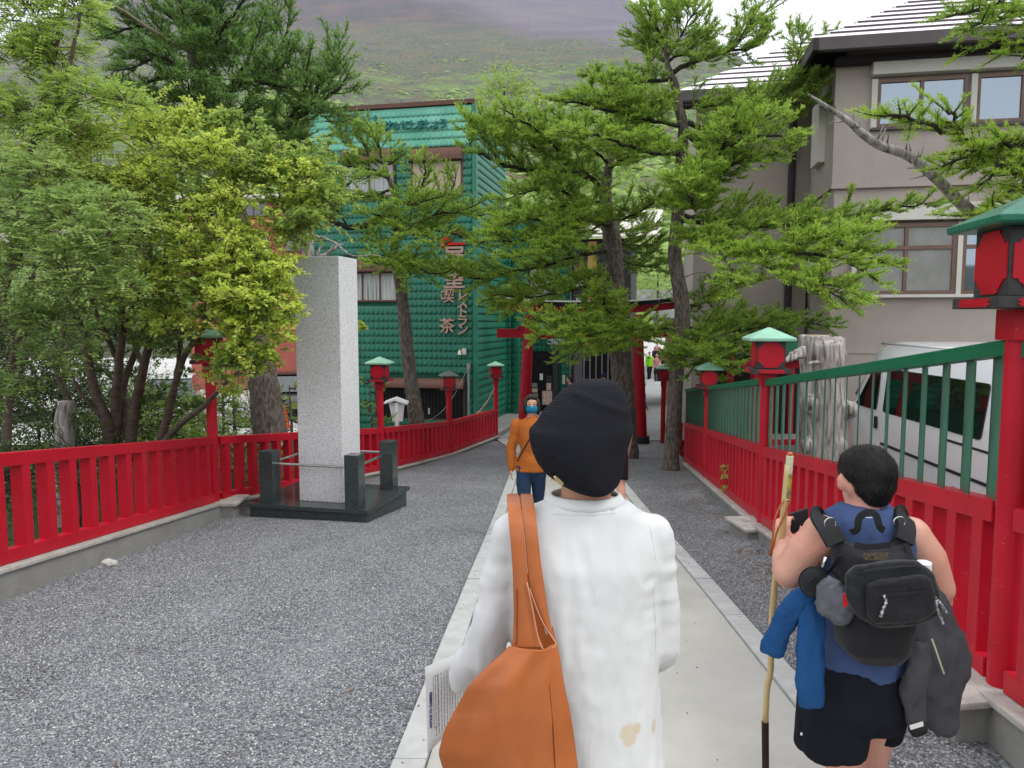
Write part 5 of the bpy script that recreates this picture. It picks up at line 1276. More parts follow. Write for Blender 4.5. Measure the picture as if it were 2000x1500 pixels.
# dead twigs on trunk A
mb = MB()
for p0, p1 in (((1322, 690), (1295, 655)), ((1328, 545), (1380, 530)), ((1326, 600), (1300, 560)), ((1330, 470), (1352, 440)), ((1318, 560), (1285, 590)), ((1330, 740), (1305, 700))):
    a = a_(*p0); c = a_(*p1, -.3); mb.tube([a, a.lerp(c, .5) + Vector((0, 0, .03)), c], [.014, .01, .004], 5)
mb.build('dead_twig', M['twig_pale'], tA)

# ---- pine B: darker trunk in the middle ------------------------------------
YB = 17.0
def b_at(px, py, d=0): return P(px, py, YB + d)
tB = thing('larch_tree', 'larch with thick dark trunk standing in front of the right gate pillar', 'tree', tuple(b_at(1222, 885)))
trunk(tB, [b_at(1224, 900), b_at(1222, 860), b_at(1218, 780), b_at(1212, 700), b_at(1206, 620), b_at(1200, 540), b_at(1196, 470), b_at(1186, 420), b_at(1182, 370), b_at(1190, 320), b_at(1200, 260)], [.31, .26, .25, .245, .235, .225, .20, .17, .13, .10, .05], n=18, amp=.03)
cB = Conifer(2, 'needles')
def sub(c, f, brs, tw, bare, sc=.8):
    for pts, r0, lg in brs: c.branch([f(*p) for p in pts], r0 * sc, light=lg, tw=tw, bare=bare)
sub(cB, b_at, [
 ([(1185, 380, 0), (1150, 345, -.6), (1092, 336, -1.0), (1030, 332, -1.4), (975, 318, -1.6), (935, 300, -1.8), (905, 290, -1.9)], .08, .52),
 ([(1092, 336, -1), (1050, 290, -1.3), (1000, 262, -1.5), (960, 235, -1.6), (940, 205, -1.6)], .04, .56), ([(975, 318, -1.6), (945, 270, -1.7), (915, 235, -1.7), (903, 220, -1.7)], .03, .56),
 ([(1030, 332, -1.4), (990, 290, -1.6), (965, 262, -1.8), (930, 255, -1.9)], .03, .6), ([(1150, 345, -.6), (1100, 300, -1.3), (1050, 255, -1.8), (1000, 225, -2.0), (985, 205, -2)], .045, .58),
 ([(1100, 300, -1.3), (1060, 240, -1.5), (1045, 205, -1.6)], .03, .6), ([(1190, 320, 0), (1150, 285, -.9), (1110, 245, -1.4), (1075, 215, -1.6)], .04, .55),
 ([(1200, 260, 0), (1190, 225, -.3), (1170, 195, -.5)], .03, .5), ([(1196, 280, 0), (1220, 240, -.4), (1245, 215, -.6)], .03, .5), ([(1190, 330, 0), (1235, 300, -.9), (1275, 270, -1.3)], .035, .5),
 ([(1184, 400, 0), (1140, 395, -1.1), (1080, 410, -1.7), (1010, 430, -2.0), (960, 440, -2.2)], .05, .6), ([(1140, 395, -1.1), (1085, 370, -1.6), (1030, 375, -2.0), (985, 390, -2.1)], .03, .55),
 ([(1190, 440, 0), (1135, 430, -1.4), (1080, 445, -2.1), (1020, 470, -2.5), (950, 470, -2.8), (935, 478, -2.8)], .05, .66), ([(1080, 445, -2.1), (1030, 425, -2.5), (985, 440, -2.7), (955, 452, -2.8)], .03, .66),
 ([(1135, 430, -1.4), (1090, 470, -2.4), (1040, 495, -2.8), (985, 505, -3.0)], .035, .66), ([(1190, 430, 0), (1240, 420, -1.2), (1270, 400, -1.6), (1290, 380, -1.8)], .03, .5),
 ([(1196, 490, 0), (1130, 500, -.6), (1060, 520, -.9), (1000, 530, -1.1), (920, 528, -1.2), (850, 520, -1.3)], .05, .5), ([(1000, 530, -1.1), (930, 545, -1.3), (885, 525, -1.4), (840, 530, -1.4)], .03, .55),
 ([(1198, 520, 0), (1130, 545, .3), (1060, 560, .3), (1000, 575, .2), (940, 590, .2)], .04, .5), ([(1060, 560, .3), (1010, 590, .2), (965, 600, .1)], .025, .55), ([(1200, 545, 0), (1140, 560, -.9), (1080, 575, -1.2), (1020, 580, -1.3), (960, 575, -1.4)], .035, .5),
 ([(1205, 630, 0), (1165, 640, -1.6), (1110, 622, -2.4), (1060, 628, -2.8), (1030, 620, -2.9)], .035, .66), ([(1165, 640, -1.6), (1120, 655, -2.4), (1080, 650, -2.8), (1045, 665, -2.9)], .025, .62), ([(1205, 620, 0), (1180, 600, -1.5), (1185, 575, -2.0), (1180, 560, -2.2)], .025, .62),
 ([(1208, 640, 0), (1240, 650, -1.5), (1290, 640, -2.2), (1330, 650, -2.4), (1345, 655, -2.5)], .03, .6), ([(1165, 640, -1.6), (1140, 670, -2.2), (1105, 690, -2.5)], .02, .55), ([(1206, 650, 0), (1200, 675, -1.6), (1170, 690, -2.2)], .02, .55),
 ([(1200, 470, 0), (1250, 480, .4), (1300, 470, .6)], .03, .35), ([(1198, 500, 0), (1255, 520, .3), (1310, 510, .5)], .03, .32), ([(1192, 450, 0), (1240, 450, .8), (1290, 440, 1.0)], .03, .35), ([(1192, 430, 0), (1150, 450, .8), (1100, 470, 1.0), (1050, 490, 1.2)], .03, .35),
], .82, .13)
TRI += cB.finish(tB)

# ---- pine C: slender trunk behind the left fence ------------------------------
YC = 16.2
def c_at(px, py, d=0): return P(px, py, YC + d)
tC = thing('larch_tree', 'slender leaning larch in front of the green tiled wall', 'tree', tuple(c_at(812, 840)))
trunk(tC, [c_at(818, 860), c_at(812, 810), c_at(802, 740), c_at(795, 680), c_at(790, 620), c_at(782, 560), c_at(775, 510), c_at(770, 480), c_at(772, 440), c_at(775, 400), c_at(760, 350), c_at(745, 310)], [.19, .165, .15, .14, .135, .125, .10, .085, .075, .065, .05, .03], n=16, amp=.02)
cC = Conifer(3, 'needles', dens=.75)
sub(cC, c_at, [
 ([(772, 470, 0), (730, 470, -.5), (700, 450, -.8)], .03, .5), ([(774, 500, 0), (760, 515, -1), (740, 515, -1.4), (715, 510, -1.6)], .025, .6), ([(776, 505, 0), (810, 520, -.9), (850, 535, -1.2), (905, 520, -1.3)], .025, .55),
 ([(775, 510, 0), (800, 535, -1.2), (795, 545, -1.4)], .02, .55), ([(773, 450, 0), (810, 440, -.6), (850, 420, -.9), (905, 410, -1.1), (950, 390, -1.2)], .035, .5), ([(850, 420, -.9), (880, 380, -1.0), (890, 340, -1)], .022, .5),
 ([(775, 420, 0), (740, 420, -.8), (705, 410, -1.2)], .03, .5), ([(775, 400, 0), (820, 370, -.4), (830, 330, -.6), (825, 305, -.6)], .025, .5), ([(770, 390, 0), (800, 400, -.9), (840, 390, -1.2), (880, 380, -1.3)], .025, .55),
 ([(772, 440, 0), (800, 455, -1.1), (840, 470, -1.5), (870, 460, -1.6)], .025, .52), ([(760, 350, 0), (735, 340, -.4), (710, 350, -.6)], .025, .5),
 ([(745, 310, 0), (740, 280, 0), (738, 258, 0)], .02, .52), ([(750, 320, 0), (720, 305, .2), (690, 290, .3), (665, 275, .3)], .03, .45), ([(755, 335, 0), (700, 330, .4), (650, 310, .6), (625, 300, .6)], .03, .45),
 ([(752, 325, 0), (775, 310, -.2), (790, 300, -.3)], .02, .5), ([(700, 330, .4), (680, 360, .4), (640, 370, .4)], .025, .45), ([(765, 370, 0), (720, 385, .3), (670, 380, .4)], .03, .42), ([(690, 290, .3), (670, 255, .3), (650, 262, .3)], .02, .5), ([(720, 305, .2), (705, 270, .2), (690, 245, .2)], .02, .5), ([(740, 290, 0), (725, 262, 0), (700, 252, 0)], .02, .5),
 ([(773, 450, 0), (860, 450, .3), (920, 470, .4), (960, 480, .5)], .025, .4), ([(780, 430, 0), (850, 400, .4), (930, 420, .6), (1000, 400, .7)], .03, .4),
], .72, .08)
# thick curved low bough reaching left
cC.wood.tube([c_at(*p) for p in ((772, 400), (745, 425), (715, 440), (680, 445), (645, 430), (620, 412))], [.075, .08, .075, .06, .05, .03], 8)
sub(cC, c_at, [([(645, 430, 0), (620, 400, -.2), (600, 395, -.3)], .02, .45), ([(680, 445, 0), (650, 400, -.2), (640, 375, -.3)], .02, .45)], .5, .1)
TRI += cC.finish(tC)

# ---- pine D: tall dark larch at upper left --------------------------------
YD = 12.6
def d_at(px, py, d=0): return P(px, py, YD + d)
tD = thing('larch_tree', 'large dark larch at upper left with thick trunk behind the leafy shrub', 'tree', tuple(d_at(525, 845)))
trunk(tD, [d_at(530, 860), d_at(520, 790), d_at(508, 710), d_at(490, 620), d_at(468, 500), d_at(450, 380), d_at(428, 280), d_at(404, 210), d_at(386, 140), d_at(380, 100), d_at(372, 50), d_at(352, 5), d_at(345, -80), d_at(340, -160)], [.30, .26, .24, .235, .22, .20, .18, .155, .14, .12, .10, .08, .06, .03], n=18, amp=.03)
cD = Conifer(4, 'needles_dark', dens=.72)
sub(cD, d_at, [
 ([(404, 210, 0), (450, 175, -.4), (510, 140, -.8), (540, 110, -1), (560, 60, -1.1), (570, 15, -1.1)], .06, .5), ([(510, 140, -.8), (545, 135, -1.2), (565, 100, -1.3)], .03, .55), ([(450, 175, -.4), (480, 120, -.6), (500, 70, -.7), (520, 20, -.7)], .04, .48), ([(480, 150, -.5), (530, 165, -.9), (565, 170, -1)], .03, .5),
 ([(428, 260, 0), (500, 262, -.3), (560, 245, -.6), (600, 210, -.8), (625, 160, -.9), (640, 120, -.9)], .08, .5), ([(560, 245, -.6), (590, 195, -.8), (600, 140, -.9), (605, 100, -.9)], .04, .52), ([(600, 210, -.8), (640, 190, -1), (668, 165, -1.1), (680, 140, -1.1)], .035, .55),
 ([(600, 210, -.8), (640, 215, -1), (665, 235, -1.1)], .03, .45), ([(590, 195, -.8), (560, 165, -1.0), (540, 190, -1.1)], .03, .5), ([(625, 160, -.9), (655, 130, -.9), (672, 108, -.9)], .03, .55), ([(500, 262, -.3), (540, 285, -.7), (580, 270, -.9)], .03, .42),
 ([(386, 140, 0), (440, 100, .3), (500, 60, .5), (560, 5, .6)], .05, .42), ([(380, 100, 0), (430, 60, -.5), (470, 10, -.8), (500, -40, -.8)], .045, .45),
 ([(386, 100, 0), (330, 75, -.3), (280, 50, -.5), (230, 20, -.6), (200, -5, -.7)], .05, .42), ([(384, 85, 0), (320, 90, .4), (250, 75, .6), (180, 78, .8)], .045, .38), ([(378, 70, 0), (330, 30, -.4), (290, -10, -.5), (260, -40, -.5)], .04, .42),
 ([(280, 50, -.5), (240, 60, -.7), (200, 70, -.8)], .03, .42), ([(330, 75, -.3), (300, 110, -.6), (260, 130, -.8), (220, 140, -.9)], .03, .4), ([(390, 150, 0), (330, 150, -.5), (280, 160, -.8), (230, 190, -1.0)], .045, .4),
 ([(395, 170, 0), (340, 190, -.6), (300, 200, -.9), (262, 210, -1)], .04, .42), ([(392, 165, 0), (350, 130, -.8), (310, 110, -1.2), (270, 95, -1.4)], .035, .42),
 ([(372, 50, 0), (400, 10, -.5), (430, -30, -.7)], .035, .42), ([(360, 20, 0), (380, -30, .2), (400, -80, .2)], .03, .4), ([(352, 5, 0), (310, -30, 0), (270, -60, 0)], .03, .4), ([(404, 210, 0), (370, 240, -.7), (330, 250, -1.0), (290, 250, -1.2)], .03, .42),
 ([(428, 280, 0), (380, 200, -1), (360, 150, -1.5)], .03, .42), ([(420, 250, 0), (450, 230, -1), (480, 200, -1.4)], .03, .45), ([(445, 350, 0), (500, 320, -.5), (560, 300, -.9), (610, 290, -1)], .04, .4), ([(445, 330, 0), (480, 300, -.5), (540, 275, -.7)], .03, .4),
 ([(388, 120, 0), (420, 90, -.9), (440, 40, -1.3)], .03, .45), ([(384, 90, 0), (360, 40, -.9), (350, 0, -1.2)], .03, .42),
], .85, .08)
mb = MB(); mb.tube([d_at(*p) for p in ((393, 112, -.1), (350, 90, -.6), (290, 55, -1.1), (240, 20, -1.4), (200, 0, -1.5))], [.03, .028, .024, .018, .01], 6); mb.build('dead_limb', M['twig_pale'], tD)
TRI += cD.finish(tD)

# ---- pine E: branches hanging in from beyond the right edge ------------------
YE = 5.6
def e_at(px, py, d=0): return P(px, py, YE + d)
tE = thing('larch_tree', 'larch outside the right frame edge whose bright boughs hang before the lodge windows', 'tree', (5.6, 5.9, -.7))
trunk(tE, [Vector((5.6, 5.9, -.75)), Vector((5.62, 5.95, 1)), Vector((5.55, 5.9, 3)), Vector((5.6, 5.8, 5)), Vector((5.5, 5.7, 7))], [.25, .2, .17, .12, .05], n=16)
cE = Conifer(5, 'needles_near', n_per=16, nl=.026, nw=.0026, dens=1.5, shoot=(.05, .11))
sub(cE, e_at, [
 ([(2250, 330, .2), (2080, 330, -.2), (1960, 310, -.4), (1880, 265, -.5), (1800, 240, -.6), (1740, 232, -.6)], .03, .55), ([(1960, 310, -.4), (1890, 310, -.5), (1830, 330, -.6)], .014, .55), ([(1880, 265, -.5), (1860, 230, -.6), (1840, 215, -.6)], .012, .6), ([(2080, 330, -.2), (1990, 340, -.3), (1930, 320, -.4), (1880, 330, -.5)], .016, .5),
 ([(2250, 270, .2), (2100, 290, -.3), (1990, 285, -.5), (1930, 285, -.6), (1880, 300, -.6)], .02, .6), ([(2200, 400, 0), (2080, 390, -.3), (1990, 400, -.5), (1930, 410, -.6), (1880, 420, -.6)], .02, .58), ([(2080, 390, -.3), (2000, 420, -.5), (1950, 425, -.6)], .014, .6), ([(2080, 390, -.2), (2010, 365, -.4), (1960, 385, -.5)], .014, .6),
 ([(2200, 40, .4), (2080, 30, 0), (1980, 10, -.2), (1900, 20, -.3), (1845, 35, -.4)], .022, .4), ([(1980, 10, -.2), (1930, 40, -.3), (1890, 65, -.4)], .012, .42), ([(2080, 30, 0), (2000, 50, -.2), (1940, 75, -.3), (1920, 90, -.3)], .014, .42),
 ([(2150, 110, 0), (2060, 90, -.2), (2000, 85, -.3), (1975, 100, -.3)], .015, .5), ([(2120, 140, 0), (2040, 110, -.2), (1995, 115, -.3)], .012, .5), ([(1800, 240, -.6), (1760, 225, -.7), (1720, 226, -.7)], .01, .6), ([(2150, 470, 0), (2060, 480, -.3), (1990, 470, -.4)], .014, .6),
 ([(1990, 285, -.5), (1950, 330, -.6), (1905, 370, -.6)], .012, .52), ([(2060, 340, -.2), (2020, 290, -.4), (1960, 265, -.5)], .012, .58),
], .30, .12, .8)
cE.wood.v = cE.wood.v
TRI += cE.finish(tE)
mb = MB(); q_ = [(2150, 560, .2), (2040, 470, 0), (1920, 425, -.1), (1880, 400, -.2), (1830, 350, -.3), (1775, 305, -.3), (1720, 285, -.3), (1685, 262, -.35), (1655, 235, -.4), (1610, 205, -.4), (1580, 185, -.45)]
mb.tube(list(map(Vector, spline([e_at(*p) for p in q_], 46))), list(np.interp(np.linspace(0, 1, 46), [0, .4, .7, .9, 1], [.06, .036, .028, .014, .006])), 9)
for _ in range(26):
    f = random.uniform(.25, .9); pt = Vector(spline([e_at(*p) for p in q_], 46)[int(f * 45)]); d = Vector((random.uniform(-1, .3), random.uniform(-.6, .2), random.uniform(-.4, 1))).normalized(); L_ = random.uniform(.03, .12); mb.tube([pt, pt + d * (L_ * .5 + .02), pt + d * (L_ + .03)], [.010, .006, .002], 5)
mb.build('dead_limb', M['deadwood'], tE, smooth=True)

# ---- snag: dead grey crooked trunk left of the pillar -------------------------
YS = 13.2
def s_at(px, py, d=0): return P(px, py, YS + d)
t = thing('dead_tree', 'bare bleached dead tree with crooked branches just above the stone pillar', 'dead tree', tuple(s_at(608, 850)))
mb = MB()
for pts, r0, r1 in (([(606, 860), (606, 700), (607, 560), (606, 505), (600, 470), (596, 440), (598, 400)], .13, .03), ([(607, 540), (617, 508), (640, 495), (660, 480), (672, 478)], .06, .008), ([(640, 495), (652, 478), (665, 468)], .025, .006), ([(606, 505), (585, 488), (572, 470), (562, 455)], .04, .008),
                    ([(617, 508), (625, 485), (632, 470)], .03, .006), ([(600, 470), (618, 462), (645, 470), (690, 500), (720, 498), (745, 500)], .03, .006), ([(598, 420), (630, 425), (655, 422), (670, 425)], .025, .006), ([(572, 300), (600, 298), (615, 296)], .02, .008), ([(585, 488), (610, 478), (640, 455)], .018, .004)):
    q2 = spline([s_at(*p, 0) for p in pts], 26); mb.tube([Vector(p) + Vector((.03 * noise.noise(Vector((i * .4, pts[0][0], 1))), 0, .03 * noise.noise(Vector((i * .4, 3, pts[0][1]))))) for i, p in enumerate(q2)], list(np.linspace(r0, r1, 26)), 8)
mb.build('trunk', M['deadwood'], t, smooth=True)

# ---- broadleaf shrubs on the left -------------------------------------------
LEAF = np.array([(0, 0, 0), (.5, .42, .10), (.5, -.42, .10), (1, 0, -.05), (.5, 0, .0)])
LT = np.array([(0, 4, 1), (0, 2, 4), (4, 3, 1), (4, 2, 3)])
def leaves(pos, dirs, size, tint, up=.7):
    """small folded leaves; dirs: pointing of the leaf stalk"""
    n = len(pos); d = norm(dirs); nrm = norm(np.array([0, 0, 1.0]) * up + rng.normal(0, .45, (n, 3))); s_ = norm(np.cross(nrm, d)); nn = np.cross(d, s_)
    V_ = pos[:, None] + (d[:, None] * LEAF[None, :, 0:1] + s_[:, None] * LEAF[None, :, 1:2] * .62 + nn[:, None] * LEAF[None, :, 2:3]) * size[:, None, None]
    T_ = (LT[None] + (np.arange(n) * 5)[:, None, None]).reshape(-1, 3)
    return V_.reshape(-1, 3), T_, np.repeat(tint, 5)
class Leafy:
    def __init__(s): s.V = {}; s.wood = MB(); s.n = 0
    def put(s, mt, v, t, ti):
        L = s.V.setdefault(mt, [[], [], [], 0]); L[0].append(v); L[1].append(t + L[3]); L[2].append(ti); L[3] += len(v); s.n += len(t)
    def clump(s, c, r, mt, n_tw, per=11, size=.055, light=.5, root=None, pinnate=False, sq=.75, pale=False, up=.7):
        c = np.array(c); 
        for _ in range(n_tw):
            d = norm(rng.normal(size=3) * np.array([1, 1, .8]) + np.array([0, -.15, .25])); tip = c + d * r * np.array([1, 1, sq]) * rng.uniform(.75, 1.12)
            st_ = c + (tip - c) * rng.uniform(.15, .4) + rng.normal(0, .08 * r, 3); mid = (st_ + tip) / 2 + np.array([0, 0, .06 * r]) + rng.normal(0, .05 * r, 3)
            q = spline([st_, mid, tip], 6); s.wood.tube([Vector(p) for p in q[::2]] + [Vector(q[5])], [.006, .0045, .003, .002], 3, cap=False, mi=0)
            k = per; f = rng.uniform(.15, 1, k) * 5; i0 = np.minimum(f.astype(int), 4); fr = (f - i0)[:, None]; b_ = q[i0] * (1 - fr) + q[i0 + 1] * fr; ax = norm(q[i0 + 1] - q[i0])
            out = norm(ax * .5 + perp(ax) * np.array([1, 1, .45]) + np.array([0, 0, .12]))
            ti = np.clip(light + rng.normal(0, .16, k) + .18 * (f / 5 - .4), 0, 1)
            if pinnate:
                # compound leaves: stalk with paired leaflets
                nl_ = 5; L_ = size * 3.0
                for j in range(nl_):
                    g = (j + 1) / nl_; base = b_ + out * (L_ * g) + np.array([0, 0, -.15 * L_]) * g * g
                    sd_ = norm(np.cross(out, np.array([0, 0, 1.0])) + 1e-6)
                    for sg in (-1, 1): v, t_, tt = leaves(base, norm(out * .5 + sd_ * sg), np.full(k, size * .78) * (1.1 - .4 * abs(g - .5)), np.clip(ti + rng.normal(0, .05, k), 0, 1), up); s.put(mt, v, t_, tt)
            else:
                v, t_, tt = leaves(b_, out, size * rng.uniform(.7, 1.25, k), ti, up); s.put(mt, v, t_, tt)
    def finish(s, th_, wood='bark_smooth', names='foliage'):
        for mt, (v, t_, ti, _) in s.V.items(): link(bpy.data.objects.new(names, np_mesh(names, np.concatenate(v), np.concatenate(t_), M[mt], np.concatenate(ti))), th_)
        s.wood.build('twigs', M[wood], th_, smooth=True, fixn=False)
def stems(th_, f, lst, mt='bark_smooth'):
    for pts, r0, r1 in lst:
        q2 = spline([f(*p) for p in pts], 24); mb = MB()
        mb.tube([Vector(p) + Vector((.022 * noise.noise(Vector((i * .35, pts[0][0] * .1, 1))), .02 * noise.noise(Vector((i * .35, 9, 1))), 0)) for i, p in enumerate(q2)], list(np.linspace(r0, r1, 24)), 10)
        mb.build('stem', M[mt], th_, smooth=True, fixn=False)
YL = 9.0
def l_at(px, py, d=0): return P(px, py, YL + d)
tL = thing('leafy_shrub', 'big lime green leafy shrub with many crooked stems behind the near left fence', 'shrub', tuple(l_at(225, 880, .9)))
stems(tL, l_at, [
 ([(215, 900, .9), (205, 820, .8), (180, 740, .7), (165, 660, .6), (120, 560, .5), (90, 430, .4)], .085, .02), ([(215, 900, 1), (225, 820, .9), (230, 740, .7), (238, 640, .5), (228, 540, .5), (215, 380, .4)], .085, .02),
 ([(255, 900, 1), (262, 810, .9), (280, 720, .6), (300, 640, .3), (320, 540, .1), (330, 420, 0)], .085, .02), ([(310, 880, .8), (330, 800, .6), (345, 740, .4), (370, 680, .2), (430, 600, 0), (500, 520, -.2)], .06, .015),
 ([(300, 890, .8), (345, 835, .5), (390, 800, .3), (430, 760, .1), (465, 725, 0), (500, 690, -.1)], .05, .012), ([(255, 870, 1), (240, 760, 1), (275, 660, .8), (290, 560, .8), (300, 400, .8)], .06, .02),
 ([(150, 880, 1.1), (140, 800, 1.1), (110, 720, 1), (125, 640, .9), (100, 520, .9)], .06, .02), ([(230, 700, .7), (200, 640, .4), (170, 560, .2), (150, 470, 0)], .04, .012), ([(280, 720, .6), (255, 650, .8), (235, 570, 1), (230, 480, 1)], .035, .012), ([(345, 740, .4), (350, 660, .5), (335, 590, .6), (360, 480, .6)], .035, .012),
 ([(205, 820, .8), (160, 770, .6), (130, 720, .5), (100, 690, .4)], .03, .01), ([(262, 810, .9), (220, 740, 1.1), (180, 700, 1.2), (160, 640, 1.2)], .03, .01), ([(300, 640, .3), (340, 600, 0), (390, 560, -.3), (440, 500, -.5)], .03, .01), ([(238, 640, .5), (270, 580, .2), (290, 520, -.1)], .03, .01)])
LF = Leafy()
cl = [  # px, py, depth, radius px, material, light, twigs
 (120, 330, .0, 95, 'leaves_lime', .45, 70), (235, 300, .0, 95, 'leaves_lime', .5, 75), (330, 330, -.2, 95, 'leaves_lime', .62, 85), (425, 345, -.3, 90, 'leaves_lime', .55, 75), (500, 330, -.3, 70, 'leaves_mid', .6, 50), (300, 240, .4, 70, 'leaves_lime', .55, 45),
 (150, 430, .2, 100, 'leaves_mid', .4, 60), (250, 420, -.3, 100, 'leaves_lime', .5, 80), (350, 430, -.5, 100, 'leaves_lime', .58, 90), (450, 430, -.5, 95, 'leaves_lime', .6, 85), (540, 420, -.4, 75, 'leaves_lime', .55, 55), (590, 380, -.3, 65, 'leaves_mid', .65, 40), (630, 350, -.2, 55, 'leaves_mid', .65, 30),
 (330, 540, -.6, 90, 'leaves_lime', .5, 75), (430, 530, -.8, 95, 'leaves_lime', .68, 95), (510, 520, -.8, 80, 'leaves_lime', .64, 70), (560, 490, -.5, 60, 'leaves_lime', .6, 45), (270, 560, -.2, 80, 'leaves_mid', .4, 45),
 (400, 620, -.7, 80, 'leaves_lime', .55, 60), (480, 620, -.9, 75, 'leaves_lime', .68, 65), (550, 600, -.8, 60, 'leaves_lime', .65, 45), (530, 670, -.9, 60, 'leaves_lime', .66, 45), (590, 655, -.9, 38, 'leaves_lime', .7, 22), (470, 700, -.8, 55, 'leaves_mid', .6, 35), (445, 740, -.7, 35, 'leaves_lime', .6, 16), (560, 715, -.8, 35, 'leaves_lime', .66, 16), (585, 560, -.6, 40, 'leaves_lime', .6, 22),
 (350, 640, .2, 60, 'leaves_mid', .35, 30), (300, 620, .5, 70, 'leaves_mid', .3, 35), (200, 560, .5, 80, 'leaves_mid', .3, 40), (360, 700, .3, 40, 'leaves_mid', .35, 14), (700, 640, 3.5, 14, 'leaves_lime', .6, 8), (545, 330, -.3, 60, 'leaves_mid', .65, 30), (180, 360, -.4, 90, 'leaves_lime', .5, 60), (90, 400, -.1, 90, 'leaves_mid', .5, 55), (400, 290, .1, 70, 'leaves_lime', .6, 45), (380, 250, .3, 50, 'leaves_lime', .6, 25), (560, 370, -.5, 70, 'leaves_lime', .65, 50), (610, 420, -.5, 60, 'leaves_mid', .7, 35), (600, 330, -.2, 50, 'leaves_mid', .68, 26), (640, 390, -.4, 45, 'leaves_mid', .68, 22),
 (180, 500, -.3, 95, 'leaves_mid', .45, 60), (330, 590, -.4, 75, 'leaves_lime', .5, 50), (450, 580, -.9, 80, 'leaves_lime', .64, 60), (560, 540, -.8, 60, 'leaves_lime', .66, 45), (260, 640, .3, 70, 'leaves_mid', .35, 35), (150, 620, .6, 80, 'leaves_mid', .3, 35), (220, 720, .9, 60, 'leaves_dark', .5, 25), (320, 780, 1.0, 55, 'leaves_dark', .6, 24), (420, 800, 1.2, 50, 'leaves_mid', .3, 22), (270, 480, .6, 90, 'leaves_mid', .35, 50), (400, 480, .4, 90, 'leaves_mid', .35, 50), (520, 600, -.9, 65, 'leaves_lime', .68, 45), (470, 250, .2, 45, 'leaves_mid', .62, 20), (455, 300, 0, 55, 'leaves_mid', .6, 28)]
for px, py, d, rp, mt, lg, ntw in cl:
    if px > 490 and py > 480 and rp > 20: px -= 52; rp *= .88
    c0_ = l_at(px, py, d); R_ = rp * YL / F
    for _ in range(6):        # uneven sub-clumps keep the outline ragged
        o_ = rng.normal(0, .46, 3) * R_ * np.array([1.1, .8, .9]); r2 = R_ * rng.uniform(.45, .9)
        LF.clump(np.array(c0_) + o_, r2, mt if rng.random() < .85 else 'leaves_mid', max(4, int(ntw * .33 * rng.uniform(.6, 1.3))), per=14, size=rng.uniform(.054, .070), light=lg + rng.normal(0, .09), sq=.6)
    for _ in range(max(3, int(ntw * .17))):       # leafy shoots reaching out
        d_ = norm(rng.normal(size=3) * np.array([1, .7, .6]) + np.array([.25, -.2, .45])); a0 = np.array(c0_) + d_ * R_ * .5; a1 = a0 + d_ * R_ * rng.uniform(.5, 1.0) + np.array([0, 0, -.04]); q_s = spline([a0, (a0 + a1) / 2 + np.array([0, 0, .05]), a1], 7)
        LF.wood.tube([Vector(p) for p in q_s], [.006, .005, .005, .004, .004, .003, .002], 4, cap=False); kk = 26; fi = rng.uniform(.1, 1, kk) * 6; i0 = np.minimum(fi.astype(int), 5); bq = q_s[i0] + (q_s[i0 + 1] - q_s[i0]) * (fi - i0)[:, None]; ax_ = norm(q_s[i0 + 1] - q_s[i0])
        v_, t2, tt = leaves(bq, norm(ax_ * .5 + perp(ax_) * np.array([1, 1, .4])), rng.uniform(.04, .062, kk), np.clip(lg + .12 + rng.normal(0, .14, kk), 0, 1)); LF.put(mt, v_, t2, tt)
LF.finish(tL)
# few reddish leaves
# ---- rowan at far left (compound leaves), nearer to us
YR = 7.6
def r_at(px, py, d=0): return P(px, py, YR + d)
tR = thing('rowan_tree', 'rowan with blue green compound leaves at the left frame edge', 'tree', tuple(r_at(20, 960, .6)))
stems(tR, r_at, [([(22, 980, .4), (15, 880, .4), (18, 780, .4), (30, 680, .3), (60, 590, .2), (70, 480, .2)], .055, .015), ([(25, 760, .4), (55, 690, .2), (62, 620, .1), (60, 540, 0)], .035, .012), ([(30, 680, .3), (10, 600, .2), (0, 500, .1)], .03, .01), ([(-60, 960, .3), (-40, 760, .3), (20, 520, .4), (60, 300, .5), (110, 90, .6), (130, -40, .7)], .06, .012), ([(60, 300, .5), (120, 180, .4), (150, 60, .4), (165, -20, .4)], .03, .008)])
LR = Leafy()
for px, py, d, rp, lg, ntw in ((40, 420, -.2, 95, .45, 36), (130, 430, -.4, 80, .55, 30), (200, 470, -.5, 75, .55, 28), (60, 520, -.4, 90, .5, 34), (150, 540, -.5, 80, .5, 30), (-30, 480, -.2, 90, .45, 28), (30, 620, -.3, 80, .38, 26), (110, 640, -.3, 65, .36, 20), (60, 720, -.2, 60, .32, 16), (230, 570, -.4, 50, .42, 14), (10, 760, -.2, 50, .3, 12), (220, 420, -.4, 60, .6, 18), (90, 350, -.2, 80, .55, 24), (-10, 330, 0, 80, .5, 24), (140, 690, -.3, 40, .35, 9)):
    LR.clump(r_at(px, py, d), rp * YR / F, 'leaves_blue', int(ntw * 1.3), per=5, size=.056, light=lg, pinnate=True)
for px, py, d, rp, lg, ntw in ((30, 120, .5, 90, .6, 30), (110, 100, .5, 80, .62, 28), (60, 30, .5, 90, .62, 30), (150, 20, .5, 60, .6, 18), (-20, 220, .5, 80, .5, 22), (70, 230, .4, 90, .55, 26), (165, 190, .5, 70, .55, 22), (240, 200, .5, 55, .6, 16), (130, 260, .3, 70, .55, 20), (20, -40, .5, 90, .6, 20)):
    LR.clump(r_at(px, py, d), rp * YR / F, 'leaves_mid', int(ntw * 2.2), per=5, size=.050, light=lg + .2, pinnate=True)
LR.finish(tR)
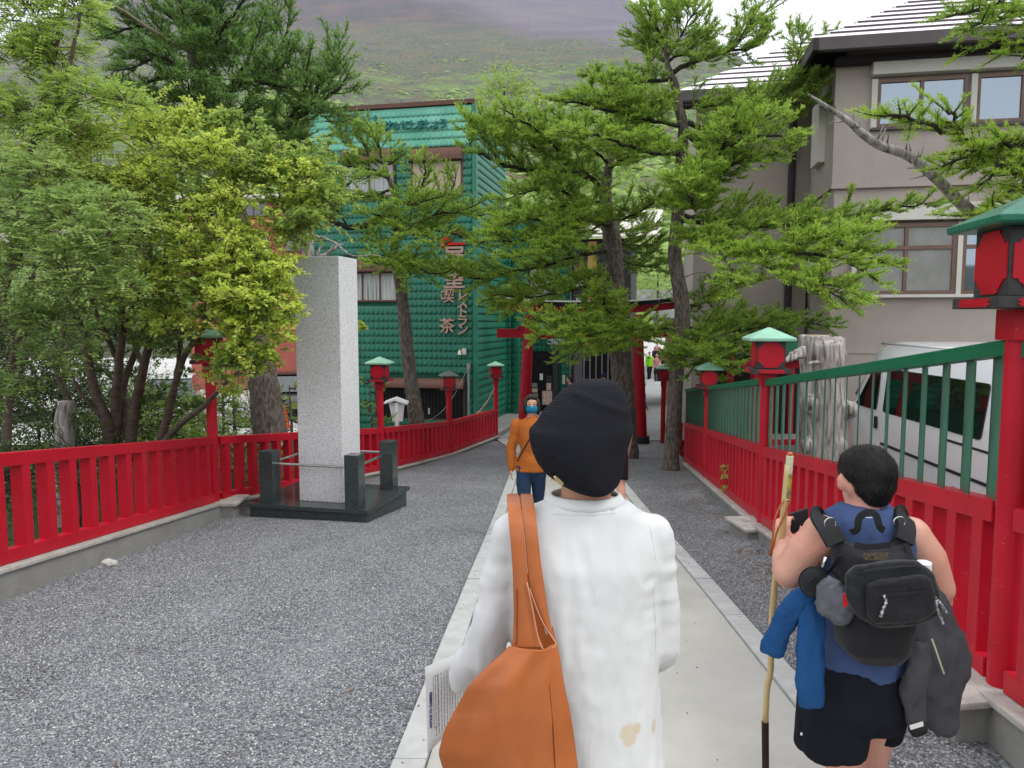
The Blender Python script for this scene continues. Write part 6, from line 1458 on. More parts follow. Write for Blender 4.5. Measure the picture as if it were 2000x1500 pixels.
# cream flower heads of the rowan
mb = MB()
for px, py in ((128, 452), (70, 505), (5, 465)):
    for _ in range(26): mb.ball(r_at(px + random.gauss(0, 6), py + random.gauss(0, 4), -.7 + random.gauss(0, .03)), .008, n=5)
mb.build('blossom', M['cream'], tR)

# ---- understory behind the left fence, undergrowth, young pines
M['grass'] = leaf_mat('grass_blades', (.03, .07, .012), (.13, .20, .035), .3)
def bush(label, x, y, r, mt, n, light, size=.05, name='bush', cat='bush', h=.0, sq=.8):
    t = thing(name, label, cat, (x, y, G(y) - .15), None); B_ = Leafy(); z = G(y) + h
    B_.clump((x, y, z + r * .7), r, mt, n, per=12, size=size, light=light, sq=sq)
    mb = MB(); mb.tube([(x, y, G(y) - .2), (x, y, z + r * .6)], [.03, .015], 6); mb.build('stem', M['bark_dark'], t)
    B_.finish(t, 'bark_dark'); return t
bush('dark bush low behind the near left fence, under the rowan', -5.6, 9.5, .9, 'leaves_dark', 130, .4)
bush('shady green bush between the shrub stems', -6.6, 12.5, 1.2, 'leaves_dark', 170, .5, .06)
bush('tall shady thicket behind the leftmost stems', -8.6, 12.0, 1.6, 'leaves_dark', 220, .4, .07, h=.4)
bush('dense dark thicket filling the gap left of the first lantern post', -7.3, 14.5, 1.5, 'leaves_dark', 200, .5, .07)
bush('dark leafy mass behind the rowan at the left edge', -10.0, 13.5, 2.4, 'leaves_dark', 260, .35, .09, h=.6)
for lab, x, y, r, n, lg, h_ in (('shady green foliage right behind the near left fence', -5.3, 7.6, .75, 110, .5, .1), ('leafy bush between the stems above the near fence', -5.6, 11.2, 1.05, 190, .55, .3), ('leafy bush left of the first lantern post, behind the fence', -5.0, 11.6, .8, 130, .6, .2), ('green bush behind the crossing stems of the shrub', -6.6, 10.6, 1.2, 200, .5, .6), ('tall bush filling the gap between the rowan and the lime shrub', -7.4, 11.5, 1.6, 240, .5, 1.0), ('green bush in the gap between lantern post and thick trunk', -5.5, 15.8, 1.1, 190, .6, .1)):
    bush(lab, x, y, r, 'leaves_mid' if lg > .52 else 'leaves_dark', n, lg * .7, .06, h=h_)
bush('small green bush at the foot of the stone pillar fence', -4.6, 14.0, .55, 'leaves_mid', 70, .4)
def young(label, x, y, h, mt='needles', light=.45):
    t = thing('young_larch', label, 'tree', (x, y, G(y) - .2), 'young larches behind the left fence'); c = Conifer(9, mt, n_per=9, nl=.03, nw=.005)
    zb = G(y) - .2; trunk(t, [(x, y, zb), (x + .03, y, zb + h * .5), (x, y, zb + h)], [.05, .03, .008], n=8, amp=.004)
    k = int(h / .2)
    for i in range(k):
        f = (i + .8) / k; a = i * 2.4; L_ = (1 - f) * .9 + .18; z = zb + h * f
        c.branch([(x, y, z), (x + cos(a) * L_ * .5, y + sin(a) * L_ * .5, z - .04), (x + cos(a) * L_, y + sin(a) * L_, z + .05)], .012, light=light, tw=.3, bare=.1, gap=.1)
    c.finish(t)
young('young larch just right of the first lantern post', -5.0, 13.2, 2.3); young('young larch between the thick trunk and the stone pillar', -4.4, 14.6, 1.9); young('young larch right behind the pillar beside the second lantern', -3.0, 15.6, 2.0); young('thin young larch behind the left lantern post', -5.9, 15.0, 2.6)
# pale old stump in the thicket and another by the pillar
for lab, x, y, h, r_ in (('pale grey old stump in the shade of the shrub', -5.86, 9.6, 1.5, .17), ('grey broken stub left of the stone pillar', -4.3, 13.2, .95, .10)):
    t = thing('tree_stump', lab, 'tree stump', (x, y, G(y) - .2)); trunk(t, [(x, y, G(y) - .3), (x + .02, y, G(y) + h * .5), (x + .06, y, G(y) + h)], [r_ * 1.25, r_, r_ * .55], 'deadwood', amp=.03)
# hillside trees in the distance beyond the buildings
def far_tree(label, x, y, z, r, mt, light):
    t = thing('hillside_tree', label, 'tree', (x, y, z - r)); B_ = Leafy(); B_.clump((x, y, z), r, mt, 160, per=12, size=r * .09, light=light, sq=1.0)
    mb = MB(); mb.tube([(x, y, z - r * 1.3), (x, y, z + r * .3)], [.12, .05], 6); mb.build('trunk', M['bark_dark'], t); B_.finish(t, 'bark_dark')
far_tree('pale green tree on the slope between the red and green buildings', *P(575, 270, 42), 3.0, 'leaves_mid', .6); far_tree('second slope tree lower beside the green building', *P(545, 345, 40), 2.6, 'leaves_mid', .45)
far_tree('round green tree on the hillside right of the green roof', *P(985, 190, 60), 2.6, 'leaves_mid', .55)
far_tree('slope tree seen over the gate beam', *P(1285, 545, 62), 3.0, 'leaves_mid', .4); far_tree('green tree on the slope behind the pine crown', *P(1180, 330, 55), 3.6, 'leaves_mid', .5); far_tree('slope tree behind the larch, above the ribbed roof', *P(1130, 385, 52), 2.8, 'leaves_mid', .45)
# tufts of grass behind the left fence, weeds at the right fence
k = 26000; ux = rng.uniform(0, 1, k); pos = np.column_stack([-4.9 - ux * 8.5 - rng.uniform(0, 1, k) * .6, 11.8 + rng.uniform(0, 4.2, k) + ux * 1.5, rng.uniform(0, 1, k)])
top = np.array([.75 + .9 * (noise.noise(Vector((x * .8, y * .8, 2))) + .5) + 1.2 * min(1, max(0, (-x - 6) / 3)) for x, y, _ in pos]); gzz = np.array([G(y) for y in pos[:, 1]]); pos[:, 2] = gzz - .1 + pos[:, 2] ** .75 * top
keep = np.array([noise.noise(Vector((x * 1.5, y * 1.5, z * 1.7))) > -.12 for x, y, z in pos]); pos = pos[keep]; n = len(pos)
v, t_, ti = leaves(pos, rng.normal(size=(n, 3)), rng.uniform(.05, .10, n), np.clip(.45 + rng.normal(0, .22, n), 0, 1))
o = link(bpy.data.objects.new('undergrowth', np_mesh('undergrowth', v, t_, M['leaves_dark'], ti))); tag(o, kind='stuff')
gp = np.stack([rng.uniform(-9, -4.1, 9000), rng.uniform(3, 15, 9000)], 1); gp = gp[gp[:, 0] < -4.15]
pz = np.array([terr(x, y) for x, y in gp]); n = len(gp); base = np.column_stack([gp, pz - .02]); d = norm(rng.normal(0, .35, (n, 3)) + np.array([0, 0, 1])); L_ = rng.uniform(.06, .22, n)
Wd = perp(d) * .006; v = np.stack([base - Wd, base + Wd, base + d * L_[:, None]], 1).reshape(-1, 3)
o = link(bpy.data.objects.new('grass', np_mesh('grass', v, np.arange(len(v)).reshape(-1, 3), M['grass'], np.repeat(rng.uniform(0, 1, n), 3)))); tag(o, kind='stuff')
t = thing('weed', 'small green weed growing through the red balusters of the right fence', 'weed', tuple(P(1417, 955, 10.6))); B_ = Leafy()
for py in (915, 935, 955): B_.clump(P(1417, py, 10.5), .07, 'leaves_mid', 8, per=5, size=.05, light=.8)
B_.finish(t)
# brown needle litter along the right plinth
k = 2200; yy = rng.uniform(4.5, 13, k); xx = np.array([fxR(y) for y in yy]) - .16 - np.abs(rng.normal(0, .22, k)) - .05; base = np.column_stack([xx, yy, [gz(x, y) + .014 for x, y in zip(xx, yy)]])
keep = np.array([noise.noise(Vector((x * 1.2, y * 1.2, 5))) > .05 for x, y in zip(xx, yy)]); base = base[keep]
y2 = rng.uniform(3, 13, 420); x2 = np.where(rng.uniform(0, 1, 420) < .5, [fxL(y) + .2 + abs(rng.normal(0, .35)) for y in y2], [rng.uniform(fxL(y) + .2, pL(y)) for y in y2]); base = np.vstack([base, np.column_stack([x2, y2, [gz(x, y) + .014 for x, y in zip(x2, y2)]])]); n = len(base)
M['litter'] = leaf_mat('dry_needles', (.10, .05, .02), (.22, .13, .06), .1)
v, t_, ti = leaves(base, rng.normal(size=(n, 3)) * np.array([1, 1, .15]), rng.uniform(.012, .035, n), rng.uniform(0, 1, n), 2.5)
o = link(bpy.data.objects.new('needle_litter', np_mesh('needle_litter', v, t_, M['litter'], ti))); tag(o, kind='stuff')
# ------------------------------------------------------------------ people
def fabric(name, col, rough=.9, var=.08, weave=350, bump=.25, fold=3.0, sheen=.0):
    m, t, b = new_mat(name); tc = t.nodes.new('ShaderNodeTexCoord'); b.inputs['Roughness'].default_value = rough; b.inputs['Sheen Weight'].default_value = sheen; b.inputs['Specular IOR Level'].default_value = .12
    n = t.nodes.new('ShaderNodeTexNoise'); n.inputs['Scale'].default_value = fold * 4; n.inputs['Detail'].default_value = 8; t.links.new(tc.outputs['Object'], n.inputs['Vector'])
    r = t.nodes.new('ShaderNodeValToRGB'); r.color_ramp.elements[0].position = .3; r.color_ramp.elements[1].position = .7
    r.color_ramp.elements[0].color = (*[c * (1 - var) for c in col], 1); r.color_ramp.elements[1].color = (*[min(1, c * (1 + var)) for c in col], 1)
    t.links.new(n.outputs['Fac'], r.inputs[0]); t.links.new(r.outputs[0], b.inputs['Base Color'])
    mp = t.nodes.new('ShaderNodeMapping'); mp.inputs['Scale'].default_value = (1, 1, 2.2); t.links.new(tc.outputs['Object'], mp.inputs[0])
    n2 = t.nodes.new('ShaderNodeTexNoise'); n2.inputs['Scale'].default_value = weave; n2.inputs['Detail'].default_value = 2; t.links.new(mp.outputs[0], n2.inputs['Vector'])
    mp2 = t.nodes.new('ShaderNodeMapping'); mp2.inputs['Scale'].default_value = (1, 1, .35); t.links.new(tc.outputs['Object'], mp2.inputs[0])
    n3 = t.nodes.new('ShaderNodeTexNoise'); n3.inputs['Scale'].default_value = fold * 5; n3.inputs['Detail'].default_value = 5; n3.inputs['Distortion'].default_value = .6; t.links.new(mp2.outputs[0], n3.inputs['Vector'])
    b1 = t.nodes.new('ShaderNodeBump'); b1.inputs['Strength'].default_value = .35; b1.inputs['Distance'].default_value = .02; t.links.new(n3.outputs['Fac'], b1.inputs['Height'])
    b2 = t.nodes.new('ShaderNodeBump'); b2.inputs['Strength'].default_value = bump; b2.inputs['Distance'].default_value = .002; t.links.new(n2.outputs['Fac'], b2.inputs['Height']); t.links.new(b1.outputs[0], b2.inputs['Normal']); t.links.new(b2.outputs[0], b.inputs['Normal'])
    return m
M['denim'] = fabric('dark_denim', (.022, .042, .085)); M['trousers_black'] = fabric('black_trousers', (.014, .014, .016)); M['orange_knit'] = fabric('rust_orange_knit', (.42, .125, .025), weave=180)
M['sole'] = mat('shoe_rubber', (.5, .5, .5), .7)

def stand(pos, head, h, stride=.0, lean=.0, arm=(.0, .0), elbow=(.15, .15), turn=0.0, spread=.10):
    """joints of a standing or walking figure; head = facing azimuth (0 = +Y)"""
    f = Vector((sin(head), cos(head), 0)); r = Vector((f.y, -f.x, 0)); Z = Vector((0, 0, 1)); p = Vector(pos); k = h / 1.7; J = dict(f=f, r=r, k=k)
    hip = p + Z * (.50 * h - abs(stride) * .06); J['pelvis'] = hip; up = (Z + f * lean).normalized()
    J['chest'] = hip + up * (.21 * h); J['neck'] = hip + up * (.335 * h); J['head'] = J['neck'] + up * (.095 * h) + f * (.012 * h); J['hf'] = Vector((sin(head + turn), cos(head + turn), 0))
    for s, n, i in ((-1, 'L', 0), (1, 'R', 1)):
        sh = J['neck'] - Z * (.040 * h) + r * (s * .104 * h); J['sh' + n] = sh
        a = arm[i]; d = (-Z * cos(a) + f * sin(a) + r * (s * spread)).normalized(); el = sh + d * (.178 * h); J['el' + n] = el
        e = a + elbow[i]; d2 = (-Z * cos(e) + f * sin(e) + r * (s * .02)).normalized(); J['wr' + n] = el + d2 * (.148 * h); J['hd' + n] = d2
        hp = hip + r * (s * .052 * h) - Z * (.01 * h); J['hp' + n] = hp; q = stride * (1 if i else -1)
        kn = hp + (-Z * cos(q) + f * sin(q)).normalized() * (.243 * h); J['kn' + n] = kn; q2 = q - max(0, .25 * abs(stride) + (.25 if q < 0 else 0) * abs(stride) * 2)
        J['an' + n] = kn + (-Z * cos(q2) + f * sin(q2)).normalized() * (.235 * h)
    return J
def hand(mb, w_, d, side, palm, k=1.0, curl=.5):
    """w_: wrist point, d: hand direction, side: thumb side, palm: palm facing normal"""
    d = d.normalized(); side = (side - d * side.dot(d)).normalized(); pn = d.cross(side); pn = pn if pn.dot(palm) > 0 else -pn
    c = w_ + d * (.05 * k); mb.ball(c, (.040 * k, .018 * k, .052 * k), n=10, ax=(side, pn, d))
    for i, (off, ln) in enumerate(((.029, .068), (.010, .076), (-.010, .070), (-.028, .056))):
        b_ = w_ + d * (.088 * k) + side * (off * k); p1 = b_ + (d * cos(curl * .5) + pn * sin(curl * .5)) * (ln * .5 * k); p2 = p1 + (d * cos(curl * 1.3) + pn * sin(curl * 1.3)) * (ln * .32 * k); p3 = p2 + (d * cos(curl * 2.0) + pn * sin(curl * 2.0)) * (ln * .24 * k)
        mb.tube([w_ + d * (.05 * k) + side * (off * .8 * k), b_, p1, p2, p3], [.0085 * k, .0092 * k, .0085 * k, .008 * k, .006 * k], 8)
    t0 = w_ + d * (.022 * k) + side * (.026 * k); t1 = t0 + (d * .55 + side * .75 + pn * .25).normalized() * (.036 * k); t2 = t1 + (d * .85 + side * .35 + pn * .35).normalized() * (.030 * k); t3 = t2 + (d + pn * .3).normalized() * (.020 * k)
    mb.tube([t0 - side * .01 * k, t0, t1, t2, t3], [.013 * k, .012 * k, .0105 * k, .0095 * k, .007 * k], 8)
def limb(mb, pts, rad, n=12):
    mb.tube(pts, rad, n)
    for p, r_ in zip(pts, rad): mb.ball(p, r_ * .985, n=n)
def body_mb(J, fem=False, face=True, feet=True, curl=.5, hands=True, headr=1.0, thick=1.0, torso=.88):
    k = J['k']; mb = MB(); r, f = J['r'], J['f']; Z = Vector((0, 0, 1)); T = thick
    P_, C_, N_ = J['pelvis'], J['chest'], J['neck']; Q = torso
    mb.loft([(P_ - Z * .07 * k, .10 * k * Q, .08 * k * Q), (P_, .155 * k * Q, .105 * k * Q), (P_.lerp(C_, .5), .125 * k * Q, .09 * k * Q), (C_, .15 * k * Q, .105 * k * Q), (C_.lerp(N_, .6), .165 * k * Q, .09 * k * Q), (N_ - Z * .015 * k, .085 * k * Q, .065 * k * Q), (N_ + Z * .01 * k, .058 * k, .055 * k)], 20, ax=(r, f))
    H = J['head']; hf = J['hf']; hr = Vector((hf.y, -hf.x, 0)); q = k * headr
    mb.tube([N_ - Z * .03 * k, N_.lerp(H, .75)], [.058 * k * T ** .5, .052 * k * T ** .5], 14)
    ax = (hr, hf, Z); mb.ball(H + Z * .025 * q, (.074 * q, .092 * q, .088 * q), n=16, ax=ax); mb.ball(H - Z * .035 * q + hf * .018 * q, (.056 * q, .068 * q, .075 * q), n=14, ax=ax)
    mb.ball(H - Z * .085 * q + hf * .055 * q, (.028 * q, .022 * q, .022 * q), n=10, ax=ax)
    if face:
        mb.tube([H + hf * .088 * q + Z * .012 * q, H + hf * .104 * q - Z * .026 * q, H + hf * .088 * q - Z * .034 * q], [.008 * q, .014 * q, .010 * q], 8)
        for s in (-1, 1): mb.ball(H + hr * (s * .076 * q) - Z * .008 * q - hf * .006 * q, (.009 * q, .019 * q, .031 * q), n=10, ax=ax)
        mb.ball(H + hf * .079 * q - Z * .06 * q, (.022 * q, .012 * q, .008 * q), n=8, ax=ax)
    for n in 'LR':
        s = -1 if n == 'L' else 1; sh, el, wr = J['sh' + n], J['el' + n], J['wr' + n]
        mb.ball(sh, .058 * k * T, n=12); limb(mb, [sh, sh.lerp(el, .45), el, el.lerp(wr, .3), wr], [.052 * k * T, .047 * k * T, .038 * k * T, .039 * k * T, .025 * k], 12)
        if hands: hand(mb, wr, J['hd' + n], J.get('ht' + n, f), J.get('hp_' + n, -r * s), k * .92, curl)
        hp, kn, an = J['hp' + n], J['kn' + n], J['an' + n]
        limb(mb, [hp, hp.lerp(kn, .5), kn, kn.lerp(an, .35), an], [.085 * k * T, .074 * k * T, .054 * k * T, .055 * k * T, .036 * k], 12)
        if feet: mb.loft([(an - Z * .0 - f * .03 * k, .035 * k, .05 * k), (an - Z * .05 * k + f * .03 * k, .042 * k, .11 * k), (an - Z * .075 * k + f * .035 * k, .042 * k, .115 * k)], 12, ax=(r, f))
    return mb
def top_mb(J, off=.012, sleeve=1.0, hem=.06, loose=1.0, neckline=.0, slim=1.0):
    """sleeve: 1 long, .45 short, 0 none"""
    k = J['k']; mb = MB(); r, f = J['r'], J['f']; Z = Vector((0, 0, 1)); o = off
    P_, C_, N_ = J['pelvis'], J['chest'], J['neck']
    mb.loft([(P_ - Z * hem * k, (.160 * k + o) * loose, (.112 * k + o) * loose), (P_ + Z * .06 * k, (.152 * k + o) * loose, (.108 * k + o) * loose), (P_.lerp(C_, .5), (.135 * k * slim + o) * loose, (.100 * k + o) * loose), (C_, .155 * k * slim + o * loose, .112 * k + o), (C_.lerp(N_, .6), .165 * k * slim + o, .095 * k + o), (N_ - Z * .022 * k, .10 * k + o, .072 * k + o), (N_ + Z * .012 * k - Z * neckline, .062 * k + o * .6, .06 * k + o * .6)], 24, ax=(r, f))
    if sleeve > 0:
        for n in 'LR':
            sh, el, wr = J['sh' + n], J['el' + n], J['wr' + n]; mb.ball(sh, .052 * k + o, n=14)
            if sleeve >= 1: limb(mb, [sh, sh.lerp(el, .5), el, el.lerp(wr, .5), wr.lerp(el, .02)], [.056 * k + o, .05 * k + o, .046 * k + o * 1.2, .042 * k + o, .034 * k + o * .7], 14)
            else: mb.tube([sh, sh.lerp(el, sleeve), sh.lerp(el, sleeve + .15)], [.056 * k + o, .054 * k + o, .056 * k + o], 14)
    return mb
def trousers_mb(J, off=.010, length=1.0, flare=0.0, waist=.02):
    k = J['k']; mb = MB(); r, f = J['r'], J['f']; Z = Vector((0, 0, 1)); o = off; P_ = J['pelvis']
    mb.loft([(P_ + Z * (waist + .06) * k, .142 * k + o, .102 * k + o), (P_, .16 * k + o, .112 * k + o), (P_ - Z * .08 * k, .155 * k + o, .11 * k + o), (P_ - Z * .13 * k, .10 * k, .08 * k)], 20, ax=(r, f))
    for n in 'LR':
        hp, kn, an = J['hp' + n], J['kn' + n], J['an' + n]; pts = [hp, hp.lerp(kn, .5), kn, kn.lerp(an, .5), an - Z * .03 * k]; rad = [.092 * k + o, .082 * k + o, .06 * k + o + flare * .5, .056 * k + o + flare, .05 * k + o + flare]
        if length < 1:
            q = length * 2; pts = [hp, hp.lerp(kn, q * .5), hp.lerp(kn, q)] if q <= 1 else [hp, kn, kn.lerp(an, q - 1)]; rad = [.094 * k + o, .09 * k + o + flare, .084 * k + o + flare]
        mb.tube(pts, rad, 14); mb.ball(hp, rad[0] * .98, n=14)
        if length >= 1: mb.ball(kn, rad[2] * .98, n=14)
    return mb
def wrinkle(me, a=.006, s=9, z=.5):
    displace(me, lambda c: a * noise.noise(Vector((c.x * s, c.y * s, c.z * s * z))) + a * .6 * (.35 - abs(noise.noise(Vector((c.x * s * 2.0, c.y * s * 2.0 + 4, c.z * s * 2.0 * z))))) * 1.6 + a * .3 * noise.noise(Vector((c.x * s * 4.6, c.y * s * 4.6 + 4, c.z * s * 4.6 * z))))
def hair_cap(J, style='short', q=None):
    k = J['k'] if q is None else q; H = J['head']; hf = J['hf']; hr = Vector((hf.y, -hf.x, 0)); Z = Vector((0, 0, 1)); ax = (hr, hf, Z); mb = MB()
    mb.ball(H + Z * .038 * k - hf * .012 * k, (.083 * k, .095 * k, .088 * k), n=16, ax=ax); mb.ball(H + Z * .0 * k - hf * .035 * k, (.079 * k, .072 * k, .085 * k), n=14, ax=ax)
    if style == 'bob':
        for s in (-1, 1): mb.ball(H + hr * (s * .076 * k) - Z * .03 * k + hf * .0 * k, (.032 * k, .066 * k, .105 * k), n=12, ax=ax)
        mb.ball(H - Z * .045 * k - hf * .055 * k, (.072 * k, .045 * k, .09 * k), n=12, ax=ax); mb.ball(H + Z * .085 * k + hf * .045 * k, (.062 * k, .04 * k, .03 * k), n=12, ax=ax)
    if style == 'long': mb.ball(H - Z * .10 * k - hf * .06 * k, (.075 * k, .045 * k, .17 * k), n=12, ax=ax)
    return mb
def shoes(J, mt, parent):
    k = J['k']; r, f = J['r'], J['f']; Z = Vector((0, 0, 1))
    for n in 'LR':
        an = J['an' + n]; mb = MB(); mb.loft([(an + Z * .01 * k - f * .03 * k, .042 * k, .05 * k), (an - Z * .045 * k + f * .03 * k, .05 * k, .12 * k), (an - Z * .08 * k + f * .038 * k, .05 * k, .128 * k), (an - Z * .085 * k + f * .038 * k, .045 * k, .12 * k)], 16, ax=(r, f)); mb.build('shoe', mt, parent, smooth=50)
def dress(name_label, J, topc, botc, top='long', group=None, hair='short', hairm=None, cap=None, shoe=(.02, .02, .02), vox=.022, skinm='skin', fem=False, shorts=False):
    pos = (J['anL'] + J['anR']) / 2; t = thing('person', name_label, 'person', (pos.x, pos.y, pos.z - .08 * J['k']), group)
    body_obj('body', remesh(body_mb(J, fem), vox * .75, 3), M[skinm], t)
    me = remesh(top_mb(J, .014, 1.0 if top == 'long' else .45), vox, 4); wrinkle(me, .008, 11); body_obj('jacket' if top == 'long' else 'shirt', me, fabric('clothing', topc), t)
    me = remesh(trousers_mb(J, .008, .42 if shorts else 1.0), vox, 3); wrinkle(me, .006, 10); body_obj('shorts' if shorts else 'trousers', me, fabric('clothing', botc), t)
    me = remesh(hair_cap(J, hair), vox * .8, 3); body_obj('hair', me, hairm or M['hair'], t)
    shoes(J, mat('shoe', shoe, .7), t)
    if cap:
        k = J['k']; H = J['head']; hf = J['hf']; hr = Vector((hf.y, -hf.x, 0)); Z = Vector((0, 0, 1)); mb = MB(); mb.ball(H + Z * .06 * k, (.092 * k, .105 * k, .085 * k), n=16, ax=(hr, hf, Z)); mb.loft([(H + Z * .045 * k + hf * .10 * k, .075 * k, .10 * k), (H + Z * .055 * k + hf * .10 * k, .072 * k, .098 * k)], 14, ax=(hr, hf)); body_obj('cap', remesh(mb, .012, 2), fabric('cap_cloth', cap), t)
    return t

# ================= woman in the white shirt and black knitted hat, seen from behind
YW = 1.90
def W(px, py, d=0.0): return P(px, py, YW + d)
Zv = Vector((0, 0, 1)); gz_ = G(YW) + .034
wm = thing('person', 'person in a black knitted hat and white long sleeved shirt, seen close from behind', 'person', (.2, YW, gz_))
J = stand((W(1143, 1200).x, YW, gz_), 0, 1.60)
J['k'] = .94; J['neck'] = W(1142, 985); J['head'] = W(1148, 892, .03); J['hf'] = Vector((-.5, .86, 0)).normalized()
J['shL'] = W(1010, 1047); J['shR'] = W(1264, 1047); J['elL'] = W(934, 1292, .02); J['elR'] = W(1297, 1268, .0); J['wrL'] = W(905, 1330, .23); J['wrR'] = W(1280, 1290, .24); J['hdL'] = Vector((-.25, 1, .05)).normalized(); J['hdR'] = Vector((-.2, 1, .1)).normalized()
J['htL'] = Vector((0, .2, 1)); J['htR'] = Vector((0, .2, 1)); J['chest'] = W(1143, 1150); J['pelvis'] = W(1146, 1335)
bm_ = body_mb(J, face=True, curl=.7, thick=.72, torso=.70)
bm_.tube([W(1143, 1015, .02), W(1144, 975, .01), W(1146, 930, .01)], [.074, .066, .066], 16); me = remesh(bm_, .0085, 4); body_obj('body', me, M['skin_tan'], wm)
m = fabric('white_jersey', (.64, .64, .63), .95, .05, weave=420, bump=.3, fold=1.6, sheen=.2); M['shirt'] = m
t_ = m.node_tree; bsdf = t_.nodes['Principled BSDF']       # two tan stains near the hem
src = bsdf.inputs['Base Color'].links[0].from_socket; tc = t_.nodes.new('ShaderNodeTexCoord'); last = src
for c_, r_ in ((W(1228, 1440, -.13), (.022, .03)), (W(1247, 1428, -.13), (.009, .014)), (W(1279, 1424, -.10), (.007, .020))):
    mpn = t_.nodes.new('ShaderNodeMapping'); mpn.inputs['Location'].default_value = (-c_.x / r_[0], 0, -c_.z / r_[1]); mpn.inputs['Scale'].default_value = (1 / r_[0], 0, 1 / r_[1]); t_.links.new(tc.outputs['Object'], mpn.inputs[0])
    gr = t_.nodes.new('ShaderNodeVectorMath'); gr.operation = 'LENGTH'; nn_ = t_.nodes.new('ShaderNodeTexNoise'); nn_.inputs['Scale'].default_value = 45; t_.links.new(tc.outputs['Object'], nn_.inputs['Vector']); t_.links.new(mpn.outputs[0], gr.inputs[0])
    ad = t_.nodes.new('ShaderNodeMath'); ad.operation = 'ADD'; t_.links.new(gr.outputs['Value'], ad.inputs[0]); t_.links.new(nn_.outputs['Fac'], ad.inputs[1])
    mr = t_.nodes.new('ShaderNodeMapRange'); mr.inputs[1].default_value = 1.65; mr.inputs[2].default_value = 1.25; mr.inputs[3].default_value = 0; mr.inputs[4].default_value = .75; t_.links.new(ad.outputs[0], mr.inputs[0])
    mxn = t_.nodes.new('ShaderNodeMix'); mxn.data_type = 'RGBA'; t_.links.new(mr.outputs[0], mxn.inputs[0]); t_.links.new(last, mxn.inputs[6]); mxn.inputs[7].default_value = (.56, .46, .30, 1); last = mxn.outputs[2]
t_.links.new(last, bsdf.inputs['Base Color'])
mb = MB()
def rowW(y, xl_, xr_, ry, d=0.0): a, c = W(xl_, y, d), W(xr_, y, d); return ((a + c) / 2, (c - a).length / 2, ry)
mb.loft([rowW(1600, 990, 1302, .150), rowW(1520, 995, 1298, .146), rowW(1420, 998, 1292, .138), rowW(1300, 1001, 1285, .130), rowW(1180, 999, 1283, .128), rowW(1090, 990, 1290, .122, .0), rowW(1040, 985, 1292, .105, .005), rowW(1012, 998, 1276, .092, .005), rowW(994, 1032, 1248, .088, .005), rowW(984, 1056, 1228, .086, .005), rowW(977, 1068, 1216, .084, .005)], 36, ex=2.3)
limb(mb, [W(1003, 1040), W(978, 1130, -.0), W(958, 1215, .0), W(940, 1284, .02), W(915, 1305, .10), W(902, 1325, .20)], [.058, .050, .052, .058, .050, .042], 18)
limb(mb, [W(1272, 1042), W(1292, 1130, .0), W(1300, 1210, .0), W(1298, 1264, .0), W(1290, 1280, .10), W(1280, 1292, .22)], [.056, .040, .037, .042, .040, .036], 18)
me = remesh(mb, .0095, 9)
_axes = [(Vector((1142, 985, 0)), 0)]
def shirt_fold(c):
    dn = max(0, min(1, (1.38 - c.z) / .35))
    d = (.002 + .004 * dn) * noise.noise(Vector((c.x * 15, c.y * 8, c.z * 2.6))) + (.0015 + .0022 * dn) * (.3 - abs(noise.noise(Vector((c.x * 24, c.y * 14, c.z * 7))))) * 2 + .0016 * noise.noise(Vector((c.x * 62, c.y * 34, c.z * 26))) + .0022 * dn * (.25 - abs(noise.noise(Vector((c.x * 11 + c.z * 9, c.y * 9, c.z * 13 - c.x * 7)))))
    ax_ = c.x - .19
    sw = max(0, min(1, (abs(ax_ + .01) - .135) / .03))      # sleeves crumple crosswise near the elbow
    e = math.exp(-((c.z - .97) / .10) ** 2); d += sw * e * .007 * noise.noise(Vector((c.x * 10, c.y * 10, c.z * 42))) + sw * .003 * noise.noise(Vector((c.x * 9, c.y * 9, c.z * 20)))
    return d
displace(me, shirt_fold)
sh_o = body_obj('shirt', me, M['shirt'], wm)
from mathutils.bvhtree import BVHTree
bv = BVHTree.FromPolygons([v.co for v in me.vertices], [tuple(p.vertices) for p in me.polygons])
def on_shirt(x, y, lift=.0005):
    p = W(x, y, -.6); d = (p - Vector((0, 0, HC))).normalized(); h_ = bv.ray_cast(Vector((0, 0, HC)), d); return (h_[0] - d * lift) if h_[0] else W(x, y, -.1)
for pts in ([(1238, 984), (1256, 1000), (1268, 1025), (1275, 1060), (1281, 1095), (1290, 1130)], [(1042, 999), (1080, 1004), (1143, 1006), (1200, 1001), (1236, 986)], [(1276, 1140), (1281, 1230), (1280, 1290)]):
    q_s = spline([on_shirt(*p) for p in pts], 24); mb = MB(); mb.tube([Vector(p) for p in q_s], .0008, 5); mb.build('shirt_seam', M['shirt'], sh_o, smooth=True)
# neckband: ribbed strip round the collar
mb = MB(); n = 40; vs = []
c0 = W(1142, 968, .012)
for i in range(n):
    a = 2 * pi * i / n; 
    for rr, zz in ((.94, .004), (1.0, .003), (1.09, -.007), (1.17, -.020)): vs.append(c0 + Vector((cos(a) * .092 * rr, sin(a) * .080 * rr, zz)))
mb.add(vs, [(4 * i + j, 4 * i + j + 1, (4 * i + j + 5) % (4 * n), (4 * i + j + 4) % (4 * n)) for i in range(n) for j in range(3)]); o = mb.build('neckband', M['shirt'], wm, smooth=True); sm_ = o.modifiers.new('s', 'SOLIDIFY'); sm_.thickness = .005; sm_.offset = 0
me = remesh(trousers_mb(J, .012), .014, 4); wrinkle(me, .006); body_obj('trousers', me, M['denim'], wm); shoes(J, M['white'], wm)
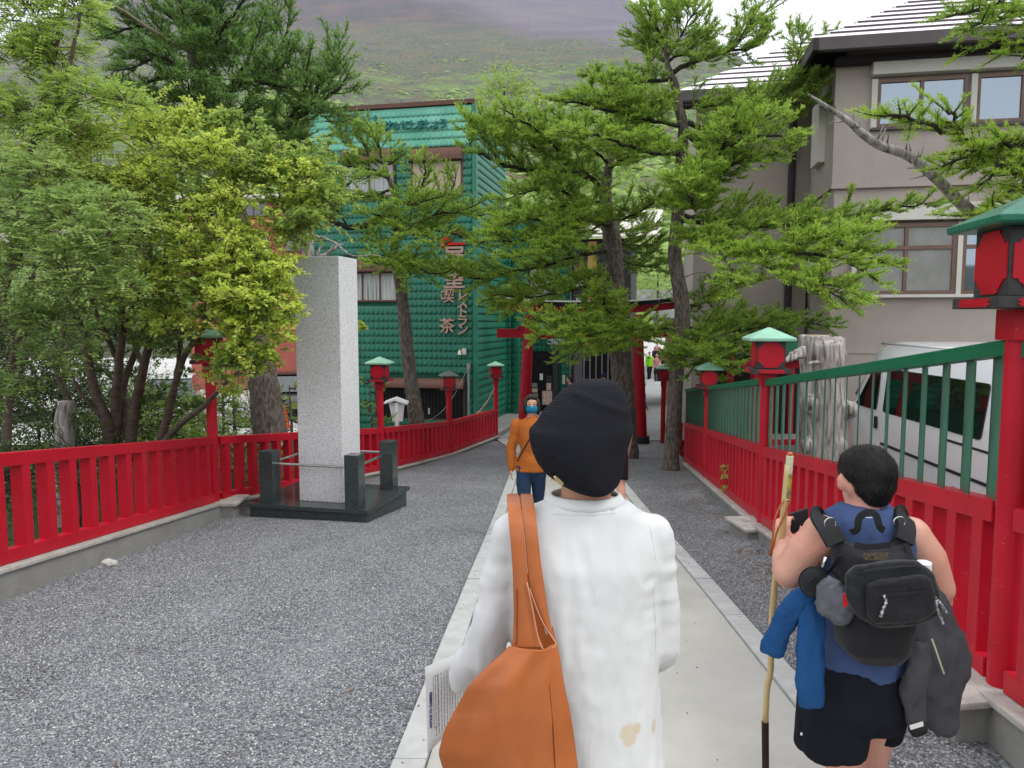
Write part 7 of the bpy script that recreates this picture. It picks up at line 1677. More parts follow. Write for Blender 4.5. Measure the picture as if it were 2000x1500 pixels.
# knitted hat
m, t, b = new_mat('black_knit'); tc = t.nodes.new('ShaderNodeTexCoord'); mp = t.nodes.new('ShaderNodeMapping'); mp.inputs['Rotation'].default_value = (0, R(16), 0); t.links.new(tc.outputs['Object'], mp.inputs[0])
wv = t.nodes.new('ShaderNodeTexWave'); wv.bands_direction = 'Z'; wv.inputs['Scale'].default_value = 64; wv.inputs['Distortion'].default_value = 1.1; wv.inputs['Detail'].default_value = 2; wv.inputs['Detail Scale'].default_value = .6; t.links.new(mp.outputs[0], wv.inputs['Vector'])
w2 = t.nodes.new('ShaderNodeTexNoise'); w2.inputs['Scale'].default_value = 320; t.links.new(tc.outputs['Object'], w2.inputs['Vector'])
ad = t.nodes.new('ShaderNodeMath'); ad.operation = 'ADD'; t.links.new(wv.outputs['Fac'], ad.inputs[0]); t.links.new(w2.outputs['Fac'], ad.inputs[1])
bp = t.nodes.new('ShaderNodeBump'); bp.inputs['Strength'].default_value = .32; bp.inputs['Distance'].default_value = .003; t.links.new(ad.outputs[0], bp.inputs['Height']); t.links.new(bp.outputs[0], b.inputs['Normal'])
cr = t.nodes.new('ShaderNodeValToRGB'); cr.color_ramp.elements[0].color = (.006, .0065, .009, 1); cr.color_ramp.elements[1].color = (.019, .0195, .024, 1); t.links.new(wv.outputs['Fac'], cr.inputs[0]); t.links.new(cr.outputs[0], b.inputs['Base Color']); b.inputs['Roughness'].default_value = .85; b.inputs['Specular IOR Level'].default_value = .10
M['knit'] = m
mb = MB(); hs_ = [(742, 1136, 1190, .035, .0), (748, 1118, 1204, .06, 0), (764, 1096, 1218, .086, 0), (785, 1078, 1229, .104, 0), (805, 1058, 1234, .114, 0), (825, 1046, 1234, .120, -.003), (838, 1032, 1237, .125, -.006), (856, 1032, 1231, .127, -.010), (880, 1038, 1223, .127, -.014), (902, 1048, 1219, .122, -.02), (921, 1063, 1215, .113, -.028), (942, 1090, 1209, .098, -.038), (956, 1118, 1196, .078, -.05), (964, 1145, 1178, .045, -.066)]
mb.loft([rowW(y, a, c, ry, .02 + d) for y, a, c, ry, d in hs_], 40); me = remesh(mb, .006, 5)
cr_a, cr_b = W(1128, 772, -.1), W(1232, 812, -.1)
def hat_fold(c):
    ab = cr_b - cr_a; t0 = max(0, min(1, ((c.x - cr_a.x) * ab.x + (c.z - cr_a.z) * ab.z) / (ab.x ** 2 + ab.z ** 2))); q = math.hypot(c.x - cr_a.x - ab.x * t0, c.z - cr_a.z - ab.z * t0)
    return .0026 * math.exp(-(q / .009) ** 2) - .002 * math.exp(-((q - .018) / .012) ** 2) + .003 * noise.noise(c * 9)
displace(me, hat_fold); hat = body_obj('hat', me, M['knit'], wm)
# small oval gold plate on the brim
M['gold'] = mat('brushed_gold', (.72, .60, .30), .3, metal=.9, var=.05)
c_ = W(1087, 925, -.0); nrm_ = Vector((-.22, -1, .0)).normalized(); tx_ = W(1094, 930.5) - W(1079, 918); tx_ = (tx_ - nrm_ * tx_.dot(nrm_)).normalized(); bx_ = nrm_.cross(tx_)
best = min((v.co for v in me.vertices), key=lambda q: (Vector((q.x, 0, q.z)) - Vector((c_.x, 0, c_.z))).length + (0 if q.y < YW else 1)).copy()
mb = MB(); n = 28; vs = []
for dd_, s_ in ((-.002, 1), (.0055, 1), (.0065, .85)): vs += [best + nrm_ * dd_ + tx_ * (cos(2 * pi * i / n) * .0155 * s_) + bx_ * (sin(2 * pi * i / n) * .006 * s_) for i in range(n)]
mb.add(vs, [(j * n + i, j * n + (i + 1) % n, (j + 1) * n + (i + 1) % n, (j + 1) * n + i) for j in range(2) for i in range(n)] + [tuple(2 * n + i for i in range(n))]); mb.build('hat_plate', M['gold'], hat)
# hair at the nape
mb = MB(); mb.ball(W(1150, 935, .03), (.066, .07, .06), n=14); body_obj('hair', remesh(mb, .008, 2), M['hair'], wm)

# leather shoulder bag
m = mat('tan_leather', (.38, .105, .024), .40, var=.16, vscale=5, bump=.16, bscale=260, spec=.4, detail=9); M['leather'] = m
M['leather_edge'] = mat('pale_leather_edge', (.50, .24, .15), .6)
bag = thing('shoulder_bag', 'tan leather hobo bag hanging from the left shoulder of the person in white', 'bag', tuple(W(1000, 1500, -.2)))
dep_y = [960, 975, 990, 1020, 1050, 1150, 1275, 1340, 1400, 1500, 1620]; dep_d = [.03, -.03, -.075, -.115, -.130, -.148, -.170, -.185, -.195, -.20, -.20]
def bd(y): return float(np.interp(y, dep_y, dep_d))
def patch(name, rows, nc, mt, parent, bulge=0.0, off=0.0, thick=.005, lift=None, left_back=0.0, ripple=0.0):
    vs = []; 
    for y, xl_, xr_ in rows:
        for j in range(nc):
            s = j / (nc - 1); x = xl_ + (xr_ - xl_) * s; yy = y + (lift(s, y) if lift else 0)
            d = bd(yy) - bulge * (1 - (2 * s - 1) ** 2) * min(1, max(0, (y - 960) / 300)) + off + left_back * max(0, .5 - s) * 2 * min(1, max(0, (y - 1270) / 120))
            d -= ripple * sin(s * 15 + y * .006) * min(1, max(0, (y - 1262) / 60))
            vs.append(W(x, yy, d))
    nr = len(rows); mb = MB(); mb.add(vs, [(i * nc + j, (i + 1) * nc + j, (i + 1) * nc + j + 1, i * nc + j + 1) for i in range(nr - 1) for j in range(nc - 1)])
    me = mb.mesh(name, M[mt], smooth=True); o = link(bpy.data.objects.new(name, me), parent)
    s1 = o.modifiers.new('sub', 'SUBSURF'); s1.levels = 2; s1.render_levels = 2; s2 = o.modifiers.new('sol', 'SOLIDIFY'); s2.thickness = thick; s2.offset = 0
    return o
def densify(rows, st=14):
    ys = np.array([r[0] for r in rows], float); out = list(np.arange(ys[0], ys[-1], st)) + [ys[-1]]
    return [(y, float(np.interp(y, ys, [r[1] for r in rows])), float(np.interp(y, ys, [r[2] for r in rows]))) for y in out]
patch('strap', densify([(966, 989, 1014), (975, 990, 1016), (1000, 992, 1019), (1050, 997, 1024), (1100, 1001, 1028), (1137, 1003, 1030), (1194, 1004, 1042), (1242, 1003, 1051), (1264, 1000, 1062)]), 5, 'leather', bag, .008)
patch('strap', densify([(966, 1015, 1040), (975, 1017, 1042), (1000, 1020, 1045), (1050, 1025.5, 1051), (1100, 1030, 1056), (1149, 1035, 1063), (1200, 1053, 1070), (1236, 1070, 1078), (1256, 1083, 1087)]), 5, 'leather', bag, .006, .004)
front = densify([(1262, 996, 1086), (1275, 985, 1089), (1300, 955, 1094), (1340, 915, 1101), (1380, 893, 1110), (1425, 869, 1118), (1470, 857, 1124), (1500, 866, 1128), (1560, 884, 1132), (1600, 905, 1128)], 10)
def lip(s, y): return (8 * math.sin(min(1, s / .75) * pi / 2) - 15 * max(0, (s - .72) / .28)) * max(0, 1 - (y - 1262) / 40)
patch('bag_front', front, 19, 'leather', bag, .045, 0, .006, lip, .035, .007)
patch('bag_back', densify([(1120, 1012, 1058), (1180, 1015, 1070), (1250, 1010, 1086), (1330, 960, 1098), (1425, 885, 1112), (1500, 880, 1120), (1600, 910, 1122)]), 7, 'leather', bag, -.01, .045, .004)
# pale cut edge along the opening and stitched seams
def seam(pts, r_, mt, off=-.006, name='seam'):
    q2 = [W(x, y, bd(y) + off - bo) for x, y, bo in pts]; mb = MB(); mb.tube([Vector(p) for p in spline(q2, 30)], r_, 6); mb.build(name, M[mt], bag, smooth=True)
seam([(1029, 1137, .004), (1041, 1194, .004), (1050, 1242, .006), (1058, 1264, .012), (1066, 1271, .022), (1076, 1267, .014), (1086, 1258, .004), (1077, 1243, .0), (1067, 1228, -.002), (1051, 1196, -.003), (1034, 1149, -.003)], .0019, 'leather_edge', name='edge_piping')
M['stitch'] = mat('dark_stitching', (.13, .035, .012), .7)
seam([(1067, 1280, .026), (1073, 1340, .028), (1080, 1420, .028), (1084, 1500, .028), (1086, 1560, .028)], .0011, 'stitch', -.0035)
seam([(1010, 1150, .006), (1009, 1250, .007), (1006, 1256, .009)], .0010, 'stitch', -.002)
# printed sheet in the left hand
sheet_ = thing('paper_sheet', 'printed sheet with blue heading held behind the tan bag', 'paper', tuple(W(865, 1370, .17)))
pc_ = [W(830, 1303, .16), W(912, 1272, .27), W(912, 1396, .27), W(835, 1472, .16)]
mb = MB(); n = 8; vs = []
for i in range(n + 1):
    for j in range(n + 1):
        a = pc_[0].lerp(pc_[1], j / n); c = pc_[3].lerp(pc_[2], j / n); p = a.lerp(c, i / n); p += Vector((0, .006 * sin(j / n * pi), 0)); vs.append(p)
mb.add(vs, [(i * (n + 1) + j, (i + 1) * (n + 1) + j, (i + 1) * (n + 1) + j + 1, i * (n + 1) + j + 1) for i in range(n) for j in range(n)]); o = mb.build('page', M['paperw'], sheet_, smooth=True); o.modifiers.new('s', 'SOLIDIFY').thickness = .0006
ex = (pc_[1] - pc_[0]).normalized(); ez_ = (pc_[0] - pc_[3]); ez_ = (ez_ - ex * ez_.dot(ex)).normalized(); en = ex.cross(ez_); en = -en if en.y > 0 else en
def on_page(u, v): return pc_[0].lerp(pc_[1], u).lerp(pc_[3].lerp(pc_[2], u), v) + Vector((0, .006 * sin(u * pi), 0))
M['ink'] = mat('grey_print', (.22, .22, .25), .7); M['inkblue'] = mat('blue_print', (.035, .04, .20), .6)
# heading and text columns run up the page, on its far side as held
rT = Matrix((-ez_ * -1, -ex, (-ez_ * -1).cross(-ex))).transposed()
text_mesh('NOTICE TO CLIMBERS', .0125, .0002, M['inkblue'], 'heading', rT, on_page(.10, .53) + en * .0016, sheet_, sx=.86, bold=.0006)
random.seed(5); mb = MB()
for c_ in range(11):
    u = .22 + c_ * .068; v = .13 + .02 * random.random()
    while v < .86:
        L_ = random.uniform(.03, .12); a, c = on_page(u, v), on_page(u, min(v + L_, .9)); mb.beam(a + en * .0010, c + en * .0010, .0020, .0004, en); v += L_ + .012
o = mb.build('print_lines', M['ink'], sheet_); o['kind'] = 'stuff'
mb = MB()
for (u0, v0, u1, v1) in ((.17, .16, .17, .78), (.27, .16, .27, .80), (.17, .16, .27, .16), (.17, .78, .27, .80)): mb.beam(on_page(u0, v0) + en * .0012, on_page(u1, v1) + en * .0012, .0012, .0004, en)
mb.build('print_box', M['ink'], sheet_)

# ================= hiker with the black backpack
YH = 2.30
def Hk(px, py, d=0.0): return P(px, py, YH + d)
gh = G(YH) + .012
hk = thing('person', 'person in a blue sleeveless top and black shorts walking with a hiking stick and backpack', 'person', (1.08, YH, gh))
J = stand((Hk(1680, 1300).x, YH, gh), R(3), 1.50)
J['k'] = .98; J['neck'] = Hk(1690, 1000, .01); J['head'] = Hk(1690, 944, .03); J['hf'] = Vector((-.34, .94, 0)).normalized(); J['chest'] = Hk(1690, 1120); J['pelvis'] = Hk(1672, 1318, .02)
J['shL'] = Hk(1604, 1042, .01); J['elL'] = Hk(1541, 1118, .03); J['wrL'] = Hk(1531, 1072, .20); J['hdL'] = Vector((.05, .45, .9)).normalized(); J['htL'] = Vector((.6, -.5, .3)); J['hp_L'] = Vector((1, 0, 0))
J['shR'] = Hk(1778, 1046, .01); J['elR'] = Hk(1832, 1150, .0); J['wrR'] = Hk(1838, 1215, .12); J['hdR'] = Vector((-.1, .5, -.5)).normalized()
J['hpL'] = Hk(1640, 1340, .02); J['knL'] = Hk(1648, 1490, .03); J['anL'] = Vector((J['knL'].x, YH - .02, gh + .08)); J['hpR'] = Hk(1712, 1340, .02); J['knR'] = Hk(1700, 1480, .20); J['anR'] = Vector((J['knR'].x, YH + .25, gh + .1))
mb = body_mb(J, curl=1.0, thick=1.08, feet=True, torso=.74, headr=.92)
# strong upper arms and a bit of trapezius
limb(mb, [Hk(1640, 1036, .03), Hk(1610, 1044, .01), Hk(1572, 1078, .015), Hk(1542, 1118, .03)], [.045, .062, .060, .052], 16); limb(mb, [Hk(1740, 1036, .03), Hk(1780, 1048, .01), Hk(1812, 1092, 0), Hk(1834, 1150, 0)], [.045, .062, .058, .049], 16)
limb(mb, [Hk(1541, 1118, .03), Hk(1535, 1090, .12), Hk(1531, 1066, .20)], [.052, .046, .032], 14)
mb.tube([Hk(1690, 1015, .03), Hk(1690, 985, .025), Hk(1692, 945, .02)], [.070, .060, .060], 16)
for ex_ in (1643, 1741): mb.ball(Hk(ex_, 941, .02), (.009, .020, .031), n=12, ax=(Vector((.92, .38, 0)), Vector((-.38, .92, 0)), Zv)); mb.ball(Hk(ex_, 951, .018), (.008, .012, .014), n=10)
me = remesh(mb, .007, 5); body_obj('body', me, M['skin'], hk)
# hair: shaped cap plus short strands
mb = MB(); hf = J['hf']; hr = Vector((hf.y, -hf.x, 0)); Hc = Hk(1693, 925, .02); ax = (hr, hf, Zv)
mb.ball(Hc + Zv * .012, (.079, .097, .080), n=18, ax=ax); mb.ball(Hc - Zv * .022 - hf * .030, (.068, .064, .070), n=16, ax=ax); mb.ball(Hc - Zv * .055 - hf * .040, (.050, .044, .045), n=14, ax=ax)
me = remesh(mb, .007, 5); displace(me, lambda c: .004 * noise.noise(c * 30)); hair = body_obj('hair', me, M['hair'], hk)
co = np.array([v.co for v in me.vertices]); no = np.array([v.normal for v in me.vertices]); pick = rng.integers(0, len(co), 16000); b0 = co[pick]; n0 = no[pick]
whorl = np.array(Hc + Zv * .085 - hf * .03); away = norm(b0 - whorl); away -= n0 * (away * n0).sum(1, keepdims=True); dr = norm(norm(away) + n0 * .28 + rng.normal(0, .13, b0.shape)); L_ = rng.uniform(.006, .016, len(b0))[:, None]
Wd = norm(np.cross(dr, n0)) * .0006; v = np.stack([b0 - Wd, b0 + Wd, b0 + dr * L_], 1).reshape(-1, 3); link(bpy.data.objects.new('hair_strands', np_mesh('hair_strands', v, np.arange(len(v)).reshape(-1, 3), M['hair'])), hair)['kind'] = 'stuff'
# sleeveless top and shorts
M['tank'] = fabric('faded_blue_jersey', (.055, .085, .185), weave=300, fold=2.5); M['shorts'] = fabric('black_shorts', (.010, .011, .017), .8, weave=500, fold=2.0)
def rowH(y, xl_, xr_, ry, d=0.0): a, c = Hk(xl_, y, d), Hk(xr_, y, d); return ((a + c) / 2, (c - a).length / 2, ry)
mb = MB(); mb.loft([rowH(1306, 1596, 1776, .135, .02), rowH(1240, 1598, 1782, .135, .02), rowH(1160, 1606, 1786, .13, .02), rowH(1095, 1606, 1782, .122, .02), rowH(1050, 1598, 1780, .115, .02), rowH(1022, 1602, 1776, .105, .02), rowH(1004, 1616, 1758, .094, .02), rowH(992, 1634, 1744, .084, .02), rowH(984, 1646, 1734, .076, .02)], 32, ex=2.3)
me = remesh(mb, .009, 5); wrinkle(me, .006, 14, .5); body_obj('sleeveless_top', me, M['tank'], hk)
mb = MB(); mb.loft([rowH(1285, 1598, 1772, .135, .02), rowH(1320, 1584, 1772, .145, .02), rowH(1370, 1570, 1768, .148, .02), rowH(1400, 1566, 1755, .13, .03)], 28, ex=2.4)
mb.loft([rowH(1360, 1566, 1690, .118, .0), rowH(1410, 1560, 1690, .115, .0), rowH(1456, 1556, 1686, .108, .0), rowH(1464, 1557, 1684, .104, .0)], 26, ex=2.4); mb.loft([rowH(1350, 1668, 1768, .11, .08), rowH(1395, 1680, 1762, .105, .11), rowH(1424, 1684, 1752, .10, .13), rowH(1432, 1690, 1742, .085, .13)], 22)
me = remesh(mb, .010, 6); wrinkle(me, .009, 10, .35); body_obj('shorts', me, M['shorts'], hk)
a = Hk(1561, 1433, -.105); text_mesh('B', .011, .0006, M['letter_white'], 'shorts_mark', Matrix((Vector((1, 0, 0)), Zv, Vector((0, -1, 0)))).transposed(), a + Vector((.006, -.002, 0)), hk, bold=.0006)
shoes(J, M['black'], hk)
# walking stick
stk = thing('walking_stick', 'pale wooden hiking stick with dark bark foot and painted top', 'walking stick', tuple(Hk(1494, 1600, .16)))
def seg_(pts, r0, r1, mt, name, n=10):
    q2 = spline([Hk(x, y, d) for x, y, d in pts], 20); mb = MB(); mb.tube([Vector(p) for p in q2], list(np.linspace(r0, r1, 20)), n); return mb.build(name, M[mt], stk, smooth=True)
M['stickwood'] = mat('peeled_pale_wood', (.50, .36, .16), .55, col2=(.60, .47, .25), vscale=12, stretch=(1, 1, .1)); M['stickbark'] = mat('dark_stick_bark', (.03, .017, .012), .8, var=.3, vscale=30, bump=.4, bscale=90)
seg_([(1540, 908, .20), (1535, 960, .20), (1528, 1030, .20), (1518, 1100, .195), (1510, 1180, .19), (1506, 1250, .19), (1505, 1310, .19), (1498, 1345, .188), (1495, 1412, .185)], .0125, .0105, 'stickwood', 'shaft')
seg_([(1494.5, 1410, .185), (1495, 1470, .18), (1496, 1560, .17), (1497, 1640, .16)], .0128, .0118, 'stickbark', 'bark_foot')
M['stickpale'] = mat('pale_green_paint', (.50, .53, .36), .5); M['stickyellow'] = mat('painted_grip', (.50, .42, .05), .45, col2=(.06, .10, .08), vscale=45, detail=3)
seg_([(1543, 890, .20), (1540, 925, .20)], .0122, .0128, 'stickpale', 'top_paint'); seg_([(1540, 926, .20), (1536, 972, .20)], .0131, .0131, 'stickyellow', 'painted_band'); seg_([(1535.6, 974, .2), (1535.3, 977, .2)], .0142, .0142, 'gold', 'cord_ring')
mb = MB(); mb.ball(Hk(1543, 887, .2), (.0115, .0115, .008), n=10); mb.build('stick_cap', M['leather'], stk, smooth=True)
mb = MB()
for pts in ([(1530, 978, .19), (1515, 1010, .18), (1508, 1060, .17), (1504, 1085, .17)], [(1541, 978, .19), (1533, 1005, .18), (1517, 1040, .17), (1507, 1088, .17)]):
    q2 = spline([Hk(*p) for p in pts], 14); mb2 = MB(); mb2.tube([Vector(p) for p in q2], .0035, 6, flat=.5); mb2.build('leather_cord', M['leather'], stk, smooth=True)
# phone in the raised hand, slip of paper under the right arm
ph = thing('phone', 'black phone held up in front of the hiker, just above the left shoulder', 'phone', tuple(Hk(1560, 1025, .25)))
a, c = Hk(1546, 1020, .26), Hk(1582, 1008, .24); ux = (c - a).normalized(); mb = MB(); mb.box(a.lerp(c, .5) + Vector((0, .02, -.012)), ((c - a).length, .011, .075), (ux, Vector((0, 1, 0)), Zv)); mb.build('phone_case', M['plastic'], ph, bevel=.004)
sp_ = thing('paper_slip', 'white paper slip sticking out beside the right arm of the hiker', 'paper', tuple(Hk(1824, 1058, .1)))
vs = [Hk(1808, 1038, .13), Hk(1835, 1066, .12), Hk(1829, 1078, .11), Hk(1806, 1052, .12)]; mb = MB(); mb.add(vs + [v + Vector((0, .001, 0)) for v in vs], [(0, 3, 2, 1), (4, 5, 6, 7), (0, 1, 5, 4), (1, 2, 6, 5), (2, 3, 7, 6), (3, 0, 4, 7)]); mb.build('slip', M['white'], sp_)
# backpack
M['pack'] = fabric('black_pack_nylon', (.018, .018, .020), .6, .2, weave=600, bump=.2, fold=2.5, sheen=.1); M['pack2'] = fabric('black_pouch_nylon', (.024, .025, .028), .55, .15, weave=700, bump=.2, fold=2.2, sheen=.1); M['web'] = mat('black_webbing', (.022, .022, .023), .75, bump=.4, bscale=400)
bp_ = thing('backpack', 'small black hydration backpack worn by the hiker', 'backpack', tuple(Hk(1700, 1270, -.12)))
mb = MB(); mb.loft([rowH(1285, 1665, 1750, .06, -.11), rowH(1262, 1640, 1768, .085, -.125), rowH(1215, 1640, 1775, .09, -.13), rowH(1160, 1640, 1778, .085, -.125), rowH(1110, 1632, 1780, .075, -.12), rowH(1070, 1626, 1777, .062, -.11), rowH(1052, 1628, 1772, .045, -.10)], 30, ex=3.2)
for s_, xs in ((0, (1628, 1640)), (1, (1756, 1772))): mb.tube([Hk(xs[0], 1052, -.10), Hk((xs[0] + xs[1]) / 2, 1036, -.09)], [.03, .022], 12)
me = remesh(mb, .008, 5)
def packfold(c): 
    q = Hk(1700, 1050, -.1); d = -.028 * math.exp(-((c.x - q.x) / .075) ** 2 - ((c.z - q.z) / .035) ** 2); return d + .004 * noise.noise(Vector((c.x * 18, c.y * 10, c.z * 12)))
displace(me, packfold); body_obj('pack_body', me, M['pack'], bp_)
def ribbon(name, pts, wd, th_, mt, parent, nrm=Vector((0, -1, .3))):
    q2 = spline(pts, 24); mb = MB(); vs = []
    for i, p in enumerate(q2):
        d = Vector(q2[min(i + 1, 23)] - q2[max(i - 1, 0)]).normalized(); s_ = d.cross(nrm).normalized(); u_ = s_.cross(d).normalized()
        for a_, b_ in ((-1, -1), (1, -1), (1, 1), (-1, 1)): vs.append(Vector(p) + s_ * (a_ * wd / 2) + u_ * (b_ * th_ / 2))
    mb.add(vs, [(4 * i + j, 4 * i + (j + 1) % 4, 4 * i + 4 + (j + 1) % 4, 4 * i + 4 + j) for i in range(23) for j in range(4)] + [(3, 2, 1, 0), tuple(92 + j for j in range(4))]); return mb.build(name, M[mt], parent, smooth=40)
ribbon('shoulder_strap', [Hk(1634, 1062, -.13), Hk(1616, 1030, -.10), Hk(1600, 1010, -.04), Hk(1596, 1012, .05), Hk(1604, 1050, .13)], .062, .014, 'web', bp_); ribbon('shoulder_strap', [Hk(1766, 1058, -.13), Hk(1770, 1030, -.10), Hk(1762, 1006, -.04), Hk(1760, 1008, .05), Hk(1762, 1050, .13)], .055, .014, 'web', bp_)
ribbon('grab_handle', [Hk(1662, 1040, -.15), Hk(1674, 1034, -.165), Hk(1678, 1012, -.17), Hk(1694, 1001, -.175), Hk(1710, 1006, -.175), Hk(1718, 1028, -.17), Hk(1726, 1036, -.15)], .020, .004, 'web', bp_, Vector((0, -1, .15)))
mb = MB(); n = 24; c_ = Hk(1697, 1004.5, -.135); mb.tube([c_ + Vector((cos(2 * pi * i / n) * .021, 0, sin(2 * pi * i / n) * .0105)) for i in range(n + 1)], .0011, 5); mb.build('top_print', M['letter_white'], hk)
for x, y in ((1622, 1022), (1757, 1020)):
    mb = MB(); c_ = Hk(x, y, -.135); mb.tube([c_ + Vector((cos(a) * .017, 0, sin(a) * .016)) for a in np.linspace(-.5, pi + .5, 14)], .0022, 6); mb.build('d_ring', M['steel'], bp_)
ribbon('velcro_strip', [Hk(1669, 1064, -.188), Hk(1690, 1068, -.192), Hk(1715, 1067, -.192), Hk(1738, 1064, -.188)], .018, .003, 'black', bp_, Vector((0, -1, 0)))
M['logo'] = mat('dull_tan_thread', (.13, .095, .055), .7)
text_mesh('CAMELBAK', .024, .0006, M['logo'], 'logo', Matrix((Vector((1, 0, .04)).normalized(), Vector((-.04, 0, 1)).normalized(), Vector((0, -1, 0)))).transposed(), Hk(1711, 1086, -.205), bp_, sx=.62, bold=.0006)
mb = MB(); a, c = Hk(1690, 1093, -.207), Hk(1734, 1092, -.207); mb.beam(a, c, .0015, .001); mb.build('logo_line', M['logo'], bp_)
ribbon('side_strap', [Hk(1605, 1125, -.05), Hk(1625, 1110, -.12), Hk(1640, 1085, -.16)], .012, .003, 'web', bp_); ribbon('side_strap', [Hk(1628, 1115, -.1), Hk(1650, 1140, -.16), Hk(1668, 1155, -.19)], .016, .003, 'web', bp_); ribbon('side_strap', [Hk(1768, 1062, -.15), Hk(1778, 1085, -.16), Hk(1786, 1100, -.17)], .014, .004, 'web', bp_)
for p, q_ in (((1613, 1088), (1606, 1108)), ((1773, 1082), (1781, 1098))):
    mb = MB(); mb.tube([Hk(*p, -.14), Hk(*q_, -.14)], .005, 8); mb.build('carabiner', M['steel'], bp_, smooth=True)
# waist pack strapped over it
wp = thing('waist_pack', 'black zipped waist pack strapped low across the backpack', 'waist pack', tuple(Hk(1745, 1220, -.24)))
def soft(poly, d0, d1, vox, sm, inset=.0):
    mb = MB(); n_ = len(poly); front = [Hk(x, y, d0) for x, y in poly]; back = [Hk(x, y, d1) for x, y in poly]; mb.add(front + back, [tuple(range(n_)), tuple(range(2 * n_ - 1, n_ - 1, -1))] + [(i, n_ + i, n_ + (i + 1) % n_, (i + 1) % n_) for i in range(n_)]); return remesh(mb, vox, sm)
me = soft([(1651, 1122), (1668, 1106), (1730, 1095), (1790, 1095), (1822, 1118), (1836, 1160), (1838, 1200), (1790, 1222), (1715, 1226), (1672, 1202), (1654, 1170)], -.30, -.17, .007, 9); wrinkle(me, .005, 16, 1); body_obj('pouch_body', me, M['pack2'], wp)
me = soft([(1692, 1142), (1720, 1132), (1800, 1122), (1820, 1132), (1830, 1196), (1790, 1214), (1712, 1218), (1692, 1200)], -.325, -.27, .006, 7); wrinkle(me, .004, 20, 1); body_obj('front_pocket', me, M['pack'], wp)
ribbon('zip', [Hk(1700, 1150, -.322), Hk(1715, 1143, -.327), Hk(1760, 1139, -.328), Hk(1805, 1133, -.322), Hk(1822, 1140, -.312)], .006, .003, 'black', wp, Vector((0, -1, 0))); ribbon('zip', [Hk(1660, 1128, -.29), Hk(1690, 1115, -.305), Hk(1740, 1108, -.308), Hk(1790, 1106, -.302), Hk(1822, 1122, -.28)], .006, .003, 'black', wp, Vector((0, -1, .3))); ribbon('zip', [Hk(1724, 1163, -.332), Hk(1770, 1159, -.334), Hk(1822, 1154, -.32)], .005, .003, 'black', wp, Vector((0, -1, 0)))
M['cordbw'] = mat('black_white_cord', (.03, .03, .03), .6, col2=(.55, .56, .58), vscale=150, detail=1)
for pts in ([(1726, 1162, -.335), (1731, 1175, -.342), (1725, 1190, -.342), (1720, 1204, -.338)], [(1826, 1167, -.31), (1838, 1180, -.31), (1850, 1198, -.30)], [(1828, 1172, -.315), (1833, 1195, -.32), (1842, 1218, -.31)]):
    q2 = spline([Hk(*p) for p in pts], 16); mb = MB(); mb.tube([Vector(p) for p in q2], [.003 + .0018 * (i % 3 == 0) for i in range(16)], 6); mb.build('zip_cord', M['cordbw'], wp, smooth=True)
mb = MB(); vs = [Hk(1647, 1160, -.262), Hk(1655, 1159, -.27), Hk(1656, 1184, -.27), Hk(1648, 1186, -.262)]; mb.add(vs + [v + Vector((0, .003, 0)) for v in vs], [(0, 3, 2, 1), (4, 5, 6, 7), (0, 1, 5, 4), (1, 2, 6, 5), (2, 3, 7, 6), (3, 0, 4, 7)]); mb.build('red_tag', M['letter_red'], wp)
bt = thing('bottle', 'white capped bottle top peeking over the right end of the waist pack', 'bottle', tuple(Hk(1803, 1120, -.16)))
mb = MB(); mb.tube([Hk(1801, 1180, -.14), Hk(1804, 1112, -.15)], .021, 16); mb.build('bottle_body', M['black'], bt, smooth=40); mb = MB(); mb.tube([Hk(1804, 1113, -.15), Hk(1804.5, 1098, -.152)], .0215, 18); mb.build('bottle_cap', M['white'], bt, bevel=.003, smooth=40)
po = thing('round_pouch', 'round black pouch clipped at the left side of the backpack', 'pouch', tuple(Hk(1588, 1160, -.1)))
mb = MB(); ax = (Vector((.96, -.28, 0)), Vector((.28, .96, 0)), Zv); mb.ball(Hk(1589, 1137, -.10), (.041, .024, .046), n=18, ax=ax); me = remesh(mb, .005, 3); body_obj('pouch_case', me, M['pack2'], po)
mb = MB(); c_ = Hk(1590, 1136, -.127); mb.tube([c_ + Vector((0, .002, 0)), c_ - Vector((0, .003, 0))], .017, 4); mb.build('pouch_emblem', M['pack'], po)
mb = MB(); c_ = Hk(1589, 1137, -.10); mb.tube([c_ + ax[0] * cos(a) * .0415 + Zv * sin(a) * .0465 for a in np.linspace(0, 2 * pi, 30)], .0022, 6); mb.build('pouch_zip', M['black'], po, smooth=True)
gr = thing('rolled_fleece', 'grey fleece rolled up and strapped beside the waist pack', 'fleece', tuple(Hk(1630, 1200, -.17)))
mb = MB(); limb(mb, [Hk(1612, 1146, -.14), Hk(1616, 1182, -.15), Hk(1640, 1196, -.17), Hk(1658, 1186, -.18)], [.024, .034, .036, .03], 14); limb(mb, [Hk(1620, 1140, -.15), Hk(1634, 1165, -.17), Hk(1646, 1180, -.19)], [.02, .036, .034], 14); me = remesh(mb, .006, 4); wrinkle(me, .010, 22, .7); body_obj('fleece_roll', me, fabric('grey_fleece', (.125, .128, .145), weave=260), gr)
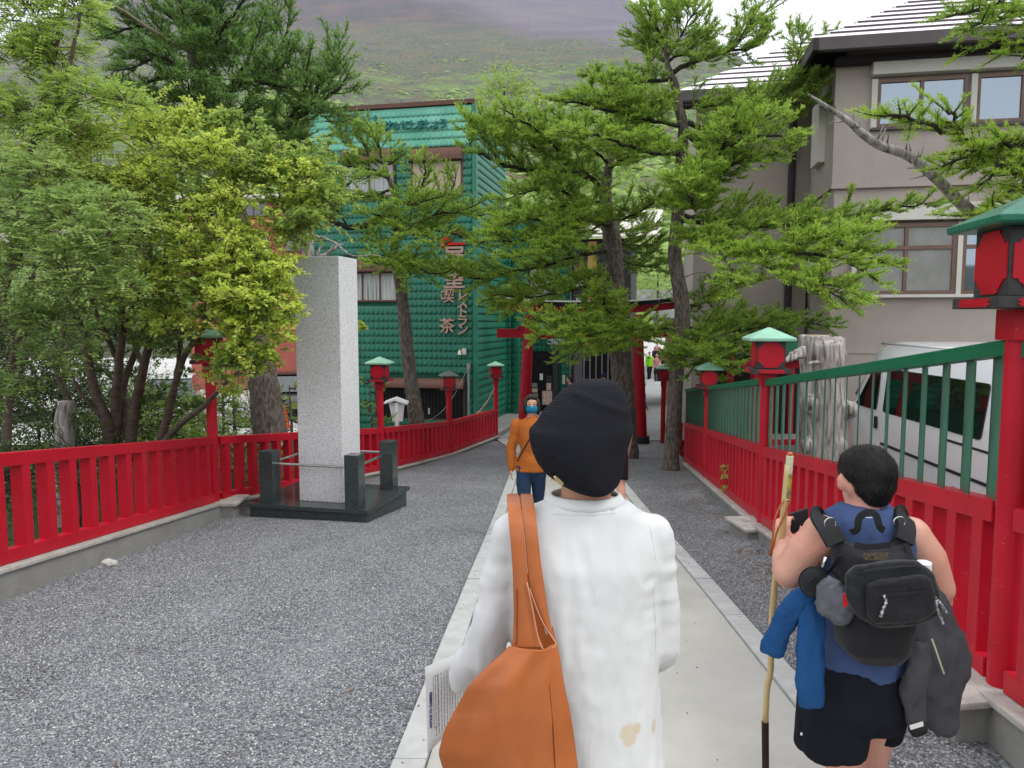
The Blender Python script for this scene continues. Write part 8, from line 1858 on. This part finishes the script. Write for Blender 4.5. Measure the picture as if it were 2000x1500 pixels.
# jackets slung over the pack
M['bluejacket'] = fabric('bright_blue_fleece', (.018, .075, .205), weave=260, fold=2); M['greyjacket'] = fabric('charcoal_shell', (.062, .062, .067), .7, weave=500, fold=3)
bj = thing('jacket', 'blue jacket slung under the pack with two sleeves hanging on the left', 'jacket', tuple(Hk(1580, 1380, -.05)))
def flat_tube(mb, rows, fl=.45):
    """hanging cloth: rows of (px centre, py, half width px, depth)"""
    q = [(Hk(x, y, d), hw * YH / F) for x, y, hw, d in rows]; n_ = 16; vs = []; k_ = len(q)
    for i, (p, r_) in enumerate(q):
        d = (q[min(i + 1, k_ - 1)][0] - q[max(i - 1, 0)][0]).normalized(); s_ = d.cross(Vector((0, -1, 0))).normalized(); u_ = s_.cross(d)
        for j in range(n_): a = 2 * pi * j / n_; vs.append(p + s_ * (cos(a) * r_) + u_ * (sin(a) * r_ * fl))
    mb.add(vs, [(i * n_ + j, i * n_ + (j + 1) % n_, (i + 1) * n_ + (j + 1) % n_, (i + 1) * n_ + j) for i in range(k_ - 1) for j in range(n_)] + [tuple(range(n_ - 1, -1, -1)), tuple((k_ - 1) * n_ + j for j in range(n_))])
mb = MB(); flat_tube(mb, [(1588, 1160, 26, -.05), (1560, 1178, 26, -.06), (1537, 1205, 26, -.06), (1522, 1235, 24, -.055), (1512, 1258, 27, -.05), (1505, 1278, 24, -.05)], .6); me = remesh(mb, .008, 4); wrinkle(me, .009, 16, 1.0); body_obj('sleeve', me, M['bluejacket'], bj)
mb = MB(); flat_tube(mb, [(1592, 1165, 22, -.07), (1586, 1210, 26, -.085), (1583, 1270, 28, -.10), (1583, 1330, 28, -.115), (1584, 1374, 25, -.12), (1585, 1380, 24, -.12)], .5); me = remesh(mb, .008, 4); wrinkle(me, .009, 12, .4); body_obj('sleeve', me, M['bluejacket'], bj)
gj = thing('jacket', 'charcoal grey jacket hanging from the right side of the pack', 'jacket', tuple(Hk(1820, 1430, -.05)))
mb = MB(); flat_tube(mb, [(1818, 1150, 24, -.05), (1822, 1200, 44, -.06), (1826, 1260, 62, -.07), (1830, 1320, 58, -.075), (1826, 1370, 48, -.07), (1822, 1418, 44, -.06), (1820, 1424, 42, -.06)], .42); flat_tube(mb, [(1838, 1180, 20, -.06), (1856, 1240, 24, -.07), (1868, 1290, 24, -.07), (1876, 1322, 19, -.06)], .6)
me = remesh(mb, .009, 4); wrinkle(me, .018, 11, .45); body_obj('jacket_body', me, M['greyjacket'], gj)
mb = MB(); flat_tube(mb, [(1800, 1255, 20, -.12), (1794, 1300, 26, -.135), (1786, 1350, 26, -.14), (1788, 1395, 22, -.135), (1790, 1412, 20, -.13)], .55); me = remesh(mb, .008, 3); wrinkle(me, .010, 16, .5); body_obj('sleeve', me, M['greyjacket'], gj)
mb = MB(); flat_tube(mb, [(1790, 1410, 17, -.13), (1793, 1424, 18, -.13), (1796, 1432, 16, -.13)], .6); mb.build('cuff', M['black'], gj, smooth=True)
mb = MB(); vs = [Hk(1777, 1418, -.158), Hk(1803, 1410, -.158), Hk(1804, 1418, -.156), Hk(1779, 1426, -.156)]; mb.add(vs + [v + Vector((0, .004, 0)) for v in vs], [(0, 3, 2, 1), (4, 5, 6, 7), (0, 1, 5, 4), (1, 2, 6, 5), (2, 3, 7, 6), (3, 0, 4, 7)]); mb.build('cuff_tab', M['white'], gj)
ribbon('jacket_zip', [Hk(1820, 1248, -.145), Hk(1828, 1270, -.142), Hk(1838, 1300, -.13), Hk(1844, 1316, -.12)], .005, .003, 'stickpale', gj, Vector((0, -1, 0)))

# ================= walker in the orange sweater, facing us
YO = 8.1; x0 = P(1038, 900, YO).x
J = stand((x0, YO, G(YO) + .04), pi, 1.575, stride=.20, arm=(.10, -.06), elbow=(.10, .18), spread=.20)
ow = thing('person', 'person in a rust orange sweater, jeans and blue face mask walking towards us', 'person', (x0, YO, G(YO) + .04))
body_obj('body', remesh(body_mb(J), .011, 4), M['skin'], ow)
me = remesh(top_mb(J, .010, 1.0, .07, 1.10, slim=.86), .011, 4); wrinkle(me, .010, 10, .7); body_obj('sweater', me, M['orange_knit'], ow)
me = remesh(trousers_mb(J, .006, 1.0, .008), .013, 4); wrinkle(me, .007, 12, .6); body_obj('jeans', me, M['denim'], ow)
me = remesh(hair_cap(J, 'bob'), .010, 4); displace(me, lambda c: .004 * noise.noise(Vector((c.x * 50, c.y * 50, c.z * 8)))); body_obj('hair', me, mat('dark_brown_hair', (.022, .013, .011), .42, var=.4, vscale=30, bump=.5, bscale=150, stretch=(1, 1, .2)), ow); shoes(J, M['black'], ow)
H = J['head']; f = J['hf']; hr = Vector((f.y, -f.x, 0)); k = J['k']
mb = MB(); vs = []; 
for i in range(9):
    a = -1.25 + 2.5 * i / 8
    for z_, e_ in ((-.006, 1.02), (-.035, 1.22), (-.07, 1.16), (-.096, .92)): vs.append(H + (hr * (sin(a) * .069 * e_ ** .5) + f * (cos(a) * .090 * e_)) * k + Zv * (z_ * k * (1 - .12 * abs(a)) - .004 * abs(a)))
mb.add(vs, [(4 * i + j, 4 * i + 4 + j, 4 * i + 5 + j, 4 * i + 1 + j) for i in range(8) for j in range(3)]); o = mb.build('face_mask', fabric('teal_mask', (.012, .17, .30), .7), ow, smooth=True); o.modifiers.new('s', 'SOLIDIFY').thickness = .004
for s in (-1, 1):
    c = H + (hr * (s * .031) + f * .094) * k + Zv * .012 * k; gl = MB(); gl.tube([c + hr * (cos(a) * .024 * k) + Zv * (sin(a) * .016 * k) for a in np.linspace(0, 2 * pi, 18)], .0018, 5); gl.build('glasses', M['gold'], ow)
    mb = MB(); mb.ball(c - f * .012 * k + Zv * .001, (.012 * k, .006 * k, .0035 * k), n=8); mb.build('eye', M['black'], ow); mb = MB(); mb.tube([c + hr * (-.014 * k) + Zv * .020 * k - f * .010, c + Zv * .024 * k - f * .006, c + hr * (.014 * k) + Zv * .020 * k - f * .010], .0022, 5); mb.build('eyebrow', M['hair'], ow)
ribbon('bag_strap', [J['shL'] + Vector((-.02, -.06, .06)), J['chest'] + Vector((.0, -.145, .02)), J['pelvis'] + Vector((-.16, -.12, .06))], .016, .005, 'stickbark', ow, Vector((0, -1, 0)))

# ================= people partly hidden and far away
YB_ = 9.2
J = stand((P(1197, 900, YB_).x, YB_, G(YB_) + .04), 0, 1.72, stride=-.22, arm=(.0, .15), elbow=(.2, .3))
dress('person in black shorts with a red side stripe, mostly hidden behind the black hat', J, (.014, .014, .016), (.012, .012, .014), 'short', None, shorts=True, vox=.014)
ribbon('side_stripe', [J['hpR'] + Vector((.105, 0, -.06)), J['hpR'].lerp(J['knR'], .5) + Vector((.108, 0, 0)), J['hpR'].lerp(J['knR'], .84) + Vector((.108, 0, 0))], .014, .003, 'letter_red', [o for o in bpy.data.objects if o.name.startswith('person')][-1], Vector((1, 0, 0)))
def far(label, px, py_feet, Y, h, head, top, bot, tp='long', cap=None, hair='short', hairm=None, stride=.15, shoe=(.02, .02, .02), gr='people walking on the road beyond the gate', zg=None, skinm='skin'):
    p = P(px, py_feet, Y); z = G(Y) + .02 if zg is None else zg
    J = stand((p.x, Y, z), head, h, stride=stride, arm=(.15, -.1), elbow=(.3, .3)); return dress(label, J, top, bot, tp, gr, hair, hairm, cap, shoe, .03, skinm)
far('person with a white cap and light blue jacket behind the right gate pillar', 1253, 845, 22.0, 1.55, R(100), (.25, .38, .50), (.02, .02, .025), cap=(.7, .7, .68), gr=None)
far('dark haired person in navy leaning by the green shop wall', 1113, 800, 23.5, 1.62, R(-80), (.015, .018, .04), (.02, .02, .025), gr=None)
far('person in navy cap and jacket among the black bars, beside the dark trunk', 1178, 800, 24.0, 1.66, R(-150), (.016, .018, .035), (.02, .02, .025), cap=(.015, .018, .05), gr=None)
far('far walker in a bright lime green jacket and black trousers', 1268, 737, 43.5, 1.66, R(170), (.22, .55, .03), (.012, .012, .014), shoe=(.7, .7, .7))
far('far walker in a pink tee shirt and dark trousers', 1282, 741, 42.5, 1.58, R(180), (.50, .20, .22), (.015, .015, .02), 'short', hair='long', hairm=M['leather'])
far('far walker in a dark jacket just behind the lime green jacket', 1281, 729, 47, 1.80, R(185), (.02, .024, .04), (.015, .015, .02))
far('far walker in brown top with a dark shoulder bag, rightmost of the group', 1296, 727, 47.5, 1.62, R(190), (.30, .14, .08), (.02, .024, .045), hair='long')
far('far walker in pale blue, touching the right gate pillar', 1250, 735, 43, 1.60, R(160), (.35, .45, .60), (.55, .55, .55), hair='long')
far('farthest walker at the back of the group in a pink top', 1283, 722, 52, 1.66, R(180), (.45, .10, .16), (.02, .02, .02))
